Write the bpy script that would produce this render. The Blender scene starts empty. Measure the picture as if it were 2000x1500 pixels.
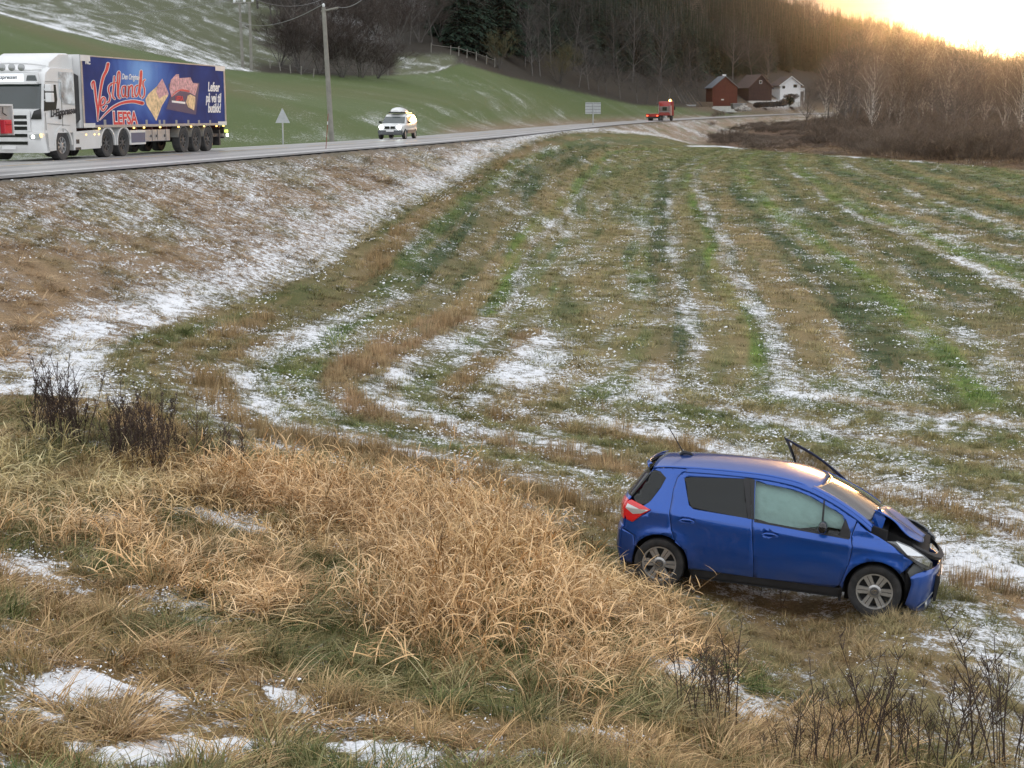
import bpy, bmesh, math, random
import numpy as np
from mathutils import Vector, Matrix, Euler
from mathutils.geometry import tessellate_polygon

# ------------------------------------------------------------------ camera, sky, sun, exposure
SC = bpy.context.scene
COL = SC.collection
CAM_H, PITCH, FPX = 1.65, math.radians(10.5), 2850.0
cam_d = bpy.data.cameras.new("camera"); cam = bpy.data.objects.new("camera", cam_d); COL.objects.link(cam)
cam.location = (0, 0, CAM_H); cam.rotation_euler = (math.pi/2 - PITCH, 0, 0)
cam_d.sensor_width = 36.0; cam_d.lens = FPX/2000*36.0; cam_d.clip_start = 0.1; cam_d.clip_end = 9000
SC.camera = cam
SC.view_settings.view_transform = 'Standard'; SC.view_settings.look = 'None'
SC.view_settings.gamma = 1.0; SC.view_settings.use_curve_mapping = False
SC.view_settings.exposure = 0.93
SUN_AZ, SUN_EL = math.radians(18.4), math.radians(3.4)

def N(nt, typ, **kw):
    n = nt.nodes.new(typ)
    for k, v in kw.items():
        if k == 'inp':
            for a, b in v.items(): n.inputs[a].default_value = b
        else: setattr(n, k, v)
    return n
W = bpy.data.worlds.new("World"); SC.world = W; W.use_nodes = True
nt = W.node_tree; nt.nodes.clear(); L = nt.links.new
sky = N(nt, 'ShaderNodeTexSky', sky_type='NISHITA', sun_disc=False, sun_elevation=SUN_EL, sun_rotation=SUN_AZ, air_density=1.0, dust_density=2.0, ozone_density=1.5)
tc = N(nt, 'ShaderNodeTexCoord')
nrm = N(nt, 'ShaderNodeVectorMath', operation='NORMALIZE'); L(tc.outputs['Generated'], nrm.inputs[0])
sunv = (math.sin(SUN_AZ)*math.cos(SUN_EL), math.cos(SUN_AZ)*math.cos(SUN_EL), math.sin(SUN_EL))
dot = N(nt, 'ShaderNodeVectorMath', operation='DOT_PRODUCT'); L(nrm.outputs[0], dot.inputs[0]); dot.inputs[1].default_value = sunv
sep = N(nt, 'ShaderNodeSeparateXYZ'); L(nrm.outputs[0], sep.inputs[0])
# cloud deck: direction projected onto a flat layer overhead so streaks flatten toward the horizon
zz = N(nt, 'ShaderNodeMath', operation='ADD', inp={1: 0.06}); L(sep.outputs[2], zz.inputs[0])
zm = N(nt, 'ShaderNodeMath', operation='MAXIMUM', inp={1: 0.03}); L(zz.outputs[0], zm.inputs[0])
dx = N(nt, 'ShaderNodeMath', operation='DIVIDE'); L(sep.outputs[0], dx.inputs[0]); L(zm.outputs[0], dx.inputs[1])
dy = N(nt, 'ShaderNodeMath', operation='DIVIDE'); L(sep.outputs[1], dy.inputs[0]); L(zm.outputs[0], dy.inputs[1])
cb = N(nt, 'ShaderNodeCombineXYZ'); L(dx.outputs[0], cb.inputs[0]); L(dy.outputs[0], cb.inputs[1])
cn = N(nt, 'ShaderNodeTexNoise', inp={'Scale': 1.1, 'Detail': 8.0, 'Roughness': 0.6, 'Distortion': 0.8}); L(cb.outputs[0], cn.inputs['Vector'])
# clouds: lavender grey away from the sun, cream to orange round it
def ramp(nt, stops, interp='LINEAR'):
    r = nt.nodes.new('ShaderNodeValToRGB'); e = r.color_ramp.elements; r.color_ramp.interpolation = interp
    while len(e) < len(stops): e.new(0.5)
    for el, (p, c) in zip(e, stops):
        el.position = p; el.color = (*c, 1) if len(c) == 3 else c
    return r
ang = N(nt, 'ShaderNodeMath', operation='ARCCOSINE'); L(dot.outputs['Value'], ang.inputs[0])
an = N(nt, 'ShaderNodeMath', operation='DIVIDE', inp={1: math.pi}); L(ang.outputs[0], an.inputs[0])
SKYS = 0.12
k = 1.0/SKYS
cloudc = ramp(nt, [(0.0, (2.0, 1.7, 1.1)), (0.009, (1.2, .90, .45)), (0.014, (.40, .26, .12)), (0.022, (.13, .11, .11)), (0.05, (.14, .14, .165)), (0.11, (.21, .21, .23)), (0.22, (.46, .46, .48)), (0.4, (.66, .67, .69)), (1.0, (.66, .67, .69))])
gapc = ramp(nt, [(0.0, (3.2, 2.9, 2.2)), (0.012, (2.2, 1.7, .9)), (0.017, (.8, .52, .2)), (0.025, (.30, .22, .13)), (0.05, (.22, .21, .22)), (0.11, (.31, .315, .35)), (0.24, (.62, .64, .68)), (0.4, (.74, .77, .81)), (1.0, (.70, .73, .78))])
L(an.outputs[0], cloudc.inputs[0]); L(an.outputs[0], gapc.inputs[0])
cm = ramp(nt, [(0.42, (1, 1, 1)), (0.58, (0, 0, 0))]); L(cn.outputs['Fac'], cm.inputs[0])
mx = N(nt, 'ShaderNodeMix', data_type='RGBA'); L(cm.outputs[0], mx.inputs[0]); L(cloudc.outputs[0], mx.inputs[6]); L(gapc.outputs[0], mx.inputs[7])
sc_ = N(nt, 'ShaderNodeVectorMath', operation='SCALE', inp={'Scale': k}); L(mx.outputs[2], sc_.inputs[0])
fin = N(nt, 'ShaderNodeMix', data_type='RGBA', inp={0: 0.975}); L(sky.outputs[0], fin.inputs[6]); L(sc_.outputs[0], fin.inputs[7])
bg = N(nt, 'ShaderNodeBackground', inp={'Strength': SKYS}); L(fin.outputs[2], bg.inputs[0])
wo = N(nt, 'ShaderNodeOutputWorld'); L(bg.outputs[0], wo.inputs[0])

sd = bpy.data.lights.new("sun", 'SUN'); sd.energy = .55; sd.angle = math.radians(10); sd.color = (1.0, .52, .19)
sun = bpy.data.objects.new("sun", sd); COL.objects.link(sun)
sun.rotation_euler = Vector([-c for c in sunv]).to_track_quat('-Z', 'Y').to_euler()

# ------------------------------------------------------------------ helpers
random.seed(7); RNG = np.random.default_rng(7)
FW = np.array([0, math.cos(PITCH), -math.sin(PITCH)]); UPV = np.array([0, math.sin(PITCH), math.cos(PITCH)]); RT = np.array([1., 0, 0])
def tanel(v):                      # slope dz/dY of the sight line through picture row v
    b = (750 - v)/FPX
    return (b*UPV[2] + FW[2])/(b*UPV[1] + FW[1])
def at(u, v, Y):                   # the point at distance Y along a sight line
    d = (u-1000)/FPX*RT + (750-v)/FPX*UPV + FW
    t = Y/d[1]; return np.array([d[0]*t, Y, CAM_H + d[2]*t])
def azs(u, v=400): 
    d = (u-1000)/FPX*RT + (750-v)/FPX*UPV + FW
    return d[0]/d[1]
def atz(u, v, z):
    d = (u-1000)/FPX*RT + (750-v)/FPX*UPV + FW
    t = (z-CAM_H)/d[2]; return np.array([d[0]*t, d[1]*t, z])
def project(P):
    d = P - np.array([0, 0, CAM_H]); w = d@FW
    return 1000 + FPX*(d@RT)/w, 750 - FPX*(d@UPV)/w
def sstep(a, b, x):
    t = np.clip((x-a)/(b-a), 0, 1); return t*t*(3-2*t)
def vnoise(x, y, seed=0):
    xi = np.floor(x).astype(np.int64); yi = np.floor(y).astype(np.int64); xf = x-xi; yf = y-yi
    def h(a, b):
        n = (a*374761393 + b*668265263 + seed*974711) & 0xffffffff
        n = ((n ^ (n >> 13))*1274126177) & 0xffffffff
        return ((n ^ (n >> 16)) & 0xffff)/65535.0
    u = xf*xf*(3-2*xf); v = yf*yf*(3-2*yf)
    return (h(xi, yi)*(1-u)+h(xi+1, yi)*u)*(1-v) + (h(xi, yi+1)*(1-u)+h(xi+1, yi+1)*u)*v
def fbm(x, y, o=4, seed=0):
    s = 0; a = .5; t = 0
    for i in range(o):
        s = s + a*vnoise(x, y, seed+i*17); t += a; a *= .5; x = x*2.03+3.1; y = y*2.03+1.7
    return s/t

def tag(o, label=None, cat=None, group=None, kind=None):
    if label: o['label'] = label
    if cat: o['category'] = cat
    if group: o['group'] = group
    if kind: o['kind'] = kind
    return o
def empty(name, loc=(0, 0, 0), rz=0.0, label=None, cat=None, group=None):
    o = bpy.data.objects.new(name, None); COL.objects.link(o); o.empty_display_size = .3
    o.location = loc; o.rotation_euler = (0, 0, rz)
    return tag(o, label, cat, group)
def copy_tree(o, parent=None):
    c = o.copy(); COL.objects.link(c)
    if parent: c.parent = parent
    for ch in list(o.children): copy_tree(ch, c)
    return c
def link_mesh(name, me, mat=None, parent=None):
    o = bpy.data.objects.new(name, me); COL.objects.link(o)
    if mat is not None and not me.materials:
        for m_ in (mat if isinstance(mat, (list, tuple)) else [mat]): me.materials.append(m_)
    if parent is not None: o.parent = parent
    return o
def np_mesh(name, verts, quads=None, tris=None):
    me = bpy.data.meshes.new(name); verts = np.asarray(verts, np.float32)
    idx = []; starts = []; tot = 0
    n4 = 0 if quads is None else len(quads); n3 = 0 if tris is None else len(tris)
    me.vertices.add(len(verts)); me.vertices.foreach_set('co', verts.ravel())
    loops = np.concatenate([np.asarray(q, np.int32).ravel() for q in (quads, tris) if q is not None and len(q)])
    st = np.concatenate([np.arange(n4)*4, n4*4 + np.arange(n3)*3]).astype(np.int32)
    me.loops.add(len(loops)); me.loops.foreach_set('vertex_index', loops)
    me.polygons.add(n4+n3); me.polygons.foreach_set('loop_start', st)
    me.update(calc_edges=True); me.validate(); return me
class MB:
    """collects shapes and links them as ONE mesh object"""
    def __init__(s): s.v = []; s.f = []
    def add(s, vs, fs):
        b = len(s.v); s.v += [tuple(map(float, p)) for p in vs]; s.f += [tuple(i+b for i in f) for f in fs]; return s
    def box(s, c, d, R=None):
        x, y, z = [q/2 for q in d]; vs = [(-x,-y,-z),(x,-y,-z),(x,y,-z),(-x,y,-z),(-x,-y,z),(x,-y,z),(x,y,z),(-x,y,z)]
        if R is not None: vs = [R @ Vector(p) for p in vs]
        return s.add([(p[0]+c[0], p[1]+c[1], p[2]+c[2]) for p in vs], [(0,3,2,1),(4,5,6,7),(0,1,5,4),(1,2,6,5),(2,3,7,6),(3,0,4,7)])
    def bx(s, x0, x1, y0, y1, z0, z1): return s.box(((x0+x1)/2, (y0+y1)/2, (z0+z1)/2), (abs(x1-x0), abs(y1-y0), abs(z1-z0)))
    def prism(s, poly, a0, a1, axis='y'):
        n = len(poly); m = {'y': lambda p, a: (p[0], a, p[1]), 'x': lambda p, a: (a, p[0], p[1]), 'z': lambda p, a: (p[0], p[1], a)}[axis]
        vs = [m(p, a0) for p in poly] + [m(p, a1) for p in poly]
        fs = [tuple(range(n))[::-1], tuple(range(n, 2*n))] + [(i, (i+1) % n, n+(i+1) % n, n+i) for i in range(n)]
        return s.add(vs, fs)
    def loft(s, rings, cap=True, closed=True):
        n = len(rings[0]); vs = [p for r in rings for p in r]; fs = []
        for i in range(len(rings)-1):
            for j in range(n if closed else n-1):
                a = i*n+j; b = i*n+(j+1) % n; fs.append((a, b, b+n, a+n))
        if cap: fs += [tuple(range(n))[::-1], tuple(range((len(rings)-1)*n, len(rings)*n))]
        return s.add(vs, fs)
    def tube(s, pts, r, n=8, cap=True):
        pts = [Vector(p) for p in pts]; rs = r if isinstance(r, (list, tuple)) else [r]*len(pts); rings = []
        for i, p in enumerate(pts):
            d = (pts[min(i+1, len(pts)-1)] - pts[max(i-1, 0)]).normalized()
            a = d.orthogonal().normalized() if i == 0 else (prev - d*prev.dot(d)).normalized()
            prev = a; b = d.cross(a)
            rings.append([p + (a*math.cos(t)+b*math.sin(t))*rs[i] for t in [2*math.pi*k/n for k in range(n)]])
        return s.loft(rings, cap)
    def lathe(s, prof, c, axis='y', n=32):     # prof: (radius, offset)
        rings = []
        for r, o in prof:
            ring = []
            for k in range(n):
                t = 2*math.pi*k/n; a, b = r*math.cos(t), r*math.sin(t)
                ring.append({'y': (c[0]+a, c[1]+o, c[2]+b), 'x': (c[0]+o, c[1]+a, c[2]+b), 'z': (c[0]+a, c[1]+b, c[2]+o)}[axis])
            rings.append(ring)
        return s.loft(rings, True)
    def build(s, name, mat, parent=None, smooth=False, bevel=0, loc=None, seg=2):
        me = bpy.data.meshes.new(name); me.from_pydata(s.v, [], s.f); me.update()
        bm = bmesh.new(); bm.from_mesh(me); bmesh.ops.recalc_face_normals(bm, faces=bm.faces); bm.to_mesh(me); bm.free()
        if bevel:
            bm = bmesh.new(); bm.from_mesh(me)
            ed = [e for e in bm.edges if len(e.link_faces) == 2 and e.calc_face_angle(0) > .5]
            bmesh.ops.bevel(bm, geom=ed, offset=bevel, segments=seg, affect='EDGES', profile=.6); bm.to_mesh(me); bm.free()
        if smooth: 
            me.polygons.foreach_set('use_smooth', [True]*len(me.polygons))
            try: me.set_sharp_from_angle(angle=math.radians(40))
            except Exception: pass
        o = link_mesh(name, me, mat, parent)
        if loc is not None: o.location = loc
        return o

# ------------------------------------------------------------------ materials
def mat(name, col, rough=.6, metal=0.0, spec=.5, coat=0.0, var=0.0, vscale=4.0, dirt=0.0, dcol=(.12, .10, .08), bump=0.0, bscale=30, emit=None, estr=1.0, trans=0.0, alpha=1.0, ior=1.45, coatr=.03):
    m = bpy.data.materials.new(name); m.use_nodes = True; nt = m.node_tree; b = nt.nodes['Principled BSDF']; L = nt.links.new
    b.inputs['Base Color'].default_value = (*col, 1); b.inputs['Roughness'].default_value = rough; b.inputs['Metallic'].default_value = metal
    b.inputs['Specular IOR Level'].default_value = spec; b.inputs['Coat Weight'].default_value = coat; b.inputs['Coat Roughness'].default_value = coatr
    b.inputs['Transmission Weight'].default_value = trans; b.inputs['Alpha'].default_value = alpha; b.inputs['IOR'].default_value = ior
    if emit: b.inputs['Emission Color'].default_value = (*emit, 1); b.inputs['Emission Strength'].default_value = estr
    tc = nt.nodes.new('ShaderNodeTexCoord'); last = None
    if var or dirt:
        n1 = N(nt, 'ShaderNodeTexNoise', inp={'Scale': vscale, 'Detail': 6.0, 'Roughness': .6}); L(tc.outputs['Object'], n1.inputs['Vector'])
        lo = tuple(max(0, c*(1-var)) for c in col); hi = tuple(c*(1+var) for c in col)
        r = ramp(nt, [(.3, lo), (.7, hi)]); L(n1.outputs['Fac'], r.inputs[0]); last = r.outputs[0]
        if dirt:
            n2 = N(nt, 'ShaderNodeTexNoise', inp={'Scale': vscale*.6, 'Detail': 8.0, 'Roughness': .7}); L(tc.outputs['Object'], n2.inputs['Vector'])
            r2 = ramp(nt, [(.45, (0, 0, 0)), (.75, (dirt, dirt, dirt))]); L(n2.outputs['Fac'], r2.inputs[0])
            mx = N(nt, 'ShaderNodeMix', data_type='RGBA', inp={7: (*dcol, 1)}); L(r2.outputs[0], mx.inputs[0]); L(last, mx.inputs[6]); last = mx.outputs[2]
        L(last, b.inputs['Base Color'])
    if bump:
        n3 = N(nt, 'ShaderNodeTexNoise', inp={'Scale': bscale, 'Detail': 5.0}); L(tc.outputs['Object'], n3.inputs['Vector'])
        bp = N(nt, 'ShaderNodeBump', inp={'Strength': bump, 'Distance': .02}); L(n3.outputs['Fac'], bp.inputs['Height']); L(bp.outputs[0], b.inputs['Normal'])
    return m
# ------------------------------------------------------------------ terrain heights
class TPS:
    def __init__(s, pts):          # pts: (X, Y, z); interpolates the slope angle over (azimuth, log distance)
        P = np.array(pts, float); s.q = np.c_[P[:, 0]/P[:, 1]*4, np.log(P[:, 1])]; t = (P[:, 2]-CAM_H)/P[:, 1]
        n = len(P); K = s.k(s.q[:, None]-s.q[None]) + np.eye(n)*1e-4; A = np.c_[np.ones(n), s.q]
        M = np.block([[K, A], [A.T, np.zeros((3, 3))]]); s.w = np.linalg.solve(M, np.r_[t, 0, 0, 0])
    def k(s, d):
        r2 = (d**2).sum(-1); return r2*np.log(r2+1e-9)*.5
    def __call__(s, X, Y):
        q = np.stack([X/Y*4, np.log(Y)], -1).reshape(-1, 2); o = np.empty(len(q)); n = len(s.q)
        for i in range(0, len(q), 50000):
            c = q[i:i+50000]; o[i:i+50000] = s.k(c[:, None]-s.q[None])@s.w[:n] + s.w[n] + c@s.w[n+1:]
        return o.reshape(X.shape)*Y + CAM_H
A_ = lambda u, v, Y: tuple(at(u, v, Y))
LOW = TPS([(-1.5,1.5,-.1),(0,1.5,-.15),(1.5,1.5,-.2),(0,5,-1.3),(-3,5,-1.0),(3.5,5,-2.1),(-2,2.5,-.3),(3,3,-.9),
    A_(0,1500,7.6),A_(500,1500,8.6),A_(1000,1500,9.3),A_(1500,1500,10.5),A_(2000,1500,11.7),A_(2500,1500,12),
    A_(0,1150,12),A_(500,1150,13.5),A_(1000,1150,15),A_(1350,1300,13.6),A_(1700,1300,13.9),A_(0,850,20),A_(500,900,20.5),A_(900,980,20),A_(1200,1130,17),
    (1.76,16.79,-3.97),(4.15,16.03,-4.07),(2.21,18.22,-4.07),(4.6,17.46,-4.17),(7,15,-4.15),(3,13.5,-4.05),
    A_(0,700,25),A_(240,670,27),A_(640,550,42),A_(900,440,71),A_(1150,320,158),A_(1400,283,250),A_(2000,332,145),A_(1700,305,185),
    (5.7,36,-4.15),(12,60,-4.15),(20,36,-4.2),(30,80,-4.15),(24,145,-4.0),(0,60,-3.85),(-3,31,-3.35),(10,22,-4.25),(2,25,-4.1),(45,40,-4.3),(60,100,-4.2),(8,8,-3.95),
    (-8,15,-2.0),(-16,30,-1.5),(-30,60,-2.5),(-7,8,-1.1),
    A_(1500,262,300),A_(2000,300,190),A_(2000,245,350),A_(1700,235,430),A_(2400,250,350),A_(2400,330,145),A_(1800,225,600),A_(2300,222,700),A_(1650,280,240)])
UP = TPS([A_(0,310,58),A_(-400,330,50),A_(300,285,75),A_(650,266,95),A_(900,252,125),A_(1240,231,270),A_(1400,222,345),
    A_(0,150,95),A_(440,190,115),A_(0,28,140),A_(-400,-100,150),A_(300,82,160),A_(530,140,180),A_(770,147,200),A_(900,117,240),A_(700,200,140),
    A_(1000,150,262),A_(1100,176,295),A_(1240,203,340),A_(1000,210,200),A_(1380,214,420),
    A_(0,0,165),A_(0,-160,260),A_(530,0,260),A_(770,60,262),A_(900,40,300),A_(1000,0,350),A_(1240,110,430),A_(1240,-20,560),A_(1000,-160,520),
    A_(1400,150,490),A_(1400,30,700),A_(1500,205,480),A_(1600,200,520),A_(1700,195,600),A_(1560,60,800),A_(1700,90,850),A_(1800,112,920),A_(1880,140,1000),A_(1800,195,660),
    A_(2000,150,1500),A_(2000,202,760),A_(2400,150,1500),A_(1560,75,1100),A_(1300,-40,900),A_(800,-200,700),A_(2300,205,800),A_(1940,146,1250),
    A_(0,-250,600),A_(1000,-150,1400),A_(1700,110,1600),A_(2400,165,2600),A_(1000,-60,2600),A_(0,-150,2600)])
# near edge of the carriageway
def catmull(P, step=3.0):
    P = np.array(P, float); out = []
    for i in range(len(P)-1):
        a = P[max(i-1, 0)]; b = P[i]; c = P[i+1]; d = P[min(i+2, len(P)-1)]
        n = max(2, int(np.linalg.norm(c-b)/step))
        for t in np.arange(n)/n:
            out.append(.5*((2*b)+(c-a)*t+(2*a-5*b+4*c-d)*t*t+(3*b-a-3*c+d)*t**3))
    out.append(P[-1]); return np.array(out)
r0 = np.array([*atz(0, 349, 0)]); r1 = np.array([*atz(640, 297, 0)])
dd_ = (r1-r0)/np.linalg.norm(r1-r0)
EDGE = catmull([r0-dd_*60, r0-dd_*20, r0, r1, at(1000, 266.5, 113), at(1240, 241, 245), at(1400, 230.5, 340), at(1590, 222, 480), at(1800, 218, 650), at(2150, 214, 900), at(2600, 212, 1200)], 4.0)
ROADW = 7.6
def edge_dist(X, Y, poly=None):
    """signed distance to the polyline (+ on the camera's side) and height there"""
    P = EDGE if poly is None else poly
    sh = X.shape; x = X.ravel(); y = Y.ravel(); best = np.full(x.shape, 1e12); sg = np.zeros_like(x); hz = np.zeros_like(x); al = np.zeros_like(x); run = 0
    for a, b in zip(P[:-1], P[1:]):
        ab = b[:2]-a[:2]; l2 = ab@ab; t = np.clip(((x-a[0])*ab[0]+(y-a[1])*ab[1])/l2, 0, 1)
        px = x-a[0]-t*ab[0]; py = y-a[1]-t*ab[1]; d2 = px*px+py*py; m = d2 < best
        cr = -(ab[0]*py - ab[1]*px)
        best = np.where(m, d2, best); sg = np.where(m, np.sign(cr), sg)
        if len(a) > 2: hz = np.where(m, a[2]+t*(b[2]-a[2]), hz)
        al = np.where(m, run+t*math.sqrt(l2), al); run += math.sqrt(l2)
    return (np.sqrt(best)*sg).reshape(sh), hz.reshape(sh), al.reshape(sh)
def heights(X, Y):
    d, rz, al = edge_dist(X, Y)
    lo = LOW(X, Y); up = UP(X, Y)
    emb = rz - .03 - .40*np.maximum(0, d-.5)
    kk = .35; h = np.clip(.5+.5*(emb-lo)/kk, 0, 1)
    zn = lo*(1-h)+emb*h + kk*h*(1-h)
    dd = -d-ROADW
    zf = (rz-.12)*(1-sstep(0, 9, dd)) + up*sstep(0, 9, dd)
    z = np.where(d > 0, zn, np.where(dd > 0, zf, rz-.07))
    # tussocks and small swells
    rough = np.where(d > .6, 1.0, 0)*sstep(.6, 2, d) + sstep(1, 4, dd)
    near = sstep(26, 12, Y)
    z = z + rough*((fbm(X*1.3, Y*1.3, 3, 3)-.5)*.10 + near*(fbm(X*4, Y*4, 3, 9)-.5)*.10)
    z = z + sstep(120, 400, Y)*(fbm(X*.02, Y*.02, 3, 5)-.5)*np.minimum(Y*.004, 5)*sstep(20, 80, dd)
    z = np.where(z > 150, 150+(z-150)/(1+np.maximum(z-150, 0)/120), z)
    return z, d, dd, al
def hgt(x, y):
    X = np.array([[float(x)]]); Y = np.array([[float(y)]]); return float(heights(X, Y)[0][0, 0])

# ------------------------------------------------------------------ ground sheet
az = np.concatenate([np.linspace(-1.4, -.42, 30)[:-1], np.linspace(-.42, .42, 520), np.linspace(.42, 1.4, 30)[1:]])
Yv = np.concatenate([np.linspace(.6, 6.5, 20)[:-1], 1/np.linspace(1/6.5, 1/120, 430)[:-1], np.geomspace(120, 1100, 170)[:-1], np.geomspace(1100, 1750, 16)])
AZ, YY = np.meshgrid(az, Yv); XX = AZ*YY
ZZ, DD, DF, AL = heights(XX, YY)
UU, VV = project(np.stack([XX, YY, ZZ], -1))
PW = lambda pts: np.array([atz(u, v, z)[:2] for u, v, z in pts])
BND = catmull(np.c_[PW([(1390,285,-3.8),(1280,292,-3.8),(1150,320,-3.8),(1020,372,-3.75),(900,440,-3.65),(760,502,-3.4),(640,556,-3.15),(400,628,-2.85),(255,672,-2.7),(222,712,-2.75),(255,775,-2.85),(400,850,-3.0),(640,905,-3.4),(900,965,-3.7),(1180,1075,-3.9)]), np.zeros(15)], 1.0)[:, :2]
BND = np.vstack([BND, [[2.6, 14.2], [3.6, 12.0], [6.5, 10.0], [12, 7.0]]])
SB, _, SAL = edge_dist(XX, YY, BND); SB = -SB      # + inside the mown field (to the right of the line walking away... sign fixed below)
if SB[np.argmin(np.abs(Yv-40)), np.argmin(np.abs(az-.15))] < 0: SB = -SB
# stripe tables: (offset, kind) ; kinds -> (colour, snow, tuft type)
KC = {  # base colour (linear), snow cover
 'stalk': ((.17,.115,.055), .22), 'tan': ((.215,.165,.085), .30), 'ridge': ((.27,.175,.105), .12), 'green': ((.075,.115,.030), .36),
 'dark': ((.033,.060,.026), .30), 'bright': ((.10,.165,.030), .28), 'snow': ((.15,.13,.07), .67), 'mix': ((.108,.130,.048), .42),
 'stub': ((.165,.150,.068), .34), 'olive': ((.085,.095,.032), .16)}
HEAD = [(0,'olive'),(.8,'stalk'),(1.8,'snow'),(2.5,'green'),(3.6,'ridge'),(4.5,'snow'),(5.2,'mix'),(5.8,'stalk'),(6.5,'snow'),(7.6,'stub'),(8.4,'mix'),(9.4,'snow'),(10.2,'stub'),(11,'mix'),(12.2,'snow'),(13,'mix')]
SIDE = [(0,'olive'),(.4,'stalk'),(1.2,'green'),(1.9,'dark'),(2.2,'dark'),(3.4,'tan'),(4.3,'bright'),(4.8,'snow'),(5.1,'mix'),(6.2,'stub'),(8.2,'mix'),(9.2,'dark'),(10.0,'snow'),(10.5,'stub'),(11.6,'bright'),(12.1,'snow'),(12.9,'tan'),(14.8,'dark'),(15.8,'mix'),(16.6,'bright'),(17.4,'stub'),(18.6,'dark'),(20,'olive'),(21,'snow'),(21.7,'bright'),(22.6,'mix'),(23.8,'tan'),(25,'dark'),(26.5,'green'),(27.6,'snow'),(28.4,'tan'),(29.8,'dark'),(31.5,'green'),(33,'tan'),(34.5,'dark'),(37,'mix'),(39,'green'),(42,'tan'),(44,'dark'),(48,'green'),(52,'mix'),(58,'green')]
def lookup(tab, s, soft=.18):
    col = np.zeros(s.shape+(3,)); sn = np.zeros(s.shape)
    c0, n0 = KC[tab[0][1]]; col[...] = c0; sn[...] = n0
    for off, k_ in tab[1:]:
        w = sstep(off-soft, off+soft, s); c, n_ = KC[k_]
        col = col*(1-w[..., None]) + np.array(c)*w[..., None]; sn = sn*(1-w)+n_*w
    return col, sn
def field_cols(X, Y, SB):
    wob = (fbm(X*.35, Y*.12, 3, 21)-.5)*1.3
    # distance from the roadside boundary line only / from the near headland line only
    i0 = int(np.argmin((BND[:, 0]+7.2)**2+(BND[:, 1]-27)**2))
    q = np.abs(edge_dist(X, Y, BND[:i0+1])[0]); hb = np.abs(edge_dist(X, Y, BND[i0:])[0])
    ex = BND[0]; 
    c1, s1 = lookup(HEAD, SB+wob*.45); c2, s2 = lookup(SIDE, q+wob*.6+ (fbm(X*.1, Y*.03, 2, 8)-.5)*1.2)
    rn = fbm(q*2.4+3, Y*.10, 3, 95)[..., None]; a_ = .62*sstep(.50, .66, rn); b_ = .62*sstep(.50, .34, rn)
    c2 = c2*(1-a_)+np.array((.215, .165, .085))*a_; c2 = c2*(1-b_)+np.array((.040, .070, .026))*b_; s2 = s2+(fbm(q*1.7, Y*.16, 3, 97)-.5)*.55*sstep(.1, .3, s2)-.05
    rh = fbm(SB*2.0+5, SAL*.25, 3, 98)[..., None]; a_ = .5*sstep(.50, .66, rh); c1 = c1*(1-a_)+np.array((.235, .165, .09))*a_; b_ = .5*sstep(.48, .34, rh); c1 = c1*(1-b_)+np.array((.055, .085, .03))*b_
    w = sstep(12.0, 15.5, hb+(fbm(X*.3, Y*.3, 2, 5)-.5)*5)*sstep(-.5, .8, q-1.6+0*q)
    w = np.where(q < 4.4, sstep(9, 16, hb), w)
    return c1*(1-w[..., None])+c2*w[..., None], s1*(1-w)+s2*w
def blob(u0, v0, a, b, ang=0, U=None, V=None):
    c, s = math.cos(ang), math.sin(ang); x = (U-u0)*c+(V-v0)*s; y = -(U-u0)*s+(V-v0)*c
    return np.exp(-((x/a)**2+(y/b)**2))
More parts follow.
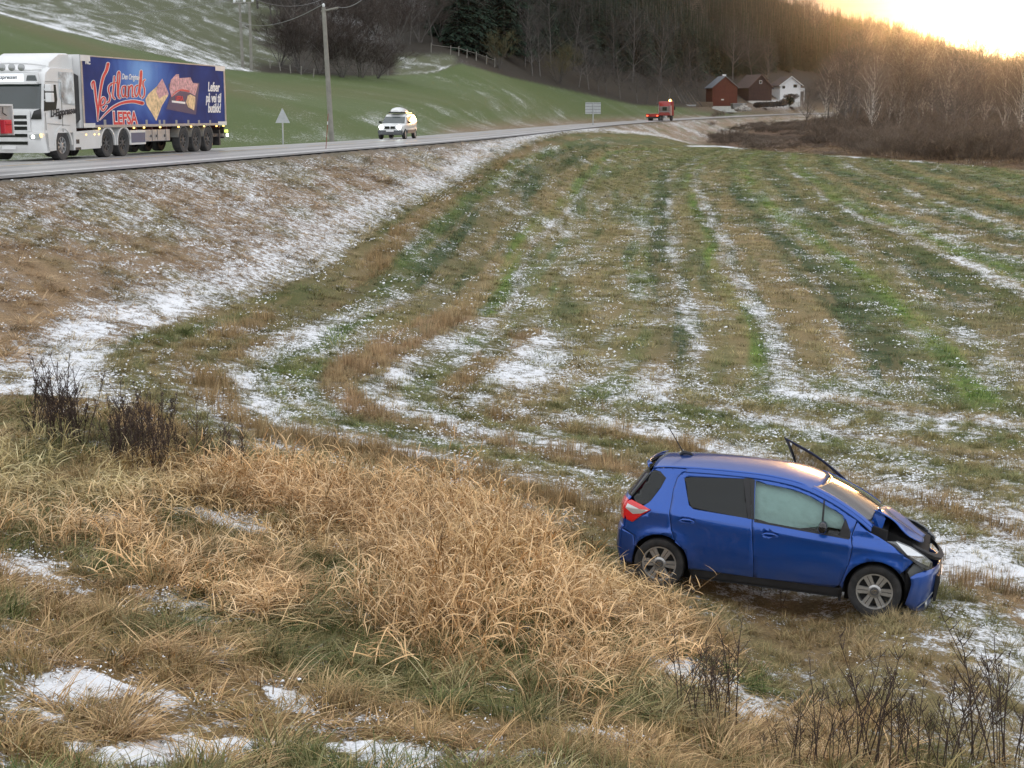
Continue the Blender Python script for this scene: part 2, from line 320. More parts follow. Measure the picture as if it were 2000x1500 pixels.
def paint(X, Y, U, V, d, dd, SB):
    col = np.empty(X.shape+(3,)); sn = np.zeros(X.shape)
    n1 = fbm(X*.5, Y*.5, 4, 31); n2 = fbm(X*.12, Y*.12, 3, 41); n3 = fbm(X*1.7, Y*1.7, 3, 51)
    # roadside bank, from the shoulder down to the snowy foot
    t = sstep(0, 1, np.clip(d/9, 0, 1))
    brown = np.array((.23, .165, .105)); grn = np.array((.10, .12, .045)); orange = np.array((.27, .185, .105)); grey = np.array((.13, .115, .09))
    m = sstep(.5, .62, n1)[..., None]; col[:] = brown*(1-m*.5)+grn*m*.5
    g = sstep(.9, .25, d)[..., None]; col[:] = col*(1-g)+np.array((.10, .095, .085))*g
    g = (sstep(2.2, .9, d)*sstep(.5, .9, d))[..., None]*.6; col[:] = col*(1-g)+grey*g
    sn[:] = .46 + (n2-.5)*.5+(n3-.5)*.3 - sstep(.9, .3, d)*.35
    foot = .92*np.exp(-((SB+.95)/.75)**2)*sstep(14, 30, Y)
    sn = sn*(1-foot)+.70*foot
    foot2 = np.exp(-((SB+.25)/.45)**2)*sstep(24, 40, Y); col = col*(1-.5*foot2[..., None])+grn*.5*foot2[..., None]
    b = blob(40, 580, 110, 85, 0, U, V)+blob(20, 700, 60, 40, 0, U, V)+.25*blob(300, 490, 90, 30, .2, U, V)
    b = np.clip(b*1.2, 0, 1)*sstep(.3, .5, n3); col = col*(1-b[..., None])+orange*b[..., None]; sn -= b*.6
    # the left-hand snowy hollow
    hol = np.clip(blob(130, 680, 260, 100, -.35, U, V)+blob(40, 790, 170, 55, 0, U, V)+blob(420, 560, 330, 45, -.40, U, V)*.6, 0, 1)*(SB < .2)
    hol = hol*sstep(.35, .55, n3+.12*hol); sn = np.maximum(sn, .85*hol-.2*b)
    # mown field
    fc, fs = field_cols(X, Y, SB); mm = np.clip((fbm(X*.9, Y*.45, 4, 91)-.42)*3.5, 0, 1)*.32; fc = fc*(1-mm[..., None])+np.where(fbm(X*.5+7, Y*.3, 2, 93)[..., None] > .5, np.array((.20, .15, .075)), np.array((.07, .095, .035)))*mm[..., None]; w = sstep(-.15, .15, SB)
    w = w*np.where(d > 0, 1, 0)
    far = sstep(60, 220, Y); fc = fc*(1-.5*far[..., None])+np.array((.12, .13, .05))*.5*far[..., None]; fs = fs*(1-.45*far)
    hl = sstep(30, 18, Y); fs = fs*(1-.5*hl)+.62*.5*hl
    fc = fc*(1-.35*hl[..., None])+np.array((.19, .145, .075))*.35*hl[..., None]
    col = col*(1-w[..., None])+fc*w[..., None]; sn = sn*(1-w)+(.74*fs+.26*.46+(n1-.5)*.50+(n3-.5)*.5+.02*sstep(44, 32, Y))*w
    # field's far edge
    fe = np.interp(U, [1200, 1400, 1500, 1700, 2000, 2300], [286, 285, 296, 309, 333, 352])
    e = np.where(d > 2, sstep(1, -2.5, V-fe), 0)*sstep(1150, 1350, U)*sstep(7, 14, d)
    col = col*(1-e[..., None])+np.array((.14, .09, .06))*e[..., None]; sn = sn*(1-e)+.10*e
    ln = np.exp(-((V-fe)/2.2)**2)*sstep(1250, 1380, U)*(.35+.65*sstep(.4, .6, fbm(X*.06, Y*.06, 2, 77))); sn = np.where(d > 2, np.maximum(sn, ln*.95), sn)
    rd = np.where(d > 2, sstep(1360, 1480, U)*(V < 262)*(V > 215), 0)*sstep(16, 4, np.abs(V-236)); sn = np.maximum(sn, rd*.36)
    # foreground slope
    fg = (SB < 0)*sstep(23.5, 21.5, Y)*(d > 8)
    strw = np.array((.17, .115, .05)); gg = np.array((.05, .075, .022)); db = np.array((.07, .048, .03))
    m = sstep(.5, .66, fbm(X*.8, Y*.8, 3, 61))[..., None]; c = strw*(1-m*.6)+gg*m*.6
    m = sstep(.56, .7, fbm(X*1.1+9, Y*1.1, 3, 63))[..., None]; c = c*(1-m*.6)+db*m*.6
    col = np.where(fg[..., None] > .5, c, col)
    S = .24+(n1-.5)*.6+(n3-.5)*.5+(fbm(X*6, Y*6, 3, 53)-.5)*.4
    for (u0, v0, a, bb, an, s) in [(60,1110,190,40,.28,.62),(350,1180,150,38,.3,.62),(420,1260,110,30,.5,.35),(160,1340,110,28,.05,.95),(50,1320,60,30,.2,.4),(320,1370,50,18,0,.85),(560,1370,75,28,.1,.75),
        (90,1395,80,18,.2,.6),(330,1470,190,32,-.05,.95),(760,1475,110,26,.1,.9),(560,1455,60,20,0,.5),(420,1010,130,22,.35,.75),(600,1060,80,16,.3,.4),(730,1215,90,18,.35,.5),(500,1235,60,15,.2,.45),
        (1350,1320,140,25,.35,.6),(1180,1440,120,22,.25,.55),(1000,1350,60,15,.2,.4),(930,1470,60,12,0,.5),(30,1300,40,12,0,.5),(220,1270,90,18,.3,.35),(1500,1390,130,30,.2,.6)]:
        S = np.maximum(S, s*blob(u0, v0, a*1.1, bb*1.15, an, U, V)*1.5 + (n3-.5)*.6+(fbm(X*6, Y*6, 3, 53)-.5)*.8-.12)
    sn = np.where(fg > .5, S, sn)
    # right-hand foreground, at the foot of the slope
    nr = sstep(0, .6, SB)*sstep(21, 15, Y)*sstep(1150, 1300, U); sn = sn + nr*((n1-.42)*.6-.05)
    # far side of the road
    F = dd > 0
    yl = np.interp(U, [-400, 0, 110, 220, 330, 440, 530, 700, 790, 850, 900, 1000, 1240, 1400], [-90, 28, 58, 85, 112, 136, 143, 149, 147, 142, 124, 152, 205, 213])
    meadow = np.array((.088, .122, .045)); frost = fbm(X*.05+Y*.10, Y*.05-X*.01, 4, 71); fr2 = fbm(X*.25, Y*.08, 3, 73)
    c = np.zeros_like(col); c[:] = meadow; m = sstep(.48, .62, frost)[..., None]; c = c*(1-m*.4)+np.array((.12, .15, .075))*m*.4
    s = .03+sstep(.55, .70, fr2)*.16+sstep(.47, .6, frost)*.12 + sstep(12, 3, dd)*.16 + .10*blob(950, 175, 250, 30, .15, U, V)+.14*blob(250, 240, 500, 30, 0, U, V)+(fbm(X*.6, Y*.6, 3, 74)-.5)*.35
    br = np.clip(blob(280, 125, 330, 12, .30, U, V)+.5*blob(60, 50, 120, 10, .3, U, V)+.5*blob(640, 178, 300, 14, .08, U, V), 0, 1)[..., None]; c = c*(1-br*.7)+np.array((.13, .12, .06))*br*.7
    above = sstep(2, -2, V-yl)*(Y > 80)
    past = np.array((.105, .115, .065)); ps = .36+(fbm(X*.08, Y*.08, 4, 81)-.5)*.35+(fbm(X*.6, Y*.6, 4, 82)-.5)*1.0+.22*blob(330, 95, 260, 25, .25, U, V)+.2*blob(100, 40, 200, 14, .25, U, V)
    wood = sstep(0, 1, np.interp(U+(n2-.5)*160, [420, 500, 560], [0, .2, 1])*1.0)*(1-sstep(760, 785, U)*sstep(900, 880, U)*sstep(100, 116, V+(n1-.5)*12))
    flo = np.array((.042, .036, .028)); fs_ = .16+(fbm(X*.05, Y*.05, 4, 83)-.5)*.9+.35*blob(870, 10, 110, 30, 0, U, V)+.3*blob(650, 30, 140, 40, .6, U, V)
    ac = past*(1-wood[..., None])+flo*wood[..., None]; as_ = ps*(1-wood)+np.clip(fs_, 0, .7)*wood
    as_ = as_+.30*np.exp(-((V-yl+3)/3.0)**2)*(1-wood)*sstep(.40, .6, n1)
    as_ = np.where(U > 950, np.minimum(as_, .12), as_)
    c = c*(1-above[..., None])+ac*above[..., None]; s = s*(1-above)+as_*above
    yard = np.clip(blob(1400, 212, 120, 9, 0, U, V)+blob(1520, 205, 70, 18, 0, U, V), 0, 1)*sstep(1310, 1380, U); c = c*(1-yard[..., None])+np.array((.16, .12, .085))*yard[..., None]; s = np.maximum(s, yard*(.25+.6*blob(1530, 200, 60, 12, 0, U, V)))
    spoil = sstep(5.5, 1.5, dd)*sstep(820, 900, U)[...]; c = c*(1-spoil[..., None]*.85)+np.array((.20, .14, .09))*spoil[..., None]*.85; s = s+spoil*.12
    col = np.where(F[..., None], c, col); sn = np.where(F, s, sn)
    col = np.where(((dd <= 0) & (d <= 0))[..., None], np.array((.09, .09, .09)), col); sn = np.where((dd <= 0) & (d <= 0), 0, sn)
    return np.clip(col, 0, 1), np.clip(sn, 0, 1)
GC, GS = paint(XX, YY, UU, VV, DD, DF, SB)
# snow lies a little proud in the foreground
ZZ = ZZ + sstep(.55, .95, GS)*sstep(24, 10, YY)*.035*sstep(.42, .6, fbm(XX*7, YY*7, 3, 15))
nr_, nc_ = XX.shape
ii = (np.arange(nr_-1)[:, None]*nc_+np.arange(nc_-1)[None]).ravel()
me = np_mesh("ground", np.stack([XX, YY, ZZ], -1).reshape(-1, 3), quads=np.stack([ii, ii+1, ii+nc_+1, ii+nc_], -1))
at1 = me.color_attributes.new("col", 'FLOAT_COLOR', 'POINT'); at1.data.foreach_set('color', np.concatenate([GC, np.ones(GC.shape[:2]+(1,))], -1).astype(np.float32).ravel())
at2 = me.attributes.new("snow", 'FLOAT', 'POINT'); at2.data.foreach_set('value', GS.astype(np.float32).ravel())
me.polygons.foreach_set('use_smooth', [True]*len(me.polygons))
m = bpy.data.materials.new("ground"); m.use_nodes = True; nt = m.node_tree; b = nt.nodes['Principled BSDF']; L = nt.links.new
tcn = N(nt, 'ShaderNodeTexCoord'); ac = N(nt, 'ShaderNodeAttribute', attribute_name='col'); as_ = N(nt, 'ShaderNodeAttribute', attribute_name='snow')
def noi(sc, det=6, ro=.6, vec=None, dist=0.0):
    n = N(nt, 'ShaderNodeTexNoise', inp={'Scale': sc, 'Detail': det, 'Roughness': ro, 'Distortion': dist}); L(vec or tcn.outputs['Object'], n.inputs['Vector']); return n.outputs['Fac']
def M(op, a, b_, c=None, clamp=False):
    n = N(nt, 'ShaderNodeMath', operation=op, use_clamp=clamp)
    for i, q in enumerate((a, b_, c)):
        if q is None: continue
        if isinstance(q, (int, float)): n.inputs[i].default_value = q
        else: L(q, n.inputs[i])
    return n.outputs[0]
nA = noi(5.0, 8, .72); nB = noi(22, 4, .7); nC = noi(1.3, 4, .5)
fld = M('ADD', M('ADD', M('ADD', M('MULTIPLY', nA, .46), M('MULTIPLY', nB, .30)), M('MULTIPLY', nC, .06)), M('MULTIPLY', noi(52, 3, .6), .18))
thr = M('MULTIPLY_ADD', as_.outputs['Fac'], -.235, .645)
msk = N(nt, 'ShaderNodeMapRange', interpolation_type='SMOOTHSTEP'); L(M('SUBTRACT', fld, thr), msk.inputs[0]); msk.inputs[1].default_value = -.035; msk.inputs[2].default_value = .045
vr = ramp(nt, [(.28, (.42, .42, .42)), (.5, (1, 1, 1)), (.75, (1.8, 1.75, 1.6))]); L(noi(28, 6, .75), vr.inputs[0])
mul = N(nt, 'ShaderNodeVectorMath', operation='MULTIPLY'); L(ac.outputs['Color'], mul.inputs[0]); L(vr.outputs[0], mul.inputs[1])
stw = ramp(nt, [(.52, (0, 0, 0)), (.68, (.55, .55, .55))]); L(noi(11, 6, .7, dist=.6), stw.inputs[0])
mx1 = N(nt, 'ShaderNodeMix', data_type='RGBA', inp={7: (.27, .19, .10, 1)}); L(stw.outputs[0], mx1.inputs[0]); L(mul.outputs[0], mx1.inputs[6])
farm = N(nt, 'ShaderNodeMix', data_type='RGBA'); sepo = N(nt, 'ShaderNodeSeparateXYZ'); L(tcn.outputs['Object'], sepo.inputs[0])
farf = N(nt, 'ShaderNodeMapRange'); L(sepo.outputs[1], farf.inputs[0]); farf.inputs[1].default_value = 60; farf.inputs[2].default_value = 110
L(farf.outputs[0], farm.inputs[0]); L(mx1.outputs[2], farm.inputs[6]); L(mul.outputs[0], farm.inputs[7])
mx2 = N(nt, 'ShaderNodeMix', data_type='RGBA', inp={7: (.82, .835, .86, 1)}); L(msk.outputs[0], mx2.inputs[0]); L(farm.outputs[2], mx2.inputs[6]); L(mx2.outputs[2], b.inputs['Base Color'])
b.inputs['Roughness'].default_value = .85; b.inputs['Specular IOR Level'].default_value = .15
bp = N(nt, 'ShaderNodeBump', inp={'Strength': .8, 'Distance': .05}); L(M('ADD', fld, M('MULTIPLY', msk.outputs[0], .25)), bp.inputs['Height']); L(bp.outputs[0], b.inputs['Normal'])
ground = link_mesh("ground", me, m); tag(ground, kind='structure')

# ------------------------------------------------------------------ road
def strip(name, off0, off1, dz, mat_, s0=0, s1=1e9, dash=None, parent=None, crown=0):
    P = EDGE; T = np.gradient(P[:, :2], axis=0); T /= np.linalg.norm(T, axis=1)[:, None]; Nn = np.c_[-T[:, 1], T[:, 0]]
    al = np.r_[0, np.cumsum(np.linalg.norm(np.diff(P[:, :2], axis=0), axis=1))]; vs = []; fs = []; uv = []
    cols = np.linspace(off0, off1, 9 if off1-off0 > 2 else 2)
    if dash is None: rngs = [(s0, min(s1, al[-1]))]
    else: rngs = [(a, a+dash[0]) for a in np.arange(s0, min(s1, al[-1])-dash[0], dash[0]+dash[1])]
    for a, b_ in rngs:
        ss = np.unique(np.r_[a, al[(al > a) & (al < b_)], b_]); base = len(vs)
        for s in ss:
            p = np.array([np.interp(s, al, P[:, k_]) for k_ in range(3)]); n_ = np.array([np.interp(s, al, Nn[:, k_]) for k_ in range(2)])
            for o in cols: vs.append((p[0]+n_[0]*o, p[1]+n_[1]*o, p[2]+dz+.06*(1-abs(o/ROADW*2-1)))); uv.append((o, s))
        k_ = len(cols)
        for i in range(len(ss)-1):
            for j in range(k_-1): q = base+i*k_+j; fs.append((q, q+1, q+k_+1, q+k_))
    me = bpy.data.meshes.new(name); me.from_pydata(vs, [], fs); me.update()
    uvl = me.uv_layers.new(name='UVMap'); li = np.empty(len(me.loops), np.int32); me.loops.foreach_get('vertex_index', li); uvl.data.foreach_set('uv', np.array(uv, np.float32)[li].ravel())
    if me.polygons[0].normal.z < 0: me.flip_normals()
    return link_mesh(name, me, mat_, parent)
m = bpy.data.materials.new("asphalt"); m.use_nodes = True; nt = m.node_tree; b = nt.nodes['Principled BSDF']; L = nt.links.new
tcn = N(nt, 'ShaderNodeTexCoord'); sp = N(nt, 'ShaderNodeSeparateXYZ'); L(tcn.outputs['UV'], sp.inputs[0])
wv = ramp(nt, [(0, (.055,.052,.05)), (.09, (.07,.068,.066)), (.12, (.155,.15,.147)), (.17, (.155,.15,.147)), (.22, (.085,.082,.08)), (.28, (.15,.145,.14)), (.37, (.16,.155,.15)), (.42, (.09,.088,.086)), (.50, (.15,.147,.143)), (.58, (.155,.15,.147)), (.64, (.10,.098,.096)), (.71, (.16,.155,.15)), (.80, (.10,.098,.096)), (.88, (.16,.155,.15)), (1, (.10,.095,.09))])
L(M('DIVIDE', sp.outputs[0], ROADW), wv.inputs[0])
mp = N(nt, 'ShaderNodeMapping', inp={'Scale': (1.2, .04, 1)}); L(tcn.outputs['UV'], mp.inputs['Vector'])
r = ramp(nt, [(.3, (.75, .75, .75)), (.7, (1.25, 1.25, 1.25))]); L(noi(1.5, 6, .65, mp.outputs[0]), r.inputs[0])
r2 = ramp(nt, [(.3, (.8, .8, .8)), (.7, (1.2, 1.2, 1.2))]); L(noi(40, 4, .7), r2.inputs[0])
m1 = N(nt, 'ShaderNodeVectorMath', operation='MULTIPLY'); L(wv.outputs[0], m1.inputs[0]); L(r.outputs[0], m1.inputs[1])
m2 = N(nt, 'ShaderNodeVectorMath', operation='MULTIPLY'); L(m1.outputs[0], m2.inputs[0]); L(r2.outputs[0], m2.inputs[1]); m3 = N(nt, 'ShaderNodeVectorMath', operation='SCALE', inp={'Scale': 2.5}); L(m2.outputs[0], m3.inputs[0]); L(m3.outputs[0], b.inputs['Base Color'])
b.inputs['Roughness'].default_value = .42
tag(strip("road", 0, ROADW, 0, m), kind='structure')
mwhite = mat("road_paint", (.80, .80, .78), .6, var=.25, vscale=3, dirt=.6, dcol=(.2, .2, .2)); myel = mat("yellow_paint", (.50, .30, .05), .6, var=.3, vscale=3, dirt=.7, dcol=(.2, .17, .12))
tag(strip("edge_line", .75, .93, .006, mwhite), kind='structure'); tag(strip("edge_line", ROADW-.75, ROADW-.6, .006, mwhite), kind='structure')
tag(strip("centre_line", 3.78, 3.93, .006, myel, dash=(9, 3)), kind='structure')
# ------------------------------------------------------------------ grass: source tufts stand in the scene, the rest are their instances
def blade_mat(name, cols, rough=.6, transl=.25):
    m = bpy.data.materials.new(name); m.use_nodes = True; nt = m.node_tree; b = nt.nodes['Principled BSDF']; L = nt.links.new
    a = N(nt, 'ShaderNodeAttribute', attribute_name='tone'); oi = nt.nodes.new('ShaderNodeObjectInfo')
    ti = N(nt, 'ShaderNodeAttribute', attribute_name='tint', attribute_type='INSTANCER')
    add = N(nt, 'ShaderNodeMath', operation='MULTIPLY_ADD', inp={1: .25}); L(oi.outputs['Random'], add.inputs[0]); L(a.outputs['Fac'], add.inputs[2])
    s2 = N(nt, 'ShaderNodeMath', operation='SUBTRACT', inp={1: .12}); L(add.outputs[0], s2.inputs[0])
    r = ramp(nt, cols); L(s2.outputs[0], r.inputs[0]); 
    mx = N(nt, 'ShaderNodeMix', data_type='RGBA', blend_type='MIX'); ta = N(nt, 'ShaderNodeMath', operation='MULTIPLY', inp={1: .75})
    L(ti.outputs['Alpha'], ta.inputs[0]); L(ta.outputs[0], mx.inputs[0]); L(r.outputs[0], mx.inputs[6])
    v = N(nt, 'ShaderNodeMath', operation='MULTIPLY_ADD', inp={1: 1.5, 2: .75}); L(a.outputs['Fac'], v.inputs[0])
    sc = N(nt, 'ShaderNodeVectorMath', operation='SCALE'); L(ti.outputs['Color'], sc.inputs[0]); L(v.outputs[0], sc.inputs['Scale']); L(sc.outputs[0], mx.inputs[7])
    L(mx.outputs[2], b.inputs['Base Color']); b.inputs['Roughness'].default_value = rough; b.inputs['Specular IOR Level'].default_value = .25
    return m
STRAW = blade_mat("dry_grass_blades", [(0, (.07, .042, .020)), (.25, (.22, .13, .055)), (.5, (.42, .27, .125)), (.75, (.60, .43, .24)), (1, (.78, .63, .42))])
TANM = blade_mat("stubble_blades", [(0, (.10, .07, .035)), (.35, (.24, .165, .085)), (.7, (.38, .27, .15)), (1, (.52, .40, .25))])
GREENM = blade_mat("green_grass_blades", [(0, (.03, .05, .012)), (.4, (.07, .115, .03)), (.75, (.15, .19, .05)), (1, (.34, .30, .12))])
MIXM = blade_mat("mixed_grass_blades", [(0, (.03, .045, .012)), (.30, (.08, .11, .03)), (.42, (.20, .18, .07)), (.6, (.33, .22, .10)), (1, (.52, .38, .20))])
def tuft_mesh(name, n, h0, h1, w, spread, lean, droop, segs=3, base=.08, seed=0, flat=0.0, wind=(0, 0)):
    r = np.random.default_rng(seed); vs = []; qs = []; ts = []; tone = []
    for i in range(n):
        a = r.uniform(0, 2*math.pi); rad = base*math.sqrt(r.uniform()); p = np.array([rad*math.cos(a), rad*math.sin(a), -.02])
        h = r.uniform(h0, h1); az_ = a + r.normal(0, .7); l = abs(r.normal(lean, spread)); d = droop*r.uniform(.5, 1.5)
        dirh = np.array([math.cos(az_)+wind[0], math.sin(az_)+wind[1], 0]); dirh /= max(1e-3, np.linalg.norm(dirh)); side = np.array([-dirh[1], dirh[0], 0])
        sr = r.uniform(-.6, .6); side = side*math.cos(sr)+np.array([0, 0, 1])*math.sin(sr)*.4
        b0 = len(vs); th = l; t_ = r.uniform(0, 1); ww = w*r.uniform(.6, 1.4); q = p
        for s in range(segs+1):
            k_ = 1-(s/segs)**1.6
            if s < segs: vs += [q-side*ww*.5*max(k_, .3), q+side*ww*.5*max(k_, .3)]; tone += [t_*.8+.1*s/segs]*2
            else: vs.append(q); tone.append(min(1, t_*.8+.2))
            q = q + (dirh*math.sin(th)+np.array([0, 0, 1])*math.cos(th))*h/segs
            th += d
            if q[2] < .01: q[2] = .01+r.uniform(0, .03)
        for s in range(segs-1): qs.append((b0+2*s, b0+2*s+1, b0+2*s+3, b0+2*s+2))
        ts.append((b0+2*segs-2, b0+2*segs-1, b0+2*segs))
    me = np_mesh(name, np.array(vs), quads=np.array(qs) if qs else None, tris=np.array(ts))
    me.attributes.new('tone', 'FLOAT', 'POINT').data.foreach_set('value', np.array(tone, np.float32)); return me
def reed_mesh(name, n, h0, h1, seed, lean=.22, wind=(.3, -.15)):
    r = np.random.default_rng(seed); vs = []; qs = []; ts = []; tone = []
    def ribbon(p, dirh, th, dth, ln, w, segs, t0, t1, tw=0.0):
        side = np.array([-dirh[1], dirh[0], 0]); side = side*math.cos(tw)+np.array([0, 0, 1])*math.sin(tw); b0 = len(vs); q = p; pts = [p]
        for s in range(segs+1):
            k_ = [.75, 1, .9, .6, .35, .2][min(5, int(5*s/segs))]
            if s < segs: vs.extend([q-side*w*.5*k_, q+side*w*.5*k_]); tone.extend([t0+(t1-t0)*s/segs]*2)
            else: vs.append(q); tone.append(t1)
            q = q+(dirh*math.sin(th)+np.array([0, 0, 1])*math.cos(th))*ln/segs; th += dth; pts.append(q)
        for s in range(segs-1): qs.append((b0+2*s, b0+2*s+1, b0+2*s+3, b0+2*s+2))
        ts.append((b0+2*segs-2, b0+2*segs-1, b0+2*segs)); return pts
    for i in range(n):
        a = r.uniform(0, 6.28); rad = .17*math.sqrt(r.uniform()); h = r.uniform(h0, h1); a2 = a+r.normal(0, 1); dh = np.array([math.cos(a2)+wind[0], math.sin(a2)+wind[1], 0]); dh /= np.linalg.norm(dh)+1e-6; tb = r.uniform(.05, .75)
        pts = ribbon(np.array([rad*math.cos(a), rad*math.sin(a), -.03]), dh, abs(r.normal(lean, .14)), r.uniform(.01, .10), h, .0062, 5, tb, min(1, tb+.2), .5)
        for k_ in range(r.integers(3, 6)):
            t_ = r.uniform(.3, 1.0)*5; j = min(int(t_), 4); p = pts[j]+(pts[j+1]-pts[j])*(t_-j); aa = r.uniform(0, 6.28); d2 = np.array([math.cos(aa), math.sin(aa), 0]); tn = min(1, max(0, tb+r.normal(.12, .25)))
            ribbon(p, d2, r.uniform(.2, .9), r.uniform(.08, .55), r.uniform(.18, .42), r.uniform(.009, .014), 4, tn*.8, min(1, tn+.15), r.uniform(-.7, .7))
    me = np_mesh(name, np.array(vs), quads=np.array(qs), tris=np.array(ts)); me.attributes.new('tone', 'FLOAT', 'POINT').data.foreach_set('value', np.array(tone, np.float32)); return me
def source(name, me, m, xy):
    o = link_mesh(name, me, m); o.location = (xy[0], xy[1], hgt(*xy)); return tag(o, kind='stuff')
def scatter(name, srcs, P, rot, scl, tint=None, alpha=1.0, kind='stuff'):
    """one stuff object: points whose geometry-nodes modifier puts a tuft on each"""
    n = len(P); me = bpy.data.meshes.new(name); me.vertices.add(n); me.vertices.foreach_set('co', np.asarray(P, np.float32).ravel())
    me.attributes.new('rot', 'FLOAT_VECTOR', 'POINT').data.foreach_set('vector', np.asarray(rot, np.float32).ravel())
    me.attributes.new('scl', 'FLOAT_VECTOR', 'POINT').data.foreach_set('vector', np.asarray(scl, np.float32).ravel())
    me.attributes.new('pick', 'INT', 'POINT').data.foreach_set('value', RNG.integers(0, len(srcs), n).astype(np.int32))
    t = np.ones((n, 4), np.float32); t[:, 3] = 0
    if tint is not None: t[:, :3] = tint; t[:, 3] = alpha
    me.attributes.new('tint', 'FLOAT_COLOR', 'POINT').data.foreach_set('color', t.ravel())
    o = bpy.data.objects.new(name, me); COL.objects.link(o); tag(o, kind=kind)
    ng = bpy.data.node_groups.new(name+"_nodes", 'GeometryNodeTree')
    ng.interface.new_socket('Geometry', in_out='INPUT', socket_type='NodeSocketGeometry'); ng.interface.new_socket('Geometry', in_out='OUTPUT', socket_type='NodeSocketGeometry')
    gi = ng.nodes.new('NodeGroupInput'); go = ng.nodes.new('NodeGroupOutput'); jn = ng.nodes.new('GeometryNodeJoinGeometry')
    def attr(nm, dt):
        a = ng.nodes.new('GeometryNodeInputNamedAttribute'); a.data_type = dt; a.inputs['Name'].default_value = nm; return a.outputs['Attribute']
    ro = attr('rot', 'FLOAT_VECTOR'); sc = attr('scl', 'FLOAT_VECTOR'); pk = attr('pick', 'INT')
    for i, s in enumerate(srcs):
        ip = ng.nodes.new('GeometryNodeInstanceOnPoints'); oi = ng.nodes.new('GeometryNodeObjectInfo'); oi.transform_space = 'ORIGINAL'; oi.inputs['Object'].default_value = s; oi.inputs['As Instance'].default_value = True
        cmp = ng.nodes.new('FunctionNodeCompare'); cmp.data_type = 'INT'; cmp.operation = 'EQUAL'; ng.links.new(pk, cmp.inputs[2]); cmp.inputs[3].default_value = i
        ng.links.new(gi.outputs[0], ip.inputs['Points']); ng.links.new(cmp.outputs[0], ip.inputs['Selection']); ng.links.new(oi.outputs['Geometry'], ip.inputs['Instance'])
        ng.links.new(ro, ip.inputs['Rotation']); ng.links.new(sc, ip.inputs['Scale']); ng.links.new(ip.outputs[0], jn.inputs[0])
    ng.links.new(jn.outputs[0], go.inputs[0]); md = o.modifiers.new("scatter", 'NODES'); md.node_group = ng
    return o
from mathutils import kdtree
# sampling straight off the ground sheet so that every tuft stands on it
def sample(n, ycut, dens, seed):
    """n candidate points inside the view wedge, spread evenly over the ground, thinned by dens(X, Y, info)"""
    r = np.random.default_rng(seed); y0, y1 = ycut
    Y = np.sqrt(r.uniform(y0*y0, y1*y1, n)); a = r.uniform(-.385, .385, n); X = a*Y
    fi = np.interp(Y, Yv, np.arange(len(Yv))); fj = np.interp(a, az, np.arange(len(az)))
    i = np.clip(fi.astype(int), 0, len(Yv)-2); j = np.clip(fj.astype(int), 0, len(az)-2); u = fi-i; v = fj-j
    g = lambda A: (A[i, j].T*(1-u)*(1-v)+A[i+1, j].T*u*(1-v)+A[i, j+1].T*(1-u)*v+A[i+1, j+1].T*u*v).T
    inf = dict(X=X, Y=Y, Z=g(ZZ), C=g(GC), S=g(GS), SB=g(SB), D=g(DD), DF=g(DF), U=g(UU), V=g(VV))
    k_ = r.uniform(0, 1, n) < dens(inf); return {q: w_[k_] for q, w_ in inf.items()}, r
def car_clear(i, pad=.05):      # keeps tufts out of the blue car's body
    c, s = math.cos(-CAR_YAW), math.sin(-CAR_YAW); x = i['X']-CAR_LOC[0]; y = i['Y']-CAR_LOC[1]
    lx = x*c-y*s; ly = x*s+y*c
    return 1-1.0*((np.abs(lx) < 1.95+pad) & (np.abs(ly) < .80+pad))
CAR_LOC = (3.1783, 17.1256, -4.0404); CAR_YAW = -.3084
def rots(n, r, tilt=.15): return np.c_[r.normal(0, tilt, n), r.normal(0, tilt, n), r.uniform(0, 6.283, n)]
def scl3(n, r, a, b, hz=None):
    s = r.uniform(a, b, n); return np.c_[s, s, s*(1 if hz is None else hz)]

tallsrc = [source("dry_grass", reed_mesh("dry_grass", 11, .35, 1.05, 100+i, [.18, .38][i]) if i < 2 else tuft_mesh("dry_grass", 34, .3, .9, .0105, .30, [.2, .5][i-2], [.3, .45][i-2], 5, .20, 103+i, wind=(.3, -.15)), STRAW, xy) for i, xy in enumerate([(-2.2, 15.2), (-.6, 16.5), (.6, 14.8), (-3.6, 14.6)])]
litsrc = [source("dry_grass", tuft_mesh("dry_grass", 44, .25, .60, .0115, .40, .9, .30, 4, .20, 120+i, wind=(.5, -.3)), MIXM if i == 2 else STRAW, xy) for i, xy in enumerate([(-1.8, 10.5), (0.4, 11), (-2.8, 11.6)])]
mixsrc = [source("grass_tuft", tuft_mesh("grass_tuft", 55, .10, .30, .007, .35, .45, .40, 3, .12, 140+i), [MIXM, MIXM, GREENM, TANM][i], xy) for i, xy in enumerate([(1.0, 24), (3.5, 22.3), (-.8, 26), (6.3, 19.5)])]
stksrc = [source("stubble", tuft_mesh("stubble", 42, .16, .38, .008, .14, .10, .10, 2, .15, 160+i), TANM, xy) for i, xy in enumerate([(-2.3, 27.5), (1.8, 28)])]
lowsrc = [source("field_grass", tuft_mesh("field_grass", 46, .05, .16, .009, .4, .65, .45, 2, .17, 170+i), [GREENM, MIXM][i], xy) for i, xy in enumerate([(4.2, 26), (5.5, 30)])]
for s_ in (*tallsrc, *litsrc, *mixsrc, *stksrc, *lowsrc): s_.data.materials[0]
def tint_of(i, r, g=1.0, jit=.25):
    return np.clip(i['C']*g*(1+r.normal(0, jit, (len(i['X']), 1))), 0, 1)

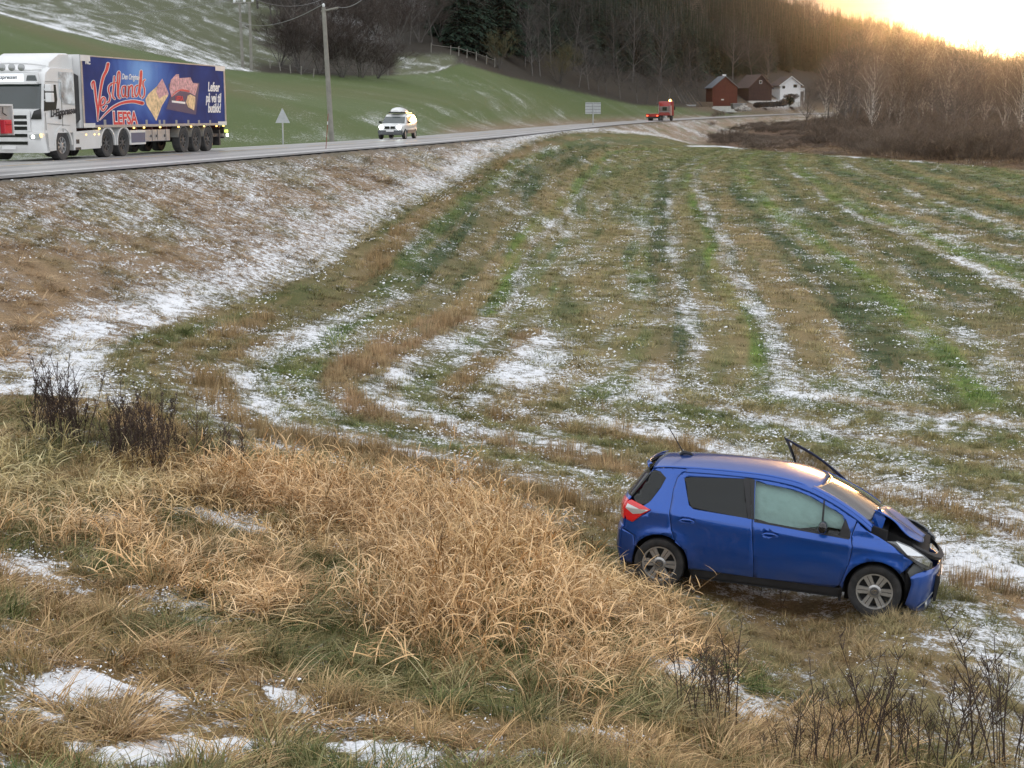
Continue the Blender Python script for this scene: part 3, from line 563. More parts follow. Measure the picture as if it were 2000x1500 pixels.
# tall blond grass on the slope in front
TU = [-200, 0, 150, 330, 500, 700, 900, 1080, 1200, 1290, 1350, 1420]
def tall_d(i):
    U, V = i['U'], i['V']
    top = np.interp(U, TU, [870, 880, 905, 945, 935, 955, 985, 1070, 1165, 1205, 1255, 1370])
    bot = np.interp(U, TU, [1045, 1050, 1075, 1110, 1180, 1250, 1340, 1390, 1390, 1400, 1380, 1370])+(fbm(i['X']*.9, i['Y']*.9, 3, 202)-.5)*180
    w = sstep(top-18, top+25, V+12)*sstep(bot+45, bot-35, V)*sstep(1450, 1300, U)
    gap = blob(400, 1015, 130, 22, .35, U, V)+blob(620, 1065, 90, 18, .3, U, V)+blob(1330, 1300, 90, 60, 0, U, V)*.8
    return np.clip(w*(1-.85*np.clip(gap, 0, 1))*(.12+1.0*sstep(.36, .56, fbm(i['X']*1.1, i['Y']*1.1, 3, 201))), 0, 1)*car_clear(i)
i, r = sample(6000, (9, 22), tall_d, 11); n = len(i['X'])
gre = sstep(420, 60, i['U'])*sstep(1060, 960, i['V'])+.25*sstep(.55, .7, fbm(i['X']*.9, i['Y']*.9, 2, 203))
tn = (1-gre[:, None])*np.array((.53, .32, .145))+gre[:, None]*np.array((.26, .28, .10)); tn = tn*(1+r.normal(0, .28, (n, 1)))*(.62+.8*fbm(i['X']*2.1, i['Y']*2.1, 2, 209)[:, None])*np.where(fbm(i['X']*.7, i['Y']*.7, 2, 205)[:, None] > .52, 1.12, .85)
hs = np.interp(i['U'], [0, 300, 900, 1100, 1200, 1400], [.72, .70, .85, .80, .62, .5])*(.25+1.15*fbm(i['X']*.8, i['Y']*.8, 3, 207))*r.uniform(.65, 1.2, n)
scatter("dry_grass", tallsrc, np.c_[i['X'], i['Y'], i['Z']], rots(n, r, .16), scl3(n, r, .75, 1.1, hs), tn, .42)
# flattened straw and low tufts nearer the camera
def lit_d(i):
    U, V = i['U'], i['V']; nn = fbm(i['X']*1.6, i['Y']*1.6, 3, 211)
    fg = ((i['SB'] < 0) & (i['Y'] < 22))*1.0
    return np.clip(fg*(1-.97*sstep(.34, .58, i['S']))*(.25+.9*sstep(.38, .6, nn)), 0, 1)*car_clear(i)
i, r = sample(4600, (6.2, 22), lit_d, 12); n = len(i['X'])
gm = sstep(.50, .62, fbm(i['X']*.8, i['Y']*.8, 3, 61))[:, None]; tn = (np.array((.40, .25, .115))*(1-gm)+np.array((.10, .13, .035))*gm)*(1+r.normal(0, .25, (n, 1)))
wa = r.normal(-.4, .5, n); ro = rots(n, r, .12); ro[:, 2] = wa
scatter("dry_grass", litsrc, np.c_[i['X'], i['Y'], i['Z']], ro, scl3(n, r, .45, .95, r.uniform(.35, .85, n)), tn, .55)
i, r = sample(5200, (6.2, 22), lambda i: np.clip(((i['SB'] < 0) & (i['Y'] < 22))*(1-.93*sstep(.38, .62, i['S']))*.55, 0, 1)*car_clear(i), 13); n = len(i['X'])
gm = sstep(.44, .60, fbm(i['X']*.8, i['Y']*.8, 3, 61))[:, None]; tn = (np.array((.30, .20, .09))*(1-gm)+np.array((.055, .085, .022))*gm)*(1+r.normal(0, .25, (n, 1)))
scatter("grass_tuft", mixsrc, np.c_[i['X'], i['Y'], i['Z']], rots(n, r, .2), scl3(n, r, .6, 1.2), tn, .7)
# mown field near the car and out to the bend
def fld_d(i, k=1.0):
    nn = fbm(i['X']*2.2, i['Y']*2.2, 3, 221)
    return np.clip((i['SB'] > -.1)*(i['D'] > 3)*(1-.62*sstep(.35, .75, i['S']))*(.3+.9*sstep(.36, .58, nn))*k, 0, 1)*car_clear(i, -.1)
def lum(C): return C@np.array((.3, .6, .1))
i, r = sample(15000, (10, 30), lambda i: fld_d(i), 14); n = len(i['X'])
scatter("grass_tuft", mixsrc, np.c_[i['X'], i['Y'], i['Z']], rots(n, r, .2), scl3(n, r, .45, .95, r.uniform(.5, 1.0, n)), tint_of(i, r, 1.6), .75)
i, r = sample(60000, (28, 130), lambda i: fld_d(i, .8)*np.clip(sstep(130, 45, i['Y'])+.1, 0, 1), 15); n = len(i['X'])
scatter("field_grass", lowsrc, np.c_[i['X'], i['Y'], i['Z']], rots(n, r, .15), scl3(n, r, .8, 1.6, r.uniform(.6, 1.3, n)), tint_of(i, r, 1.4, .38), .85)
i, r = sample(70000, (68, 235), lambda i: fld_d(i, .8)*np.clip(sstep(62, 110, i['Y'])+.1, 0, 1)*(i['V'] > 284), 19); n = len(i['X'])
scatter("field_grass", lowsrc, np.c_[i['X'], i['Y'], i['Z']], rots(n, r, .15), scl3(n, r, 1.4, 2.6, r.uniform(.45, .9, n)), tint_of(i, r, 1.35, .35), .9)
# upright stalk bands along the field edge and the first rows
def stk_d(i):
    red = i['C'][:, 0]/(i['C'][:, 1]+1e-4); return np.clip((i['SB'] > -.2)*(i['D'] > 3)*sstep(1.25, 1.5, red)*(1-.75*sstep(.45, .8, i['S'])), 0, 1)*car_clear(i, -.1)*(.35+.65*sstep(30, 24, i['Y'])+.5*(i['SB'] < 5))*.9
i, r = sample(20000, (17, 52), stk_d, 16); n = len(i['X'])
scatter("stubble", stksrc, np.c_[i['X'], i['Y'], i['Z']], rots(n, r, .12), scl3(n, r, .6, 1.25, r.uniform(.7, 1.15, n)), tint_of(i, r, 1.5), .7)
# roadside bank
def bank_d(i):
    nn = fbm(i['X']*1.2, i['Y']*.8, 3, 231); return np.clip((i['SB'] < .1)*(i['D'] > .9)*((i['Y'] > 22)|(i['U'] < 250))*(1-.75*sstep(.45, .85, i['S']))*(.25+.9*sstep(.35, .6, nn)), 0, 1)
i, r = sample(20000, (19, 62), lambda i: bank_d(i)*.9, 17); n = len(i['X']); ro = rots(n, r, .15); ro[:, 2] = r.normal(-.5, .8, n)
scatter("bank_grass", litsrc+mixsrc[:2], np.c_[i['X'], i['Y'], i['Z']], ro, scl3(n, r, .5, 1.0, r.uniform(.35, .8, n)), tint_of(i, r, 1.5), .78)
i, r = sample(42000, (60, 190), lambda i: bank_d(i)*.7, 18); n = len(i['X'])
scatter("bank_grass", litsrc, np.c_[i['X'], i['Y'], i['Z']], rots(n, r, .15), scl3(n, r, .9, 1.9, r.uniform(.25, .5, n)), tint_of(i, r, 1.35), .85)

# thin snow caught on the flattened grass: crumbs and flakes lying between and on the tufts
def fleck_mesh(seed, n, spread, r0, r1, zmax):
    r = np.random.default_rng(seed); vs = []; ts = []
    for k_ in range(n):
        a = r.uniform(0, 6.28); d_ = spread*math.sqrt(r.uniform()); c = np.array([d_*math.cos(a), d_*math.sin(a), r.uniform(.0, zmax)]); R0 = r.uniform(r0, r1); e = r.uniform(.3, .9); o = r.uniform(0, 3.14); m = 6; k0 = len(vs)
        tx, ty = r.normal(0, .25, 2)
        for q in range(m):
            t = 2*math.pi*q/m; rr_ = R0*r.uniform(.55, 1.2); x, y = rr_*math.cos(t), rr_*e*math.sin(t); x, y = x*math.cos(o)-y*math.sin(o), x*math.sin(o)+y*math.cos(o); vs.append(c+[x, y, x*tx+y*ty-R0*.25])
        vs.append(c+[0, 0, R0*.22])
        for q in range(m): ts.append((k0+q, k0+(q+1) % m, k0+m))
    me = np_mesh('snow_crumbs', np.array(vs), tris=np.array(ts)); me.polygons.foreach_set('use_smooth', [True]*len(me.polygons)); return me
SNOWM = mat("snow_crumb", (.83, .845, .87), .7, spec=.2)
flk = [source('snow_crumbs', fleck_mesh(700+i_, 24, .32, .005, .030, .035), SNOWM, xy) for i_, xy in enumerate([(3.0, 24.5), (-1.0, 27), (6, 22)])]
def flk_d(i, k=1.0):
    nn = fbm(i['X']*2.5, i['Y']*2.5, 3, 241); m_ = np.where((i['D'] > .8)&((i['SB'] > -.1)|(i['Y'] > 21)), 1.0, 0)
    return np.clip(m_*k*np.clip(1.8*(i['S']-.16), .08, 1)*sstep(.40, .62, nn), 0, 1)*car_clear(i, -.1)
i, r = sample(11000, (10, 34), lambda i: flk_d(i, .8), 51); n = len(i['X']); scatter("snow_crumbs", flk, np.c_[i['X'], i['Y'], i['Z']], rots(n, r, .1), scl3(n, r, .7, 1.3)*np.interp(i['Y'], [12, 24], [.38, 1.0])[:, None], None)
i, r = sample(20000, (34, 90), lambda i: flk_d(i, .6), 52); n = len(i['X']); scatter("snow_crumbs", flk, np.c_[i['X'], i['Y'], i['Z']], rots(n, r, .1), scl3(n, r, 1.0, 1.9), None)
i, r = sample(12000, (85, 230), lambda i: flk_d(i, .45)*(i['V'] > 262), 53); n = len(i['X']); scatter("snow_crumbs", flk, np.c_[i['X'], i['Y'], i['Z']], rots(n, r, .1), scl3(n, r, 1.6, 2.8), None)
i, r = sample(6500, (6.2, 22), lambda i: np.clip(((i['SB'] < 0)&(i['Y'] < 22))*np.clip(2.2*(i['S']-.30), .0, 1)*sstep(.40, .6, fbm(i['X']*3, i['Y']*3, 3, 243)), 0, 1)*car_clear(i), 54); n = len(i['X']); scatter("snow_crumbs", flk, np.c_[i['X'], i['Y'], i['Z']+.02], rots(n, r, .15), scl3(n, r, .30, .65), None)
# ------------------------------------------------------------------ trees
def bark(name, lo, hi, sc=6, birch=False):
    m = mat(name, lo, .85, spec=.1); nt = m.node_tree; b = nt.nodes['Principled BSDF']; L = nt.links.new
    tc = nt.nodes.new('ShaderNodeTexCoord'); oi = nt.nodes.new('ShaderNodeObjectInfo')
    n1 = N(nt, 'ShaderNodeTexNoise', inp={'Scale': float(sc), 'Detail': 5.0}); L(tc.outputs['Object'], n1.inputs['Vector'])
    r = ramp(nt, [(.35, lo), (.65, hi)] if not birch else [(.38, (.05, .045, .04)), (.46, lo), (.7, hi)]); L(n1.outputs['Fac'], r.inputs[0])
    v = N(nt, 'ShaderNodeMapRange'); L(oi.outputs['Random'], v.inputs[0]); v.inputs[3].default_value = .7; v.inputs[4].default_value = 1.35
    s = N(nt, 'ShaderNodeVectorMath', operation='SCALE'); L(r.outputs[0], s.inputs[0]); L(v.outputs[0], s.inputs['Scale']); L(s.outputs[0], b.inputs['Base Color']); return m
BARK = bark("grey_bark", (.10, .092, .084), (.19, .178, .165)); TWIG = bark("brown_twigs", (.058, .054, .052), (.105, .098, .092), 1.2); BIRCH = bark("birch_bark", (.36, .33, .29), (.58, .54, .48), 3, True)
TWIGR = bark("reddish_twigs", (.105, .082, .066), (.19, .155, .125), 1.0); TWIGO = bark("olive_twigs", (.12, .105, .055), (.20, .18, .10), 1.0)
NEED = bark("spruce_needles", (.014, .028, .019), (.034, .056, .036), .9); DARKT = bark("dark_twigs", (.05, .04, .035), (.10, .08, .068), 1.0)
def skeleton(seed, H, kind):
    """trunk tubes and twig slivers of a leafless tree"""
    r = np.random.default_rng(seed); tr = MB(); tw_v = []; tw_f = []
    def sliver(a, b, w):
        d = b-a; s = np.cross(d, r.normal(0, 1, 3)); s = s/(np.linalg.norm(s)+1e-6)*w; k = len(tw_v)
        tw_v.extend([a-s, a+s, b]); tw_f.append((k, k+1, k+2))
    def grow(p, d, ln, rad, lv, maxlv, up, nch, spread):
        n = 4; pts = [p]; dd = d.copy()
        for i in range(n):
            dd = dd + r.normal(0, .10 if lv else .035, 3) + np.array([0, 0, up]); dd /= np.linalg.norm(dd); pts.append(pts[-1]+dd*ln/n)
        if lv <= 1 and rad > .03: tr.tube(pts, [max(.008, rad*(1-.75*i/n)) for i in range(n+1)], 5 if lv == 0 else 3, cap=False)
        else:
            for i in range(n): sliver(pts[i], pts[i+1]+(pts[i+1]-pts[i])*.2, max(rad*(1-i/n/1.3), .016))
        if lv >= maxlv: return
        for c in range(nch[lv]):
            t = r.uniform(*( (.22, 1.0) if lv == 0 else (.15, 1.0))); k = min(int(t*n), n-1); q = pts[k]+(pts[k+1]-pts[k])*(t*n-k)
            ax = pts[k+1]-pts[k]; ax /= np.linalg.norm(ax); s = r.normal(0, 1, 3); s -= s@ax*ax; s /= np.linalg.norm(s)
            an = spread*r.uniform(.6, 1.3); nd = ax*math.cos(an)+s*math.sin(an)
            L_ = ln*(.50-.22*t if lv == 0 else .55-.15*t)*r.uniform(.7, 1.25)
            grow(q, nd, L_, rad*(.42-.2*t if lv == 0 else .4), lv+1, maxlv, up*1.2, nch, spread)
    if kind == 'birch': grow(np.zeros(3), np.array([r.normal(0, .05), r.normal(0, .05), 1.]), H, .013*H, 0, 3, .035, [34, 9, 7], .62)
    elif kind == 'alder': grow(np.zeros(3), np.array([r.normal(0, .08), r.normal(0, .08), 1.]), H, .014*H, 0, 3, .02, [26, 9, 7], .85)
    elif kind == 'round':
        for k in range(9):
            a = r.uniform(0, 6.28); l = r.uniform(.1, .75); grow(np.array([r.normal(0, .15), r.normal(0, .15), 0]), np.array([math.cos(a)*l, math.sin(a)*l, 1.])/math.hypot(l, 1), H*r.uniform(.75, .95), .008*H, 0, 3, .03, [11, 6, 6], .5)
    else:   # shrub thicket
        for k in range(26):
            a = r.uniform(0, 6.28); l = r.uniform(.05, .5); R0 = H*.5
            grow(np.array([r.normal(0, R0*.5), r.normal(0, R0*.5), 0]), np.array([math.cos(a)*l, math.sin(a)*l, 1.])/math.hypot(l, 1), H*r.uniform(.6, 1), .006*H, 0, 2, .02, [12, 6], .4)
    me1 = bpy.data.meshes.new('trunk')
    if tr.v: me1.from_pydata(tr.v, [], tr.f)
    me2 = np_mesh('crown', np.array(tw_v), tris=np.array(tw_f))
    return me1, me2
def spruce_mesh(seed, H=16, R=3.3):
    r = np.random.default_rng(seed); t = MB(); t.tube([(0, 0, 0), (0, 0, H*.5), (0, 0, H)], [.018*H, .01*H, .002*H], 6, cap=False)
    me1 = bpy.data.meshes.new('trunk'); me1.from_pydata(t.v, [], t.f); vs = []; fs = []
    z = H*.07
    while z < H*.99:
        f = 1-z/H; rad = R*(f**.75)*r.uniform(.8, 1.1); nb = max(6, int(15*f+6))
        for k in range(nb):
            a = r.uniform(0, 6.28); l = rad*r.uniform(.55, 1.15); c, s = math.cos(a), math.sin(a); dr = -.30*l*r.uniform(.6, 1.3)+.1*l*(1-f)
            for q in range(4):
                t0 = q/4; t1 = (q+1)/4+.1; w = l*.32*(1-t0*.5)*r.uniform(.7, 1.2)
                p0 = np.array([c*l*t0, s*l*t0, z+dr*t0*t0*1.1]); p1 = np.array([c*l*t1, s*l*t1, z+dr*t1*t1*1.1-.02*l]); sd = np.array([-s, c, 0])*w
                k0 = len(vs); vs += [p0, p1+sd+[0, 0, -w*.5*r.uniform(.3, 1.2)], p1+[0, 0, w*.15], p1-sd+[0, 0, -w*.5*r.uniform(.3, 1.2)]]; fs += [(k0, k0+1, k0+2), (k0, k0+2, k0+3)]
        z += H*.032*r.uniform(.7, 1.2)
    for k in range(3): 
        k0 = len(vs); a = k*2.1; vs += [[.1*math.cos(a), .1*math.sin(a), H*.93], [.1*math.cos(a+2), .1*math.sin(a+2), H*.93], [0, 0, H*1.03]]; fs.append((k0, k0+1, k0+2))
    return me1, np_mesh('crown', np.array(vs), tris=np.array(fs))
KIND = {}
def add_kind(k, mm, m1, m2):
    me1, me2 = mm; me1.materials.append(m1); me2.materials.append(m2); KIND.setdefault(k, []).append((me1, me2))
for s_ in range(3): add_kind('birch', skeleton(10+s_, 15, 'birch'), BIRCH, TWIGR)
for s_ in range(3): add_kind('alder', skeleton(20+s_, 12, 'alder'), BARK, TWIG)
for s_ in range(2): add_kind('round', skeleton(30+s_, 9, 'round'), BARK, TWIGO)
for s_ in range(2): add_kind('dark', (KIND['round'][s_][0].copy(), KIND['round'][s_][1].copy()), BARK, DARKT)
for me_ in KIND['dark']:
    for q in me_: 
        mm_ = q.materials[-1]; q.materials.clear(); q.materials.append(mm_)
for s_ in range(2): add_kind('shrub', skeleton(40+s_, 4, 'shrub'), BARK, TWIGR)
for s_ in range(3): add_kind('spruce', spruce_mesh(50+s_), BARK, NEED)
HT = {'birch': 17.5, 'alder': 14.5, 'round': 10.5, 'dark': 10.5, 'shrub': 4.6, 'spruce': 16}
def tree(name, k, x, y, h, label, group, cat='tree', sq=1.0, sd=None, z=None):
    r = random.Random(int(x*131+y*17)); t = empty(name, (x, y, (hgt(x, y) if z is None else z)-.15), r.uniform(0, 6.28), label, cat, group)
    s = h/HT[k]; t.scale = (s*sq, s*sq, s); t.rotation_euler[0] = r.uniform(-.04, .04); me1, me2 = KIND[k][r.randrange(len(KIND[k])) if sd is None else sd]
    if len(me1.vertices): link_mesh('trunk', me1, None, t)
    link_mesh('crown', me2, None, t); return t
def T(name, k, u, vb, Y, hpx, label, group=None, sq=1.0, sd=None, cat='tree'):
    X = azs(u, vb)*Y; return tree(name, k, X, Y, hpx*Y/FPX*1.0, label, group, cat, sq, sd)
# the thicket behind the left meadow
for i, (u, vb, Y, h, sq) in enumerate([(548,128,190,110,1.1),(585,134,186,125,1.15),(625,138,188,115,1.2),(668,140,187,112,1.2),(705,143,190,95,1.3),(738,143,192,78,1.3),(610,100,215,130,1.2),(690,95,220,120,1.2),(770,95,235,120,1.1),(735,60,250,120,1.2),(640,50,250,100,1.2),(820,92,252,105,1.1),(560,60,235,90,1.2),(860,95,262,110,1.0)]):
    T('bare_tree', 'dark', u, vb, Y, h, 'dark bushy leafless tree in the thicket behind the meadow fence', 'leafless trees in the thicket behind the meadow fence', sq*1.25)
for u, vb, Y, h in [(800,98,245,120),(845,100,252,150),(712,70,240,90)]: T('bare_tree', 'alder', u, vb, Y, h, 'slender leafless tree right of the dark thicket', 'slender leafless trees right of the dark thicket', .9)
for u, vb, Y, h, sq in [(895,128,255,150,1.25),(915,124,258,190,1.1),(935,110,270,190,1.0),(985,110,285,200,1.0),(1015,100,300,210,1.0)]:
    T('spruce_tree', 'spruce', u, vb, Y, h, 'tall dark spruce at the upper corner of the meadow', 'spruces at the upper corner of the meadow', sq)
T('bare_tree', 'round', 975, 142, 262, 78, 'olive round-crowned leafless tree nearest the dark spruces', None, 1.0, 0)
T('bare_tree', 'round', 1093, 176, 300, 84, 'olive round-crowned leafless tree midway along the meadow edge', None, 1.15, 1)
T('bare_tree', 'alder', 1212, 196, 335, 100, 'pale forked leafless tree at the meadow edge above the road sign', None, 1.0, 1)
for u, vb, Y, h in [(1040,165,285,110),(1055,163,292,120),(1130,185,312,105),(1150,187,318,110),(1170,190,322,100),(1185,193,328,95),(1245,202,345,80),(1262,204,350,90),(1283,206,360,85),(1305,208,375,80),(1320,208,385,90),(1340,209,400,75),(1025,150,290,140),(1075,160,310,150),(1120,165,330,150),(1200,175,370,140),(1235,180,380,150),(1290,190,400,150)]:
    T('bare_tree', 'alder', u, vb, Y, h, 'grey leafless tree along the lower edge of the hill forest', 'grey leafless trees along the lower edge of the hill forest', 1.0)
for u, vb, Y, h in [(1365,205,440,70),(1385,200,445,60),(1470,190,520,110),(1500,192,520,100),(1350,190,450,100),(1430,185,500,120)]:
    T('bare_tree', 'alder', u, vb, Y, h, 'leafless tree close behind the farm buildings', 'leafless trees close behind the farm buildings', 1.1)
# right-hand wood between the field and the road
rr = random.Random(5)
T('birch_tree', 'birch', 1632, 268, 285, 140, 'slim pale birch trunk nearest the end of the road', None, .7, 0)
T('birch_tree', 'birch', 1700, 295, 225, 165, 'tall white birch leaning slightly in front of the wood', None, .9, 1)
T('birch_tree', 'birch', 1752, 300, 225, 150, 'slender pale birch just right of the leaning white birch', None, .85, 2)
T('birch_tree', 'birch', 1960, 318, 200, 170, 'pale birch near the right edge of the photo', None, .85, 0)
T('birch_tree', 'birch', 1610, 235, 370, 125, 'birch with a fan of fine branches right of the white house', None, 1.1, 2)
T('bare_tree', 'alder', 1573, 240, 330, 95, 'dark leafless tree standing before the snowy end of the road', None, 1.0, 0)
GL = 'leafless birches and alders in the brown wood on the right'
for i in range(130):
    u = rr.uniform(1610, 2260); f = rr.random(); Y = 190+ (f**.8)*330 + max(0, 1750-u)*.45; 
    if u < 1720 and Y < 250: Y += 70
    k = 'birch' if rr.random() < .5 else 'alder'; hm = rr.uniform(11, 17.5)*(1.35 if Y > 330 else 1)
    X = azs(u)*Y; d_ = edge_dist(np.array([X]), np.array([Y]))[0][0]
    if abs(d_+ROADW/2) < 14: continue
    tree('birch_tree' if k == 'birch' else 'bare_tree', k, X, Y, hm, 'leafless %s standing among many in the brown wood' % ('birch' if k == 'birch' else 'grey tree'), GL if k == 'birch' else GL+', grey ones', sq=rr.uniform(.8, 1.15))
for i in range(70):
    u = rr.uniform(1385, 2250); fe = np.interp(u, [1200,1400,1500,1700,2000,2300], [286,285,296,309,333,352]); Y0 = 5.65/max(1e-3, -tanel(fe)); Y = Y0*rr.uniform(1.03, 1.45); 
    if 1500 < u < 1535: continue
    X = azs(u)*Y; hm = rr.uniform(1.0, 2.0) if u < 1600 else rr.uniform(2.2, 5.0); dk = u < 1640
    tree('willow_bush', 'shrub', X, Y, hm, 'twiggy brown bush at the far edge of the field', 'twiggy bushes along the far edge of the field', 'bush', sq=rr.uniform(1.1, 1.7))
# hill forest: a mass nobody could count
def forest_pts(n, seed, cond, dens=None):
    r = np.random.default_rng(seed); out = []
    U = r.uniform(380, 2200, n); Y = np.exp(r.uniform(math.log(190), math.log(1300), n)); a = np.array([azs(u) for u in (380, 2200)]); A = np.interp(U, (380, 2200), a); X = A*Y
    keep = (r.uniform(0, 1, n) < (Y/1300)**.9*3.0); X, Y, U = X[keep], Y[keep], U[keep]
    Z, d, dd, al = heights(X[None], Y[None]); Z = Z[0]; dd = dd[0]; d = d[0]; _, V = project(np.stack([X, Y, Z], -1))
    yl = np.interp(U, [380, 500, 530, 700, 790, 850, 900, 1000, 1240, 1400, 1560, 1700, 1900, 2200], [-40, 20, 80, 90, 60, 60, 118, 148, 200, 196, 196, 196, 200, 202])
    base = (dd > 25)&(V < yl-3)&(V > -260)&~((np.abs(U-1470) < 130)&(V > 178)&(Y < 500))
    if U.size: base &= ~((U > 560)&(U < 780)&(V > 8)&(V < 55)&(fbm(X*.03, Y*.03, 2, 12) > .48))
    m_ = base & cond(U, V, X, Y); return X[m_], Y[m_], Z[m_], U[m_], V[m_], r
def src_tree(k, i, u, v, Y):   # one joined mesh per kind used as the instanced source; it stands in the forest itself
    me1, me2 = KIND[k][i]; bm = bmesh.new(); bm.from_mesh(me1); nf = len(bm.faces); bm.from_mesh(me2); me = bpy.data.meshes.new('forest')
    for j, f in enumerate(bm.faces): f.material_index = 0 if j < nf else 1
    bm.to_mesh(me); bm.free(); me.materials.append(me1.materials[0]); me.materials.append(me2.materials[0])
    X = azs(u)*Y; o = bpy.data.objects.new('forest', me); COL.objects.link(o); o.location = (X, Y, hgt(X, Y)-.2); return tag(o, kind='stuff')
SPR = [src_tree('spruce', i, 1100+40*i, 0, 430+i*10) for i in range(3)]
BAR = [src_tree('alder', i, 1000+50*i, 0, 420) for i in range(3)]+[src_tree('birch', 0, 1180, 0, 450)]
mixn = lambda X, Y: fbm(X*.018, Y*.018, 3, 301)
X, Y, Z, U, V, r = forest_pts(90000, 401, lambda U, V, X, Y: (U > 860)&(mixn(X, Y)+.16*sstep(900, 1100, U)*sstep(80, 20, V)+.10*(U < 1050)-.06*sstep(1650, 1900, U)*1-.08*sstep(120, 190, V) > .40)); n = len(X)
m_ = np.arange(n) < 9000; X, Y, Z, U, V = X[m_], Y[m_], Z[m_], U[m_], V[m_]; n = len(X); SC['nspruce'] = n
scatter("spruce_forest", SPR, np.c_[X, Y, Z-.3], np.c_[np.zeros((n, 2)), r.uniform(0, 6.28, n)], scl3(n, r, .7, 1.15)*np.array([.85, .85, 1.0]), None)
X, Y, Z, U, V, r = forest_pts(70000, 402, lambda U, V, X, Y: (mixn(X, Y)+.05*(U < 1050)-.08*sstep(120, 190, V)-.3*(U < 900) < .43)); m_ = np.arange(len(X)) < 900; X, Y, Z = X[m_], Y[m_], Z[m_]; n = len(X); SC['nbare'] = n
scatter("bare_forest", BAR, np.c_[X, Y, Z-.3], np.c_[np.zeros((n, 2)), r.uniform(0, 6.28, n)], scl3(n, r, .7, 1.15), None)
# undergrowth of the right-hand wood
def und(i):
    fe = np.interp(i['U'], [1200,1400,1500,1700,2000,2300], [286,285,296,309,333,352]); return ((i['D'] > 6)&(i['U'] > 1390)&(i['V'] < fe-1)&(i['V'] > np.interp(i['U'], [1500, 1600, 1700], [243, 238, 222]))).astype(float)*.55*(.25+.75*sstep(.4, .6, fbm(i['X']*.05, i['Y']*.05, 2, 9)))
shs = []
for k_ in range(2):
    me = KIND['shrub'][k_][1].copy(); o = bpy.data.objects.new('undergrowth', me); COL.objects.link(o); p_ = at(1800+60*k_, 300, 205); o.location = (p_[0], p_[1], hgt(p_[0], p_[1])); tag(o, kind='stuff'); shs.append(o)
i, r = sample(16000, (150, 560), und, 33); n = len(i['X']); SC['nund'] = n
scatter("undergrowth", shs, np.c_[i['X'], i['Y'], i['Z']-.1], rots(n, r, .1), scl3(n, r, .3, .9, 1)*np.c_[np.full(n, 1.5), np.full(n, 1.5), r.uniform(.6, 1.2, n)*np.where(i['U'] < 1640, .35, 1)], None)
# ------------------------------------------------------------------ the crashed blue hatchback
def carpaint(name, col, flake=.25):
    m = mat(name, col, .34, .60, .5, coat=1.0, coatr=.03); nt = m.node_tree; b = nt.nodes['Principled BSDF']; L = nt.links.new
    tc = nt.nodes.new('ShaderNodeTexCoord'); n1 = N(nt, 'ShaderNodeTexNoise', inp={'Scale': 5.0, 'Detail': 8.0, 'Roughness': .7}); L(tc.outputs['Object'], n1.inputs['Vector'])
    sp = N(nt, 'ShaderNodeSeparateXYZ'); L(tc.outputs['Object'], sp.inputs[0])
    lo = N(nt, 'ShaderNodeMapRange'); L(sp.outputs[2], lo.inputs[0]); lo.inputs[1].default_value = .62; lo.inputs[2].default_value = .22     # road dirt low down
    g = N(nt, 'ShaderNodeMath', operation='MULTIPLY', use_clamp=True); L(lo.outputs[0], g.inputs[0]); L(n1.outputs['Fac'], g.inputs[1])
    g2 = N(nt, 'ShaderNodeMath', operation='MULTIPLY', inp={1: .55}); L(g.outputs[0], g2.inputs[0])
    mx = N(nt, 'ShaderNodeMix', data_type='RGBA', inp={6: (*col, 1), 7: (.16, .15, .14, 1)}); L(g2.outputs[0], mx.inputs[0]); L(mx.outputs[2], b.inputs['Base Color'])
    r = N(nt, 'ShaderNodeMapRange'); L(n1.outputs['Fac'], r.inputs[0]); r.inputs[3].default_value = .02; r.inputs[4].default_value = .10; L(r.outputs[0], b.inputs['Coat Roughness']); return m
BLUE = carpaint("blue_car_paint", (.006, .074, .37)); BLACKP = mat("black_plastic", (.018, .018, .02), .55, var=.3, vscale=8); GLOSSB = mat("gloss_black", (.01, .01, .011), .12, coat=.6)
TINT = mat("tinted_glass", (.010, .012, .012), .06, spec=.45); RUB = mat("tyre_rubber", (.022, .022, .023), .8, var=.35, vscale=12, dirt=.4, dcol=(.09, .08, .07)); ALU = mat("alloy_silver", (.50, .50, .49), .35, .75, dirt=.5, dcol=(.16, .15, .14), vscale=7)
CHR = mat("chrome", (.75, .76, .78), .12, 1.0); GREYP = mat("grey_plastic", (.16, .17, .17), .5, var=.2); REDL = mat("red_lens", (.55, .01, .015), .12, coat=1.0, emit=(.8, .02, .02), estr=.05); CLR = mat("clear_lens", (.55, .57, .58), .10, .35, coat=1.0)
AIRB = mat("airbag_cloth", (.62, .76, .76), .8, var=.12, vscale=5, bump=1.0, bscale=9); PLATE = mat("plate_white", (.75, .75, .74), .4); INSIDE = mat("dark_interior", (.02, .021, .023), .8); WELL = mat("wheel_well", (.010, .010, .010), .9)
SHATTER = mat("windscreen_glass", (.05, .055, .05), .07, spec=.7, coat=1.0)
CLEARG = bpy.data.materials.new("clear_glass"); CLEARG.use_nodes = True
nt = CLEARG.node_tree; nt.nodes.clear(); o_ = nt.nodes.new('ShaderNodeOutputMaterial'); mxs = nt.nodes.new('ShaderNodeMixShader'); tr_ = N(nt, 'ShaderNodeBsdfTransparent', inp={0: (.72, .82, .78, 1)}); gl_ = N(nt, 'ShaderNodeBsdfGlossy', inp={'Roughness': .03}); fr_ = N(nt, 'ShaderNodeFresnel', inp={'IOR': 1.5})
nt.links.new(fr_.outputs[0], mxs.inputs[0]); nt.links.new(tr_.outputs[0], mxs.inputs[1]); nt.links.new(gl_.outputs[0], mxs.inputs[2]); nt.links.new(mxs.outputs[0], o_.inputs[0])
def ipl(x, xs, ys): return np.interp(x, xs, ys)
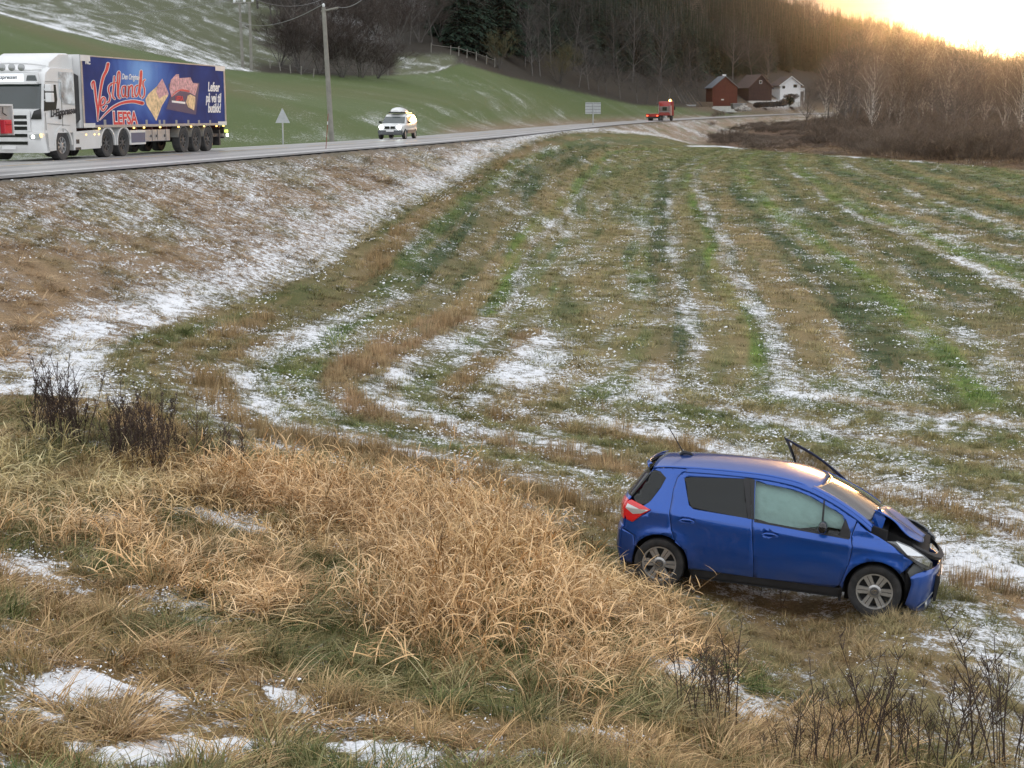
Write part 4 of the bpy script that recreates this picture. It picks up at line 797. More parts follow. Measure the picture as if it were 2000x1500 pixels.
def smooth_i(x, xs, ys):      # C1 interpolation
    xs = np.array(xs, float); ys = np.array(ys, float); m = np.gradient(ys, xs); x = np.clip(x, xs[0], xs[-1]); i = np.clip(np.searchsorted(xs, x)-1, 0, len(xs)-2)
    h = xs[i+1]-xs[i]; t = (x-xs[i])/h; return (2*t**3-3*t**2+1)*ys[i]+(t**3-2*t**2+t)*h*m[i]+(-2*t**3+3*t**2)*ys[i+1]+(t**3-t**2)*h*m[i+1]
def side_y(x, z):             # half width of the body side
    x = np.asarray(x, float); z = np.asarray(z, float)
    w = smooth_i(x, [-1.92,-1.80,-1.6,-1.3,-.9,0,.8,1.3,1.6,1.8,1.95,2.06], [.60,.70,.775,.825,.842,.845,.845,.835,.795,.725,.62,.45])
    zc = .865-.05*x
    low = -.05*sstep(.48, .18, z) - .010*np.exp(-((z-.46)/.10)**2)
    sh = -.045*sstep(zc-.015, zc+.13, z)+.008*np.exp(-((z-zc+.02)/.05)**2)
    arch = .022*np.exp(-((np.hypot(x-1.255, z-.31)-.36)/.06)**2)*(z > .25)+.022*np.exp(-((np.hypot(x+1.255, z-.31)-.36)/.06)**2)*(z > .25)
    zb = .98; g = np.maximum(0, z-zb); gh = -(.30*g + .35*g*g)
    rear = -.05*sstep(-1.15, -1.55, x)*sstep(.9, 1.3, z)
    return w+low+sh+arch+gh+rear
def arc_pts(cx, cz, r, a0, a1, n=14): return [(cx+r*math.cos(math.radians(a0+(a1-a0)*k/(n-1))), cz+r*math.sin(math.radians(a0+(a1-a0)*k/(n-1)))) for k in range(n)]
def inset(poly, g):
    P = np.array(poly); c = P.mean(0); out = []; n = len(P); A = sum(P[i][0]*P[(i+1) % n][1]-P[(i+1) % n][0]*P[i][1] for i in range(n))
    for i in range(n):
        a = P[i]-P[i-1]; b = P[(i+1) % n]-P[i]; a = a/(np.linalg.norm(a)+1e-9); b = b/(np.linalg.norm(b)+1e-9); nn = np.array([-(a+b)[1], (a+b)[0]]); nn = nn/(np.linalg.norm(nn)+1e-9)
        out.append(tuple(P[i]+nn*g*(1 if A > 0 else -1)))
    return out
def panel(name, poly, mt, parent, sgn=-1, off=0.0, holes=(), gap=.003, step=.07, thick=.012, fn=side_y, mod=None):
    """a body panel: an outline in side view, draped over the body surface"""
    if gap: poly = inset(poly, gap)
    loops = [[Vector((p[0], 0, p[1])) for p in poly]]+[[Vector((p[0], 0, p[1])) for p in h] for h in holes]
    allv = [v for l in loops for v in l]; tris = tessellate_polygon([[Vector((v.x, v.z, 0)) for v in l] for l in loops])
    bm = bmesh.new(); bv = [bm.verts.new(v) for v in allv]
    for t in tris:
        try: bm.faces.new([bv[i] for i in t])
        except ValueError: pass
    xs = [v.x for v in allv]; zs = [v.z for v in allv]
    for ax, lo, hi in ((0, min(xs), max(xs)), (2, min(zs), max(zs))):
        c = math.ceil(lo/step)*step
        while c < hi:
            co = [0, 0, 0]; no = [0, 0, 0]; co[ax] = c; no[ax] = 1
            bmesh.ops.bisect_plane(bm, geom=bm.verts[:]+bm.edges[:]+bm.faces[:], plane_co=co, plane_no=no, dist=1e-5); c += step
    bmesh.ops.dissolve_limit
    X = np.array([v.co.x for v in bm.verts]); Z = np.array([v.co.z for v in bm.verts]); Y = fn(X, Z)+off
    for v, y in zip(bm.verts, Y): v.co.y = sgn*float(y)
    if mod: 
        for v in bm.verts: v.co = mod(v.co)
    bmesh.ops.recalc_face_normals(bm, faces=bm.faces)
    me = bpy.data.meshes.new(name); bm.to_mesh(me); bm.free()
    c_ = sum(p.normal.y*p.area for p in me.polygons)
    if c_*sgn < 0: me.flip_normals()
    me.polygons.foreach_set('use_smooth', [True]*len(me.polygons)); o = link_mesh(name, me, mt, parent)
    if thick: sm = o.modifiers.new('thickness', 'SOLIDIFY'); sm.thickness = thick; sm.offset = -1
    return o
def grid(name, P, mt, parent, flip=False, thick=0, cap=False):
    P = np.asarray(P, float); a, b = P.shape[:2]; i = (np.arange(a-1)[:, None]*b+np.arange(b-1)[None]).ravel(); q = np.stack([i, i+1, i+b+1, i+b], -1)
    if flip: q = q[:, ::-1]
    me = np_mesh(name, P.reshape(-1, 3), quads=q); me.polygons.foreach_set('use_smooth', [True]*len(me.polygons)); o = link_mesh(name, me, mt, parent)
    if thick: sm = o.modifiers.new('thickness', 'SOLIDIFY'); sm.thickness = thick; sm.offset = -1
    return o
def wheel(parent, c, sgn, R=.302, Wd=.185, rim=.205, steer=0.0, spokes=6, mt=ALU, rubber=None, twin=True, cap=True, nm='wheel'):
    w = empty(nm, c); w.parent = parent; w.rotation_euler = (0, 0, steer); s = sgn
    t = MB(); h = Wd/2; t.lathe([(rim*.98, -h*.8), (R*.9, -h), (R, -h*.78), (R, h*.78), (R*.97, h*.95), (R*.86, h*1.02), (rim*1.04, h*.86), (rim*.98, h*.7)], (0, 0, 0), n=40); t.f = [f for f in t.f if len(f) == 4]
    for v in range(len(t.v)): t.v[v] = (t.v[v][0], t.v[v][1]*s, t.v[v][2])
    t.build('tyre', rubber or RUB, w, smooth=True)
    r = MB(); f = h*.80
    r.loft([[(q*math.cos(a), s*y, q*math.sin(a)) for a in [2*math.pi*k/40 for k in range(40)]] for q, y in ((rim*1.01, f-.012), (rim*1.01, f), (rim*.93, f-.002), (rim*.90, f-.03), (rim*.90, -h*.5))], cap=False)
    for k in range(spokes):
        a = 2*math.pi*(k+.5)/spokes+math.pi/2
        for dl in ((-1, 1) if twin else (0,)):
            a1 = a+dl*.30*rim/.205; a0 = a+dl*.42
            p0 = np.array([math.cos(a0), math.sin(a0)])*rim*.22; p1 = np.array([math.cos(a1*.45+a*.55), math.sin(a1*.45+a*.55)])*rim*.93; d = (p1-p0)/np.linalg.norm(p1-p0); n_ = np.array([-d[1], d[0]])
            wd0, wd1 = rim*.075, rim*.105
            y0, y1 = s*(f-.012), s*(f-.040)
            vs = [(p0[0]+n_[0]*wd0, y0-s*.008, p0[1]+n_[1]*wd0), (p0[0]-n_[0]*wd0, y0-s*.008, p0[1]-n_[1]*wd0), (p1[0]-n_[0]*wd1, y0, p1[1]-n_[1]*wd1), (p1[0]+n_[0]*wd1, y0, p1[1]+n_[1]*wd1)]
            vs += [(v[0], y1, v[2]) for v in vs]; r.add(vs, [(0,1,2,3),(7,6,5,4),(0,4,5,1),(1,5,6,2),(2,6,7,3),(3,7,4,0)])
    r.lathe([(rim*.36, s*(f-.045)), (rim*.36, s*(f-.014)), (rim*.30, s*(f-.006)), (0.001, s*(f-.006))], (0, 0, 0), n=24)
    r.build('rim', mt, w, smooth=True)
    if cap:
        k_ = MB(); k_.lathe([(rim*.25, s*(f-.01)), (rim*.24, s*(f+.000)), (.001, s*(f+.001))], (0, 0, 0), n=24); k_.build('hub_cap', mat("hub_grey", (.10, .10, .10), .4, .3), w, smooth=True)
        e = MB(); 
        for (ea, eb, cz_) in ((.15, .10, 0), (.05, .10, 0), (.11, .04, .035)):
            ring = [(ea*rim*math.cos(t_), s*(f+.003), (cz_+eb*math.sin(t_))*rim) for t_ in np.linspace(0, 2*math.pi, 25)]; e.tube(ring, .0022, 4, cap=False)
        e.build('emblem', CHR, w)
    d_ = MB(); d_.lathe([(rim*.88, s*-.01), (rim*.88, s*(-.02)), (.01, s*-.02)], (0, 0, 0), n=24); d_.build('brake_disc', mat("brake_dark", (.03, .03, .03), .6, .4), w)
    return w
def build_blue_car():
    car = empty('crashed_car', CAR_LOC, label='blue crashed hatchback in the field with bent-up bonnet and torn bumper', cat='car')
    ca, sa = math.cos(-.3084), math.sin(-.3084); cp, sp_ = math.cos(.0374), math.sin(.0374); cr, sr = math.cos(-.0679), math.sin(-.0679)
    R_ = Matrix(((ca, -sa, 0), (sa, ca, 0), (0, 0, 1))) @ Matrix(((cp, 0, sp_), (0, 1, 0), (-sp_, 0, cp))) @ Matrix(((1, 0, 0), (0, cr, -sr), (0, sr, cr)))
    car.matrix_world = Matrix.Translation(CAR_LOC) @ R_.to_4x4()
    AR = .352; fx, rx, wz = 1.255, -1.255, .31
    roofz = lambda x: smooth_i(x, [-1.52,-1.3,-1.0,-.5,0,.3,.6,.85,1.05,1.2], [1.385,1.425,1.447,1.462,1.452,1.415,1.325,1.215,1.105,1.00])
    seam_r = [(-1.04,1.412),(-1.10,1.385),(-1.14,1.33),(-1.165,1.2),(-1.17,.94),(-1.135,.74),(-1.07,.60)]
    rd = seam_r+[(-.985,.53)]+[p for p in arc_pts(rx, wz, AR, 38, 1, 8)]+[(-.90,.285),(-.125,.285),(-.14,.5),(-.195,.96),(-.285,1.425)]+[(x, roofz(x)-.035) for x in np.linspace(-.32, -1.0, 8)]
    rw = [(-1.055,1.335),(-1.03,1.355),(-.36,1.405),(-.325,1.40),(-.245,.975),(-.90,1.01),(-.955,1.045)]
    fd = [(-.285,1.425),(-.195,.96),(-.14,.5),(-.125,.285),(.80,.285),(.86,.33),(.945,.60),(.97,.78),(.945,.90)]+[(x, roofz(x)-.045) for x in np.linspace(.99, -.2, 14)]
    fw = [(-.215,1.40),(-.17,.965),(.905,.895),(.885,.97)]+[(x, roofz(x)-.085-.012*(x > .5)) for x in np.linspace(.83, -.10, 10)]
    top_rear = [(x, roofz(x)-.002) for x in np.linspace(-1.0, -1.50, 8)]
    quarter = [(-1.04,1.412)]+[(-1.0,roofz(-1.0)-.035)]+[(x, roofz(x)-.002) for x in np.linspace(-1.0, -1.46, 7)]+[(-1.50,1.33),(-1.56,1.15),(-1.60,1.02),(-1.50,.955),(-1.40,.945),(-1.47,.89),(-1.72,.78),(-1.76,.66),(-1.60,.60),(-1.565,.47)]+arc_pts(rx, wz, AR, 152, 45, 14)+seam_r[::-1][:-1]
    fender = [(.86,.33),(.90,.285)]+arc_pts(fx, wz, AR, 178, 42, 16)+[(1.58,.60),(1.66,.70),(1.52,.79),(1.40,.865),(1.32,.905),(1.24,.945),(1.14,.985),(1.03,1.055),(1.0,roofz(1.0)-.035),(.945,.90),(.97,.78),(.945,.60)]
    frontarc = [(1.53,.53)]
    for sg in (-1, 1):
        lab = None
        panel('rear_quarter', quarter, BLUE, car, sg)
        cu = [(-.95+.080*math.cos(t), .880+.034*math.sin(t)) for t in np.linspace(0, 6.28, 18)[:-1]]; d = panel('rear_door', rd, BLUE, car, sg, holes=[rw, cu]); panel('window', inset(rw, -.006), TINT, d, sg, off=-.006, gap=0)
        panel('window_trim', [(-.36,1.408),(-.285,1.425),(-.195,.97),(-.245,.972)], BLACKP, d, sg, off=.003, gap=.002, thick=0)
        hd = MB(); pts = [(-1.04,.885),(-1.0,.905),(-.92,.908),(-.86,.895)]
        hd.tube([(x, sg*(float(side_y(x, z))+.028), z-.02) for x, z in pts], [.006,.013,.013,.006], 8); hd.build('handle', BLUE, d, smooth=True)
        panel('handle_cup', inset(cu, -.01), BLUE, d, sg, off=-.030, gap=0, thick=0)
        panel('fender', fender, BLUE, car, sg)
        if sg == -1:
            cu = [(.03+.080*math.cos(t), .833+.034*math.sin(t)) for t in np.linspace(0, 6.28, 18)[:-1]]; d = panel('front_door', fd, BLUE, car, sg, holes=[fw, cu]); g = panel('window', inset(fw, -.006), CLEARG, d, sg, off=-.012, gap=0, thick=0)
            panel('window_trim', [(-.285,1.425),(-.195,.97),(-.17,.965),(-.205,1.25),(-.222,1.405)], BLACKP, d, sg, off=.003, gap=.001, thick=0)
            panel('window_trim', [(-.17,.968),(-.17,.945),(.925,.875),(.925,.90)], BLACKP, d, sg, off=.004, gap=.001, thick=0)
            panel('window_trim', [(.60,.915),(.625,.915),(.61,1.265),(.59,1.275)], BLACKP, d, sg, off=.004, gap=.0, thick=.02)
            panel('window_trim', [(.80,.90),(.935,.885),(.935,.96),(.86,1.10)], BLACKP, d, sg, off=.004, gap=.0, thick=.02)
            hd = MB(); hd.tube([(x, sg*(float(side_y(x, z))+.028), z-.02) for x, z in [(-.06,.84),(-.02,.858),(.06,.860),(.12,.848)]], [.006,.013,.013,.006], 8); hd.build('handle', BLUE, d, smooth=True)
            panel('handle_cup', inset(cu, -.01), BLUE, d, sg, off=-.030, gap=0, thick=0)
            m_ = MB(); m_.tube([(.64, sg*.80, .955), (.62, sg*.87, .975)], [.03, .028], 8); m_.build('mirror_foot', BLACKP, d, smooth=True)
            m_ = MB(); rings = []
            for yy, k_ in ((.855,.55),(.87,.9),(.92,1),(.98,.97),(1.01,.8),(1.025,.4)): rings.append([(.63+.055*k_*math.cos(t), sg*yy, 1.005+.072*k_*math.sin(t)) for t in np.linspace(0, 2*math.pi, 17)[:-1]])
            m_.loft(rings); m_.build('mirror', CHR if False else GLOSSB, d, smooth=True)
            # curtain airbag hanging behind the glass
            us = np.linspace(-.24, .93, 46); ts = np.linspace(0, 1, 26); P = np.zeros((26, 46, 3))
            for a, t_ in enumerate(ts):
                z = (roofz(us)-.05)*(1-t_)+(.93-.03*np.sin(us*7))*t_; P[a, :, 0] = us; P[a, :, 2] = z
                puff = .07*np.sin(np.pi*t_)*(1+.8*np.sin(us*7.5+t_*2.5))+.035*np.abs(np.sin(us*13+t_*7))*np.sin(math.pi*t_)+.02*np.abs(np.sin(us*24-t_*13))
                P[a, :, 1] = sg*(side_y(us, np.minimum(z, 1.4))-.085-.10*(1-puff*6)*.35)
            grid('airbag', P, AIRB, car, thick=0)
        sill = [(-.90,.285),(-.875,.20),(.875,.20),(.90,.285)]; panel('sill', sill, BLACKP, car, sg, off=-.006)
        # wheel housings
        for cx in (fx, rx):
            m_ = MB(); rings = []
            for k in range(15):
                a = math.radians(-8+196*k/14); rings.append([(cx+AR*1.0*math.cos(a), sg*.50, wz+AR*math.sin(a)), (cx+AR*1.0*math.cos(a), sg*(float(side_y(cx+AR*math.cos(a), wz+AR*math.sin(a)))-.012), wz+AR*math.sin(a))])
            m_.loft(rings, cap=False, closed=False); m_.bx(cx-AR, cx+AR, sg*.49, sg*.50, .1, .66); m_.build('wheel_housing', WELL, car, smooth=True)
        panel('mud_flap', [(.86,.30),(.90,.30),(.885,.13),(.855,.13)], BLACKP, car, sg, off=-.02, gap=0)
    # inner shell, floor, seats, dash
    m_ = MB(); 
    m_.loft([[(x, -w, .17), (x, w, .17), (x, w, .52), (x, w, zt), (x, -w, zt), (x, -w, .52)] for x, w, zt in ((-1.70,.60,.80),(-1.62,.66,.88),(-1.60,.49,.90),(-.90,.49,.92),(-.88,.77,.93),(.86,.77,.88),(.88,.49,.85),(1.60,.49,.60),(1.66,.55,.55))]); m_.build('floor_pan', INSIDE, car)
    for y in (-.36, .36):
        m_ = MB(); m_.prism([(-.30,.60),(-.42,1.10),(-.36,1.16),(-.20,1.14),(-.12,.66)], y-.22, y+.22); m_.prism([(-.34,1.16),(-.36,1.33),(-.27,1.34),(-.22,1.17)], y-.12, y+.12); m_.build('seat', mat('seat_cloth', (.05, .05, .055), .9), car, bevel=.03)
    m_ = MB(); m_.prism([(.62,.80),(.62,.98),(.75,1.02),(1.12,.97),(1.12,.80)], -.66, .66); m_.build('dashboard', INSIDE, car, bevel=.02)
    m_ = MB(); m_.add([(0, 0, 0)], []); ring = [(.52+.06*math.sin(t), .36+.18*math.cos(t), .96+.17*math.sin(t)) for t in np.linspace(0, 2*math.pi, 25)]; m_ = MB(); m_.tube(ring, .016, 6, cap=False); m_.build('steering_wheel', INSIDE, car, smooth=True)
    m_ = MB(); pass
    for cx_, cy_, cz_, rr_ in ((.38,.36,.98,.20),(.50,-.36,1.02,.24)):
        m_ = MB(); m_.loft([[(cx_+rr_*.6*math.sin(p)*.9, cy_+rr_*math.cos(p)*math.cos(q), cz_+rr_*math.cos(p)*math.sin(q)*.9) for q in np.linspace(0, 2*math.pi, 17)[:-1]] for p in np.linspace(-1.5, 1.5, 9)]); m_.build('airbag', AIRB, car, smooth=True)
    # boxes and papers on the parcel side, seen low in the front window
    m_ = MB(); m_.box((.05,-.60,.985), (.22,.10,.10)); m_.box((.33,-.60,.98), (.16,.10,.09)); m_.build('box', mat('carton', (.45, .44, .40), .8, var=.2), car)
    # roof
    xs = np.linspace(-1.46, .56, 34); ts = np.linspace(-1, 1, 29); P = np.zeros((34, 29, 3)); zc = lambda x: smooth_i(x, [-1.6,-1.46,-1.2,-.8,-.3,.15,.40,.56], [1.445,1.462,1.49,1.512,1.515,1.492,1.447,1.40])
    for i_, x in enumerate(xs):
        ze = float(roofz(x)); ye = float(side_y(x, ze))+.001; z0 = float(zc(x))
        for j_, t in enumerate(ts):
            xx = x + .0; k_ = 1-abs(t)**2.8; P[i_, j_] = (x-.10*(1-k_)*sstep(.3, .56, np.array(x)), t*ye, ze+(z0-ze)*k_-.0)
    grid('roof', P, BLUE, car, thick=.01)
    # strip between roof edge and doors (drip rail) is the top of the side: body-coloured pillar line
    for sg in (-1, 1):
        xs2 = np.linspace(-1.05, 1.16, 40); P = np.zeros((40, 4, 3))
        for i_, x in enumerate(xs2):
            zt = float(roofz(x)); zb_ = zt-.045-.003
            for j_, z in enumerate(np.linspace(zb_, zt, 4)): P[i_, j_] = (x, sg*(float(side_y(x, z))-.001), z)
        grid('roof_rail', P, BLUE, car, thick=.008)
        # A-pillar: from the side's top edge in to the glass
        xs2 = np.linspace(.44, 1.16, 22); P = np.zeros((22, 4, 3))
        for i_, x in enumerate(xs2):
            zt = float(roofz(x)); y0 = float(side_y(x, zt))
            for j_, f in enumerate(np.linspace(0, 1, 4)): P[i_, j_] = (x+.02*f, sg*(y0-.055*f), zt+.022*math.sin(f*1.4))
        grid('windscreen_pillar', P, BLUE, car, thick=.008)
    # windscreen
    n1, n2 = 18, 21; P = np.zeros((n1, n2, 3))
    for a in range(n1):
        s = a/(n1-1); xe = .475+(1.135-.475)*s; ze = float(roofz(min(xe, 1.16)))+.020; ye = float(side_y(xe, min(ze, 1.42)))-.050
        xc = .575+(1.30-.575)*s; zc_ = 1.397+(1.035-1.397)*s+.025*math.sin(math.pi*s)
        for b_ in range(n2):
            t = -1+2*b_/(n2-1); k_ = 1-abs(t)**2.2; P[a, b_] = (xe+(xc-xe)*k_, t*ye, ze+(zc_-ze)*k_)
    grid('windscreen', P, SHATTER, car, thick=.005)
    for y0_, y1_ in ((-.62, -.02), (.0, .58)):
        m_ = MB(); m_.tube([(1.28-.12*abs(y0_), y0_, 1.02), (1.18, (y0_+y1_)/2, 1.085), (1.20, y1_, 1.10)], .008, 5); m_.build('wiper', BLACKP, car)
    # cowl and engine bay
    m_ = MB(); m_.prism([(1.02,.90),(1.10,1.045),(1.34,1.0),(1.34,.85)], -.66, .66); m_.build('cowl', BLACKP, car, bevel=.01)
    m_ = MB(); m_.prism([(1.25,.45),(1.25,.86),(1.60,.78),(1.74,.62),(1.76,.30),(1.25,.2)], -.47, .47); m_.bx(1.70, 1.78, -.60, .60, .55, .68); m_.bx(1.35, 1.62, -.35, .10, .78, .90)
    m_.tube([(1.4,-.4,.86),(1.5,-.2,.93),(1.65,.1,.84)], .03, 8); m_.build('engine_bay', WELL, car, bevel=.01)
    # bonnet, buckled upward at the middle and folded at the hinge end
    n1, n2 = 26, 23; P = np.zeros((n1, n2, 3))
    for a in range(n1):
        s = a/(n1-1); x = 1.20+.53*s
        wd = float(ipl(s, [0,.2,.6,1], [.60,.66,.64,.50])); zb_ = float(ipl(s, [0,.10,.22,.5,.8,1], [1.08,1.10,1.075,.98,.865,.80]))
        for b_ in range(n2):
            t = -1+2*b_/(n2-1); buck = .010*math.sin(5*t+2*s)*math.sin(3.1*s)+.012*math.sin(11*t*s)
            nearfold = -.03*sstep(.90, 1.0, np.array(t))-.11*t*(1-.5*s)
            ed = .10*(1-s)*s*4*0.3
            P[a, b_] = (x+.015*math.sin(7*t)-.03*t*t, t*wd, zb_+.035*(1-t*t)+buck+float(nearfold))
    b_ = grid('bonnet', P, BLUE, car, thick=.012, flip=False)
    # torn flap at the hinge end, dark underside liner
    m_ = MB(); m_.add([(1.13,-.62,1.00),(1.17,-.62,1.17),(1.225,-.63,1.245),(1.30,-.64,1.13),(1.26,-.66,.96)], [(0,1,2,3,4)]); m_.build('bent_hinge_flap', BLUE, car)
    m_ = MB(); m_.loft([[(x, -w, z0), (x, -w, z1), (x, w, z1), (x, w, z0)] for x, w, z0, z1 in ((1.24,.56,.80,.99),(1.45,.56,.76,.93),(1.62,.50,.70,.85),(1.80,.46,.62,.76))]); m_.build('bonnet_liner', WELL, car)
    m_ = MB(); m_.loft([[(x, y, z), (x+.06, y*.98, z-.05), (x+.02, y, z-.08)] for x, y, z in ((1.62,-.66,.88),(1.74,-.60,.82),(1.83,-.48,.765),(1.90,-.30,.72),(1.92,0,.70),(1.88,.3,.71),(1.80,.52,.74))]); m_.build('bent_slam_panel', BLACKP, car)
    # headlights
    for sg in (-1, 1):
        hl = [(1.335,.895),(1.42,.855),(1.56,.765),(1.70,.665),(1.80,.60),(1.865,.625),(1.86,.70),(1.76,.785),(1.62,.86),(1.46,.91)]
        fnl = lambda x, z: side_y(x, z)+.012*np.clip(1-((x-1.6)/.3)**2, 0, 1)-.35*np.maximum(0, z-.80)
        o = panel('headlight', hl, mat("headlight_bowl", (.11, .115, .12), .15, .6, coat=1), car, sg, fn=fnl, gap=0, step=.04, thick=.02)
        panel('reflector', [(1.44,.90),(1.60,.855),(1.74,.785),(1.84,.705),(1.83,.65),(1.72,.70),(1.58,.78)], mat('reflector_chrome', (.62, .64, .66), .12, .9, coat=1), o, sg, fn=fnl, off=.004, gap=0, step=.04, thick=0)
        panel('bezel', [(1.335,.895),(1.42,.855),(1.56,.765),(1.60,.735),(1.56,.80),(1.44,.87)], BLACKP, o, sg, fn=fnl, off=.005, gap=0, step=.04, thick=0)
        panel('bumper_bracket', [(1.60,.56),(1.66,.66),(1.78,.60),(1.74,.52),(1.66,.44)], GREYP, car, sg, off=-.05, gap=0)
        panel('torn_liner', [(1.575,.60),(1.80,.60),(1.84,.36),(1.66,.20),(1.585,.22)], BLACKP, car, sg, off=-.09, gap=0)
    # front bumper, hanging low and pushed forward
    n1, n2 = 9, 33; P = np.zeros((n1, n2, 3))
    plan = [(-.80,1.68),(-.77,1.77),(-.70,1.85),(-.60,1.90),(-.45,1.94),(-.2,1.97),(0,1.98),(.2,1.97),(.45,1.94),(.60,1.90),(.70,1.84),(.78,1.75),(.80,1.62)]
    ks = np.linspace(0, 1, len(plan)); tt = np.linspace(0, 1, n2); yy = smooth_i(tt, ks, [p[0] for p in plan]); xx = smooth_i(tt, ks, [p[1] for p in plan])
    for a in range(n1):
        h = a/(n1-1)
        for b_ in range(n2):
            zt = float(ipl(tt[b_], [0,.06,.16,.3,.5,1], [.52,.565,.60,.60,.56,.56])); zb_ = float(ipl(tt[b_], [0,.08,.2,1], [.20,.13,.11,.13])); z = zb_+(zt-zb_)*h
            pull = -.055*(1-h)**1.6-.05*max(0, h-.75)*4*.5; P[a, b_] = (xx[b_]+pull-.02, yy[b_]*(1+.0*h), z)
    grid('front_bumper', P, BLUE, car, thick=.012)
    m_ = MB(); m_.tube([(1.74,-.765,.17),(1.83,-.71,.25),(1.89,-.62,.335)], .007, 5); m_.build('bumper_trim', GREYP, car)
    m_ = MB(); m_.lathe([(.04, 0), (.04, .02), (.001, .022)], (1.82, -.66, .20), axis='x', n=14); m_.build('fog_light', CLR, car, smooth=True)
    m_ = MB(); m_.prism([(1.93,.20),(1.96,.44),(1.95,.50),(1.91,.50),(1.90,.20)], -.48, .48); m_.build('grille', BLACKP, car)
    m_ = MB(); m_.bx(1.964, 1.972, -.26, .26, .36, .47); m_.build('number_plate', PLATE, car)
    # rear end
    prof = lambda h: (float(ipl(h, [0,.12,.20,.50,.56,.60,.78,.82,.92,1.0], [-1.56,-1.60,-1.575,-1.80,-1.835,-1.85,-1.85,-1.885,-1.89,-1.85])), float(ipl(h, [0,.12,.20,.50,.56,.60,.78,.82,.92,1.0], [1.445,1.425,1.375,1.04,.99,.95,.70,.64,.40,.22])))
    def rear(name, h0, h1, t0, t1, mt, off=0.0, n=14, par=car, th=.01):
        P = np.zeros((n, 25, 3))
        for a in range(n):
            x, z = prof(h0+(h1-h0)*a/(n-1)); sidex = x+.13*(1 if z < 1.35 else .6); ye = float(side_y(max(sidex, -1.90), z))
            for b_ in range(25):
                t = t0+(t1-t0)*b_/24; f = abs(t)**3.2; P[a, b_] = (x-off+(sidex-x)*f, t*ye*(1+(off/ye)), z)
        return grid(name, P, mt, par, thick=th, flip=True)
    rear('spoiler', 0, .16, -1, 1, BLUE); tg = rear('tailgate', .49, .80, -1, 1, BLUE); rear('rear_window', .15, .50, -1, 1, TINT); rear('rear_bumper', .78, 1.0, -1, 1, BLUE, off=.002)
    for sg in (-1, 1):
        panel('rear_bumper_corner', [(-1.565,.47),(-1.60,.60),(-1.76,.66),(-1.80,.64),(-1.77,.25),(-1.60,.22),(-1.59,.34)], BLUE, car, sg, off=-.001)
        panel('side_glass', [(-1.455,1.385),(-1.49,1.33),(-1.56,1.17),(-1.66,1.06),(-1.60,.985),(-1.50,.975),(-1.43,1.02),(-1.32,1.20),(-1.275,1.315),(-1.36,1.375)], TINT, car, sg, off=.002, gap=.002, thick=.004)
        tl = [(-1.40,.945),(-1.52,.985),(-1.66,1.02),(-1.74,.99),(-1.76,.90),(-1.70,.78),(-1.62,.76),(-1.50,.87)]; o = panel('tail_light', tl, REDL, car, sg, off=.010, gap=0, step=.04)
        panel('light_insert', [(-1.425,.938),(-1.54,.935),(-1.70,.975),(-1.72,.92),(-1.62,.86),(-1.51,.885)], CLR, o, sg, off=.013, gap=0, step=.04, thick=0)
    for t0, t1 in ((-1, -.66), (.66, 1)): rear('tail_light', .53, .72, t0, t1, REDL, off=.006)
    m_ = MB(); m_.bx(-1.862, -1.852, -.26, .26, .74, .85); m_.build('number_plate', PLATE, car)
    m_ = MB(); m_.tube([(-1.24, 0, 1.50), (-1.20, 0, 1.535), (-1.12, 0, 1.53), (-1.08, 0, 1.505)], [.02,.028,.02,.01], 8); m_.tube([(-1.20, 0, 1.53), (-1.42, .06, 1.82)], [.008, .006], 5); m_.build('antenna', BLACKP, car, smooth=True)
    m_ = MB(); m_.tube([(-1.215, float(t)*.60, float(1.425+.066*(1-abs(t)**2.8))+.0035) for t in np.linspace(-1, 1, 15)], .003, 4); m_.build('tailgate_seam', WELL, car)
    for sg in (-1, 1):
        wheel(car, (rx, sg*.735, .302), sg); wheel(car, (fx, sg*.735, .302), sg, steer=.0)
    # open driver's door on the far side
    hx, hy = .965, .80; TH = DOOR_ANG; cT, sT = math.cos(TH), math.sin(TH)
    def swing(c):
        x, y, z = c.x-hx, c.y-hy, c.z; x, y = x*cT+y*sT, -x*sT+y*cT; z = z+DOOR_LIFT*(-x*.0)+DOOR_LIFT*math.hypot(x, y); return Vector((hx+x, hy+y, z))
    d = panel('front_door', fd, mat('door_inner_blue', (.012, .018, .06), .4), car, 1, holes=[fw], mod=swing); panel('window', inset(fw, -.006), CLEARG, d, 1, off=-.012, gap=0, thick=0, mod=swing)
    rim_ = fw+[fw[0]]; m_ = MB(); m_.tube([swing(Vector((x, float(side_y(x, z))+.003, z))) for x, z in rim_], .013, 5, cap=False); m_.build('window_trim', BLACKP, d)
    m_ = MB(); m_.loft([[tuple(swing(Vector((.63+.055*k_*math.cos(t), yy, 1.005+.072*k_*math.sin(t))))) for t in np.linspace(0, 2*math.pi, 17)[:-1]] for yy, k_ in ((.855,.55),(.87,.9),(.92,1),(.98,.97),(1.01,.8),(1.025,.4))]); m_.build('mirror', BLACKP, d, smooth=True)
    return car
DOOR_ANG, DOOR_LIFT = math.radians(38), .17
build_blue_car()
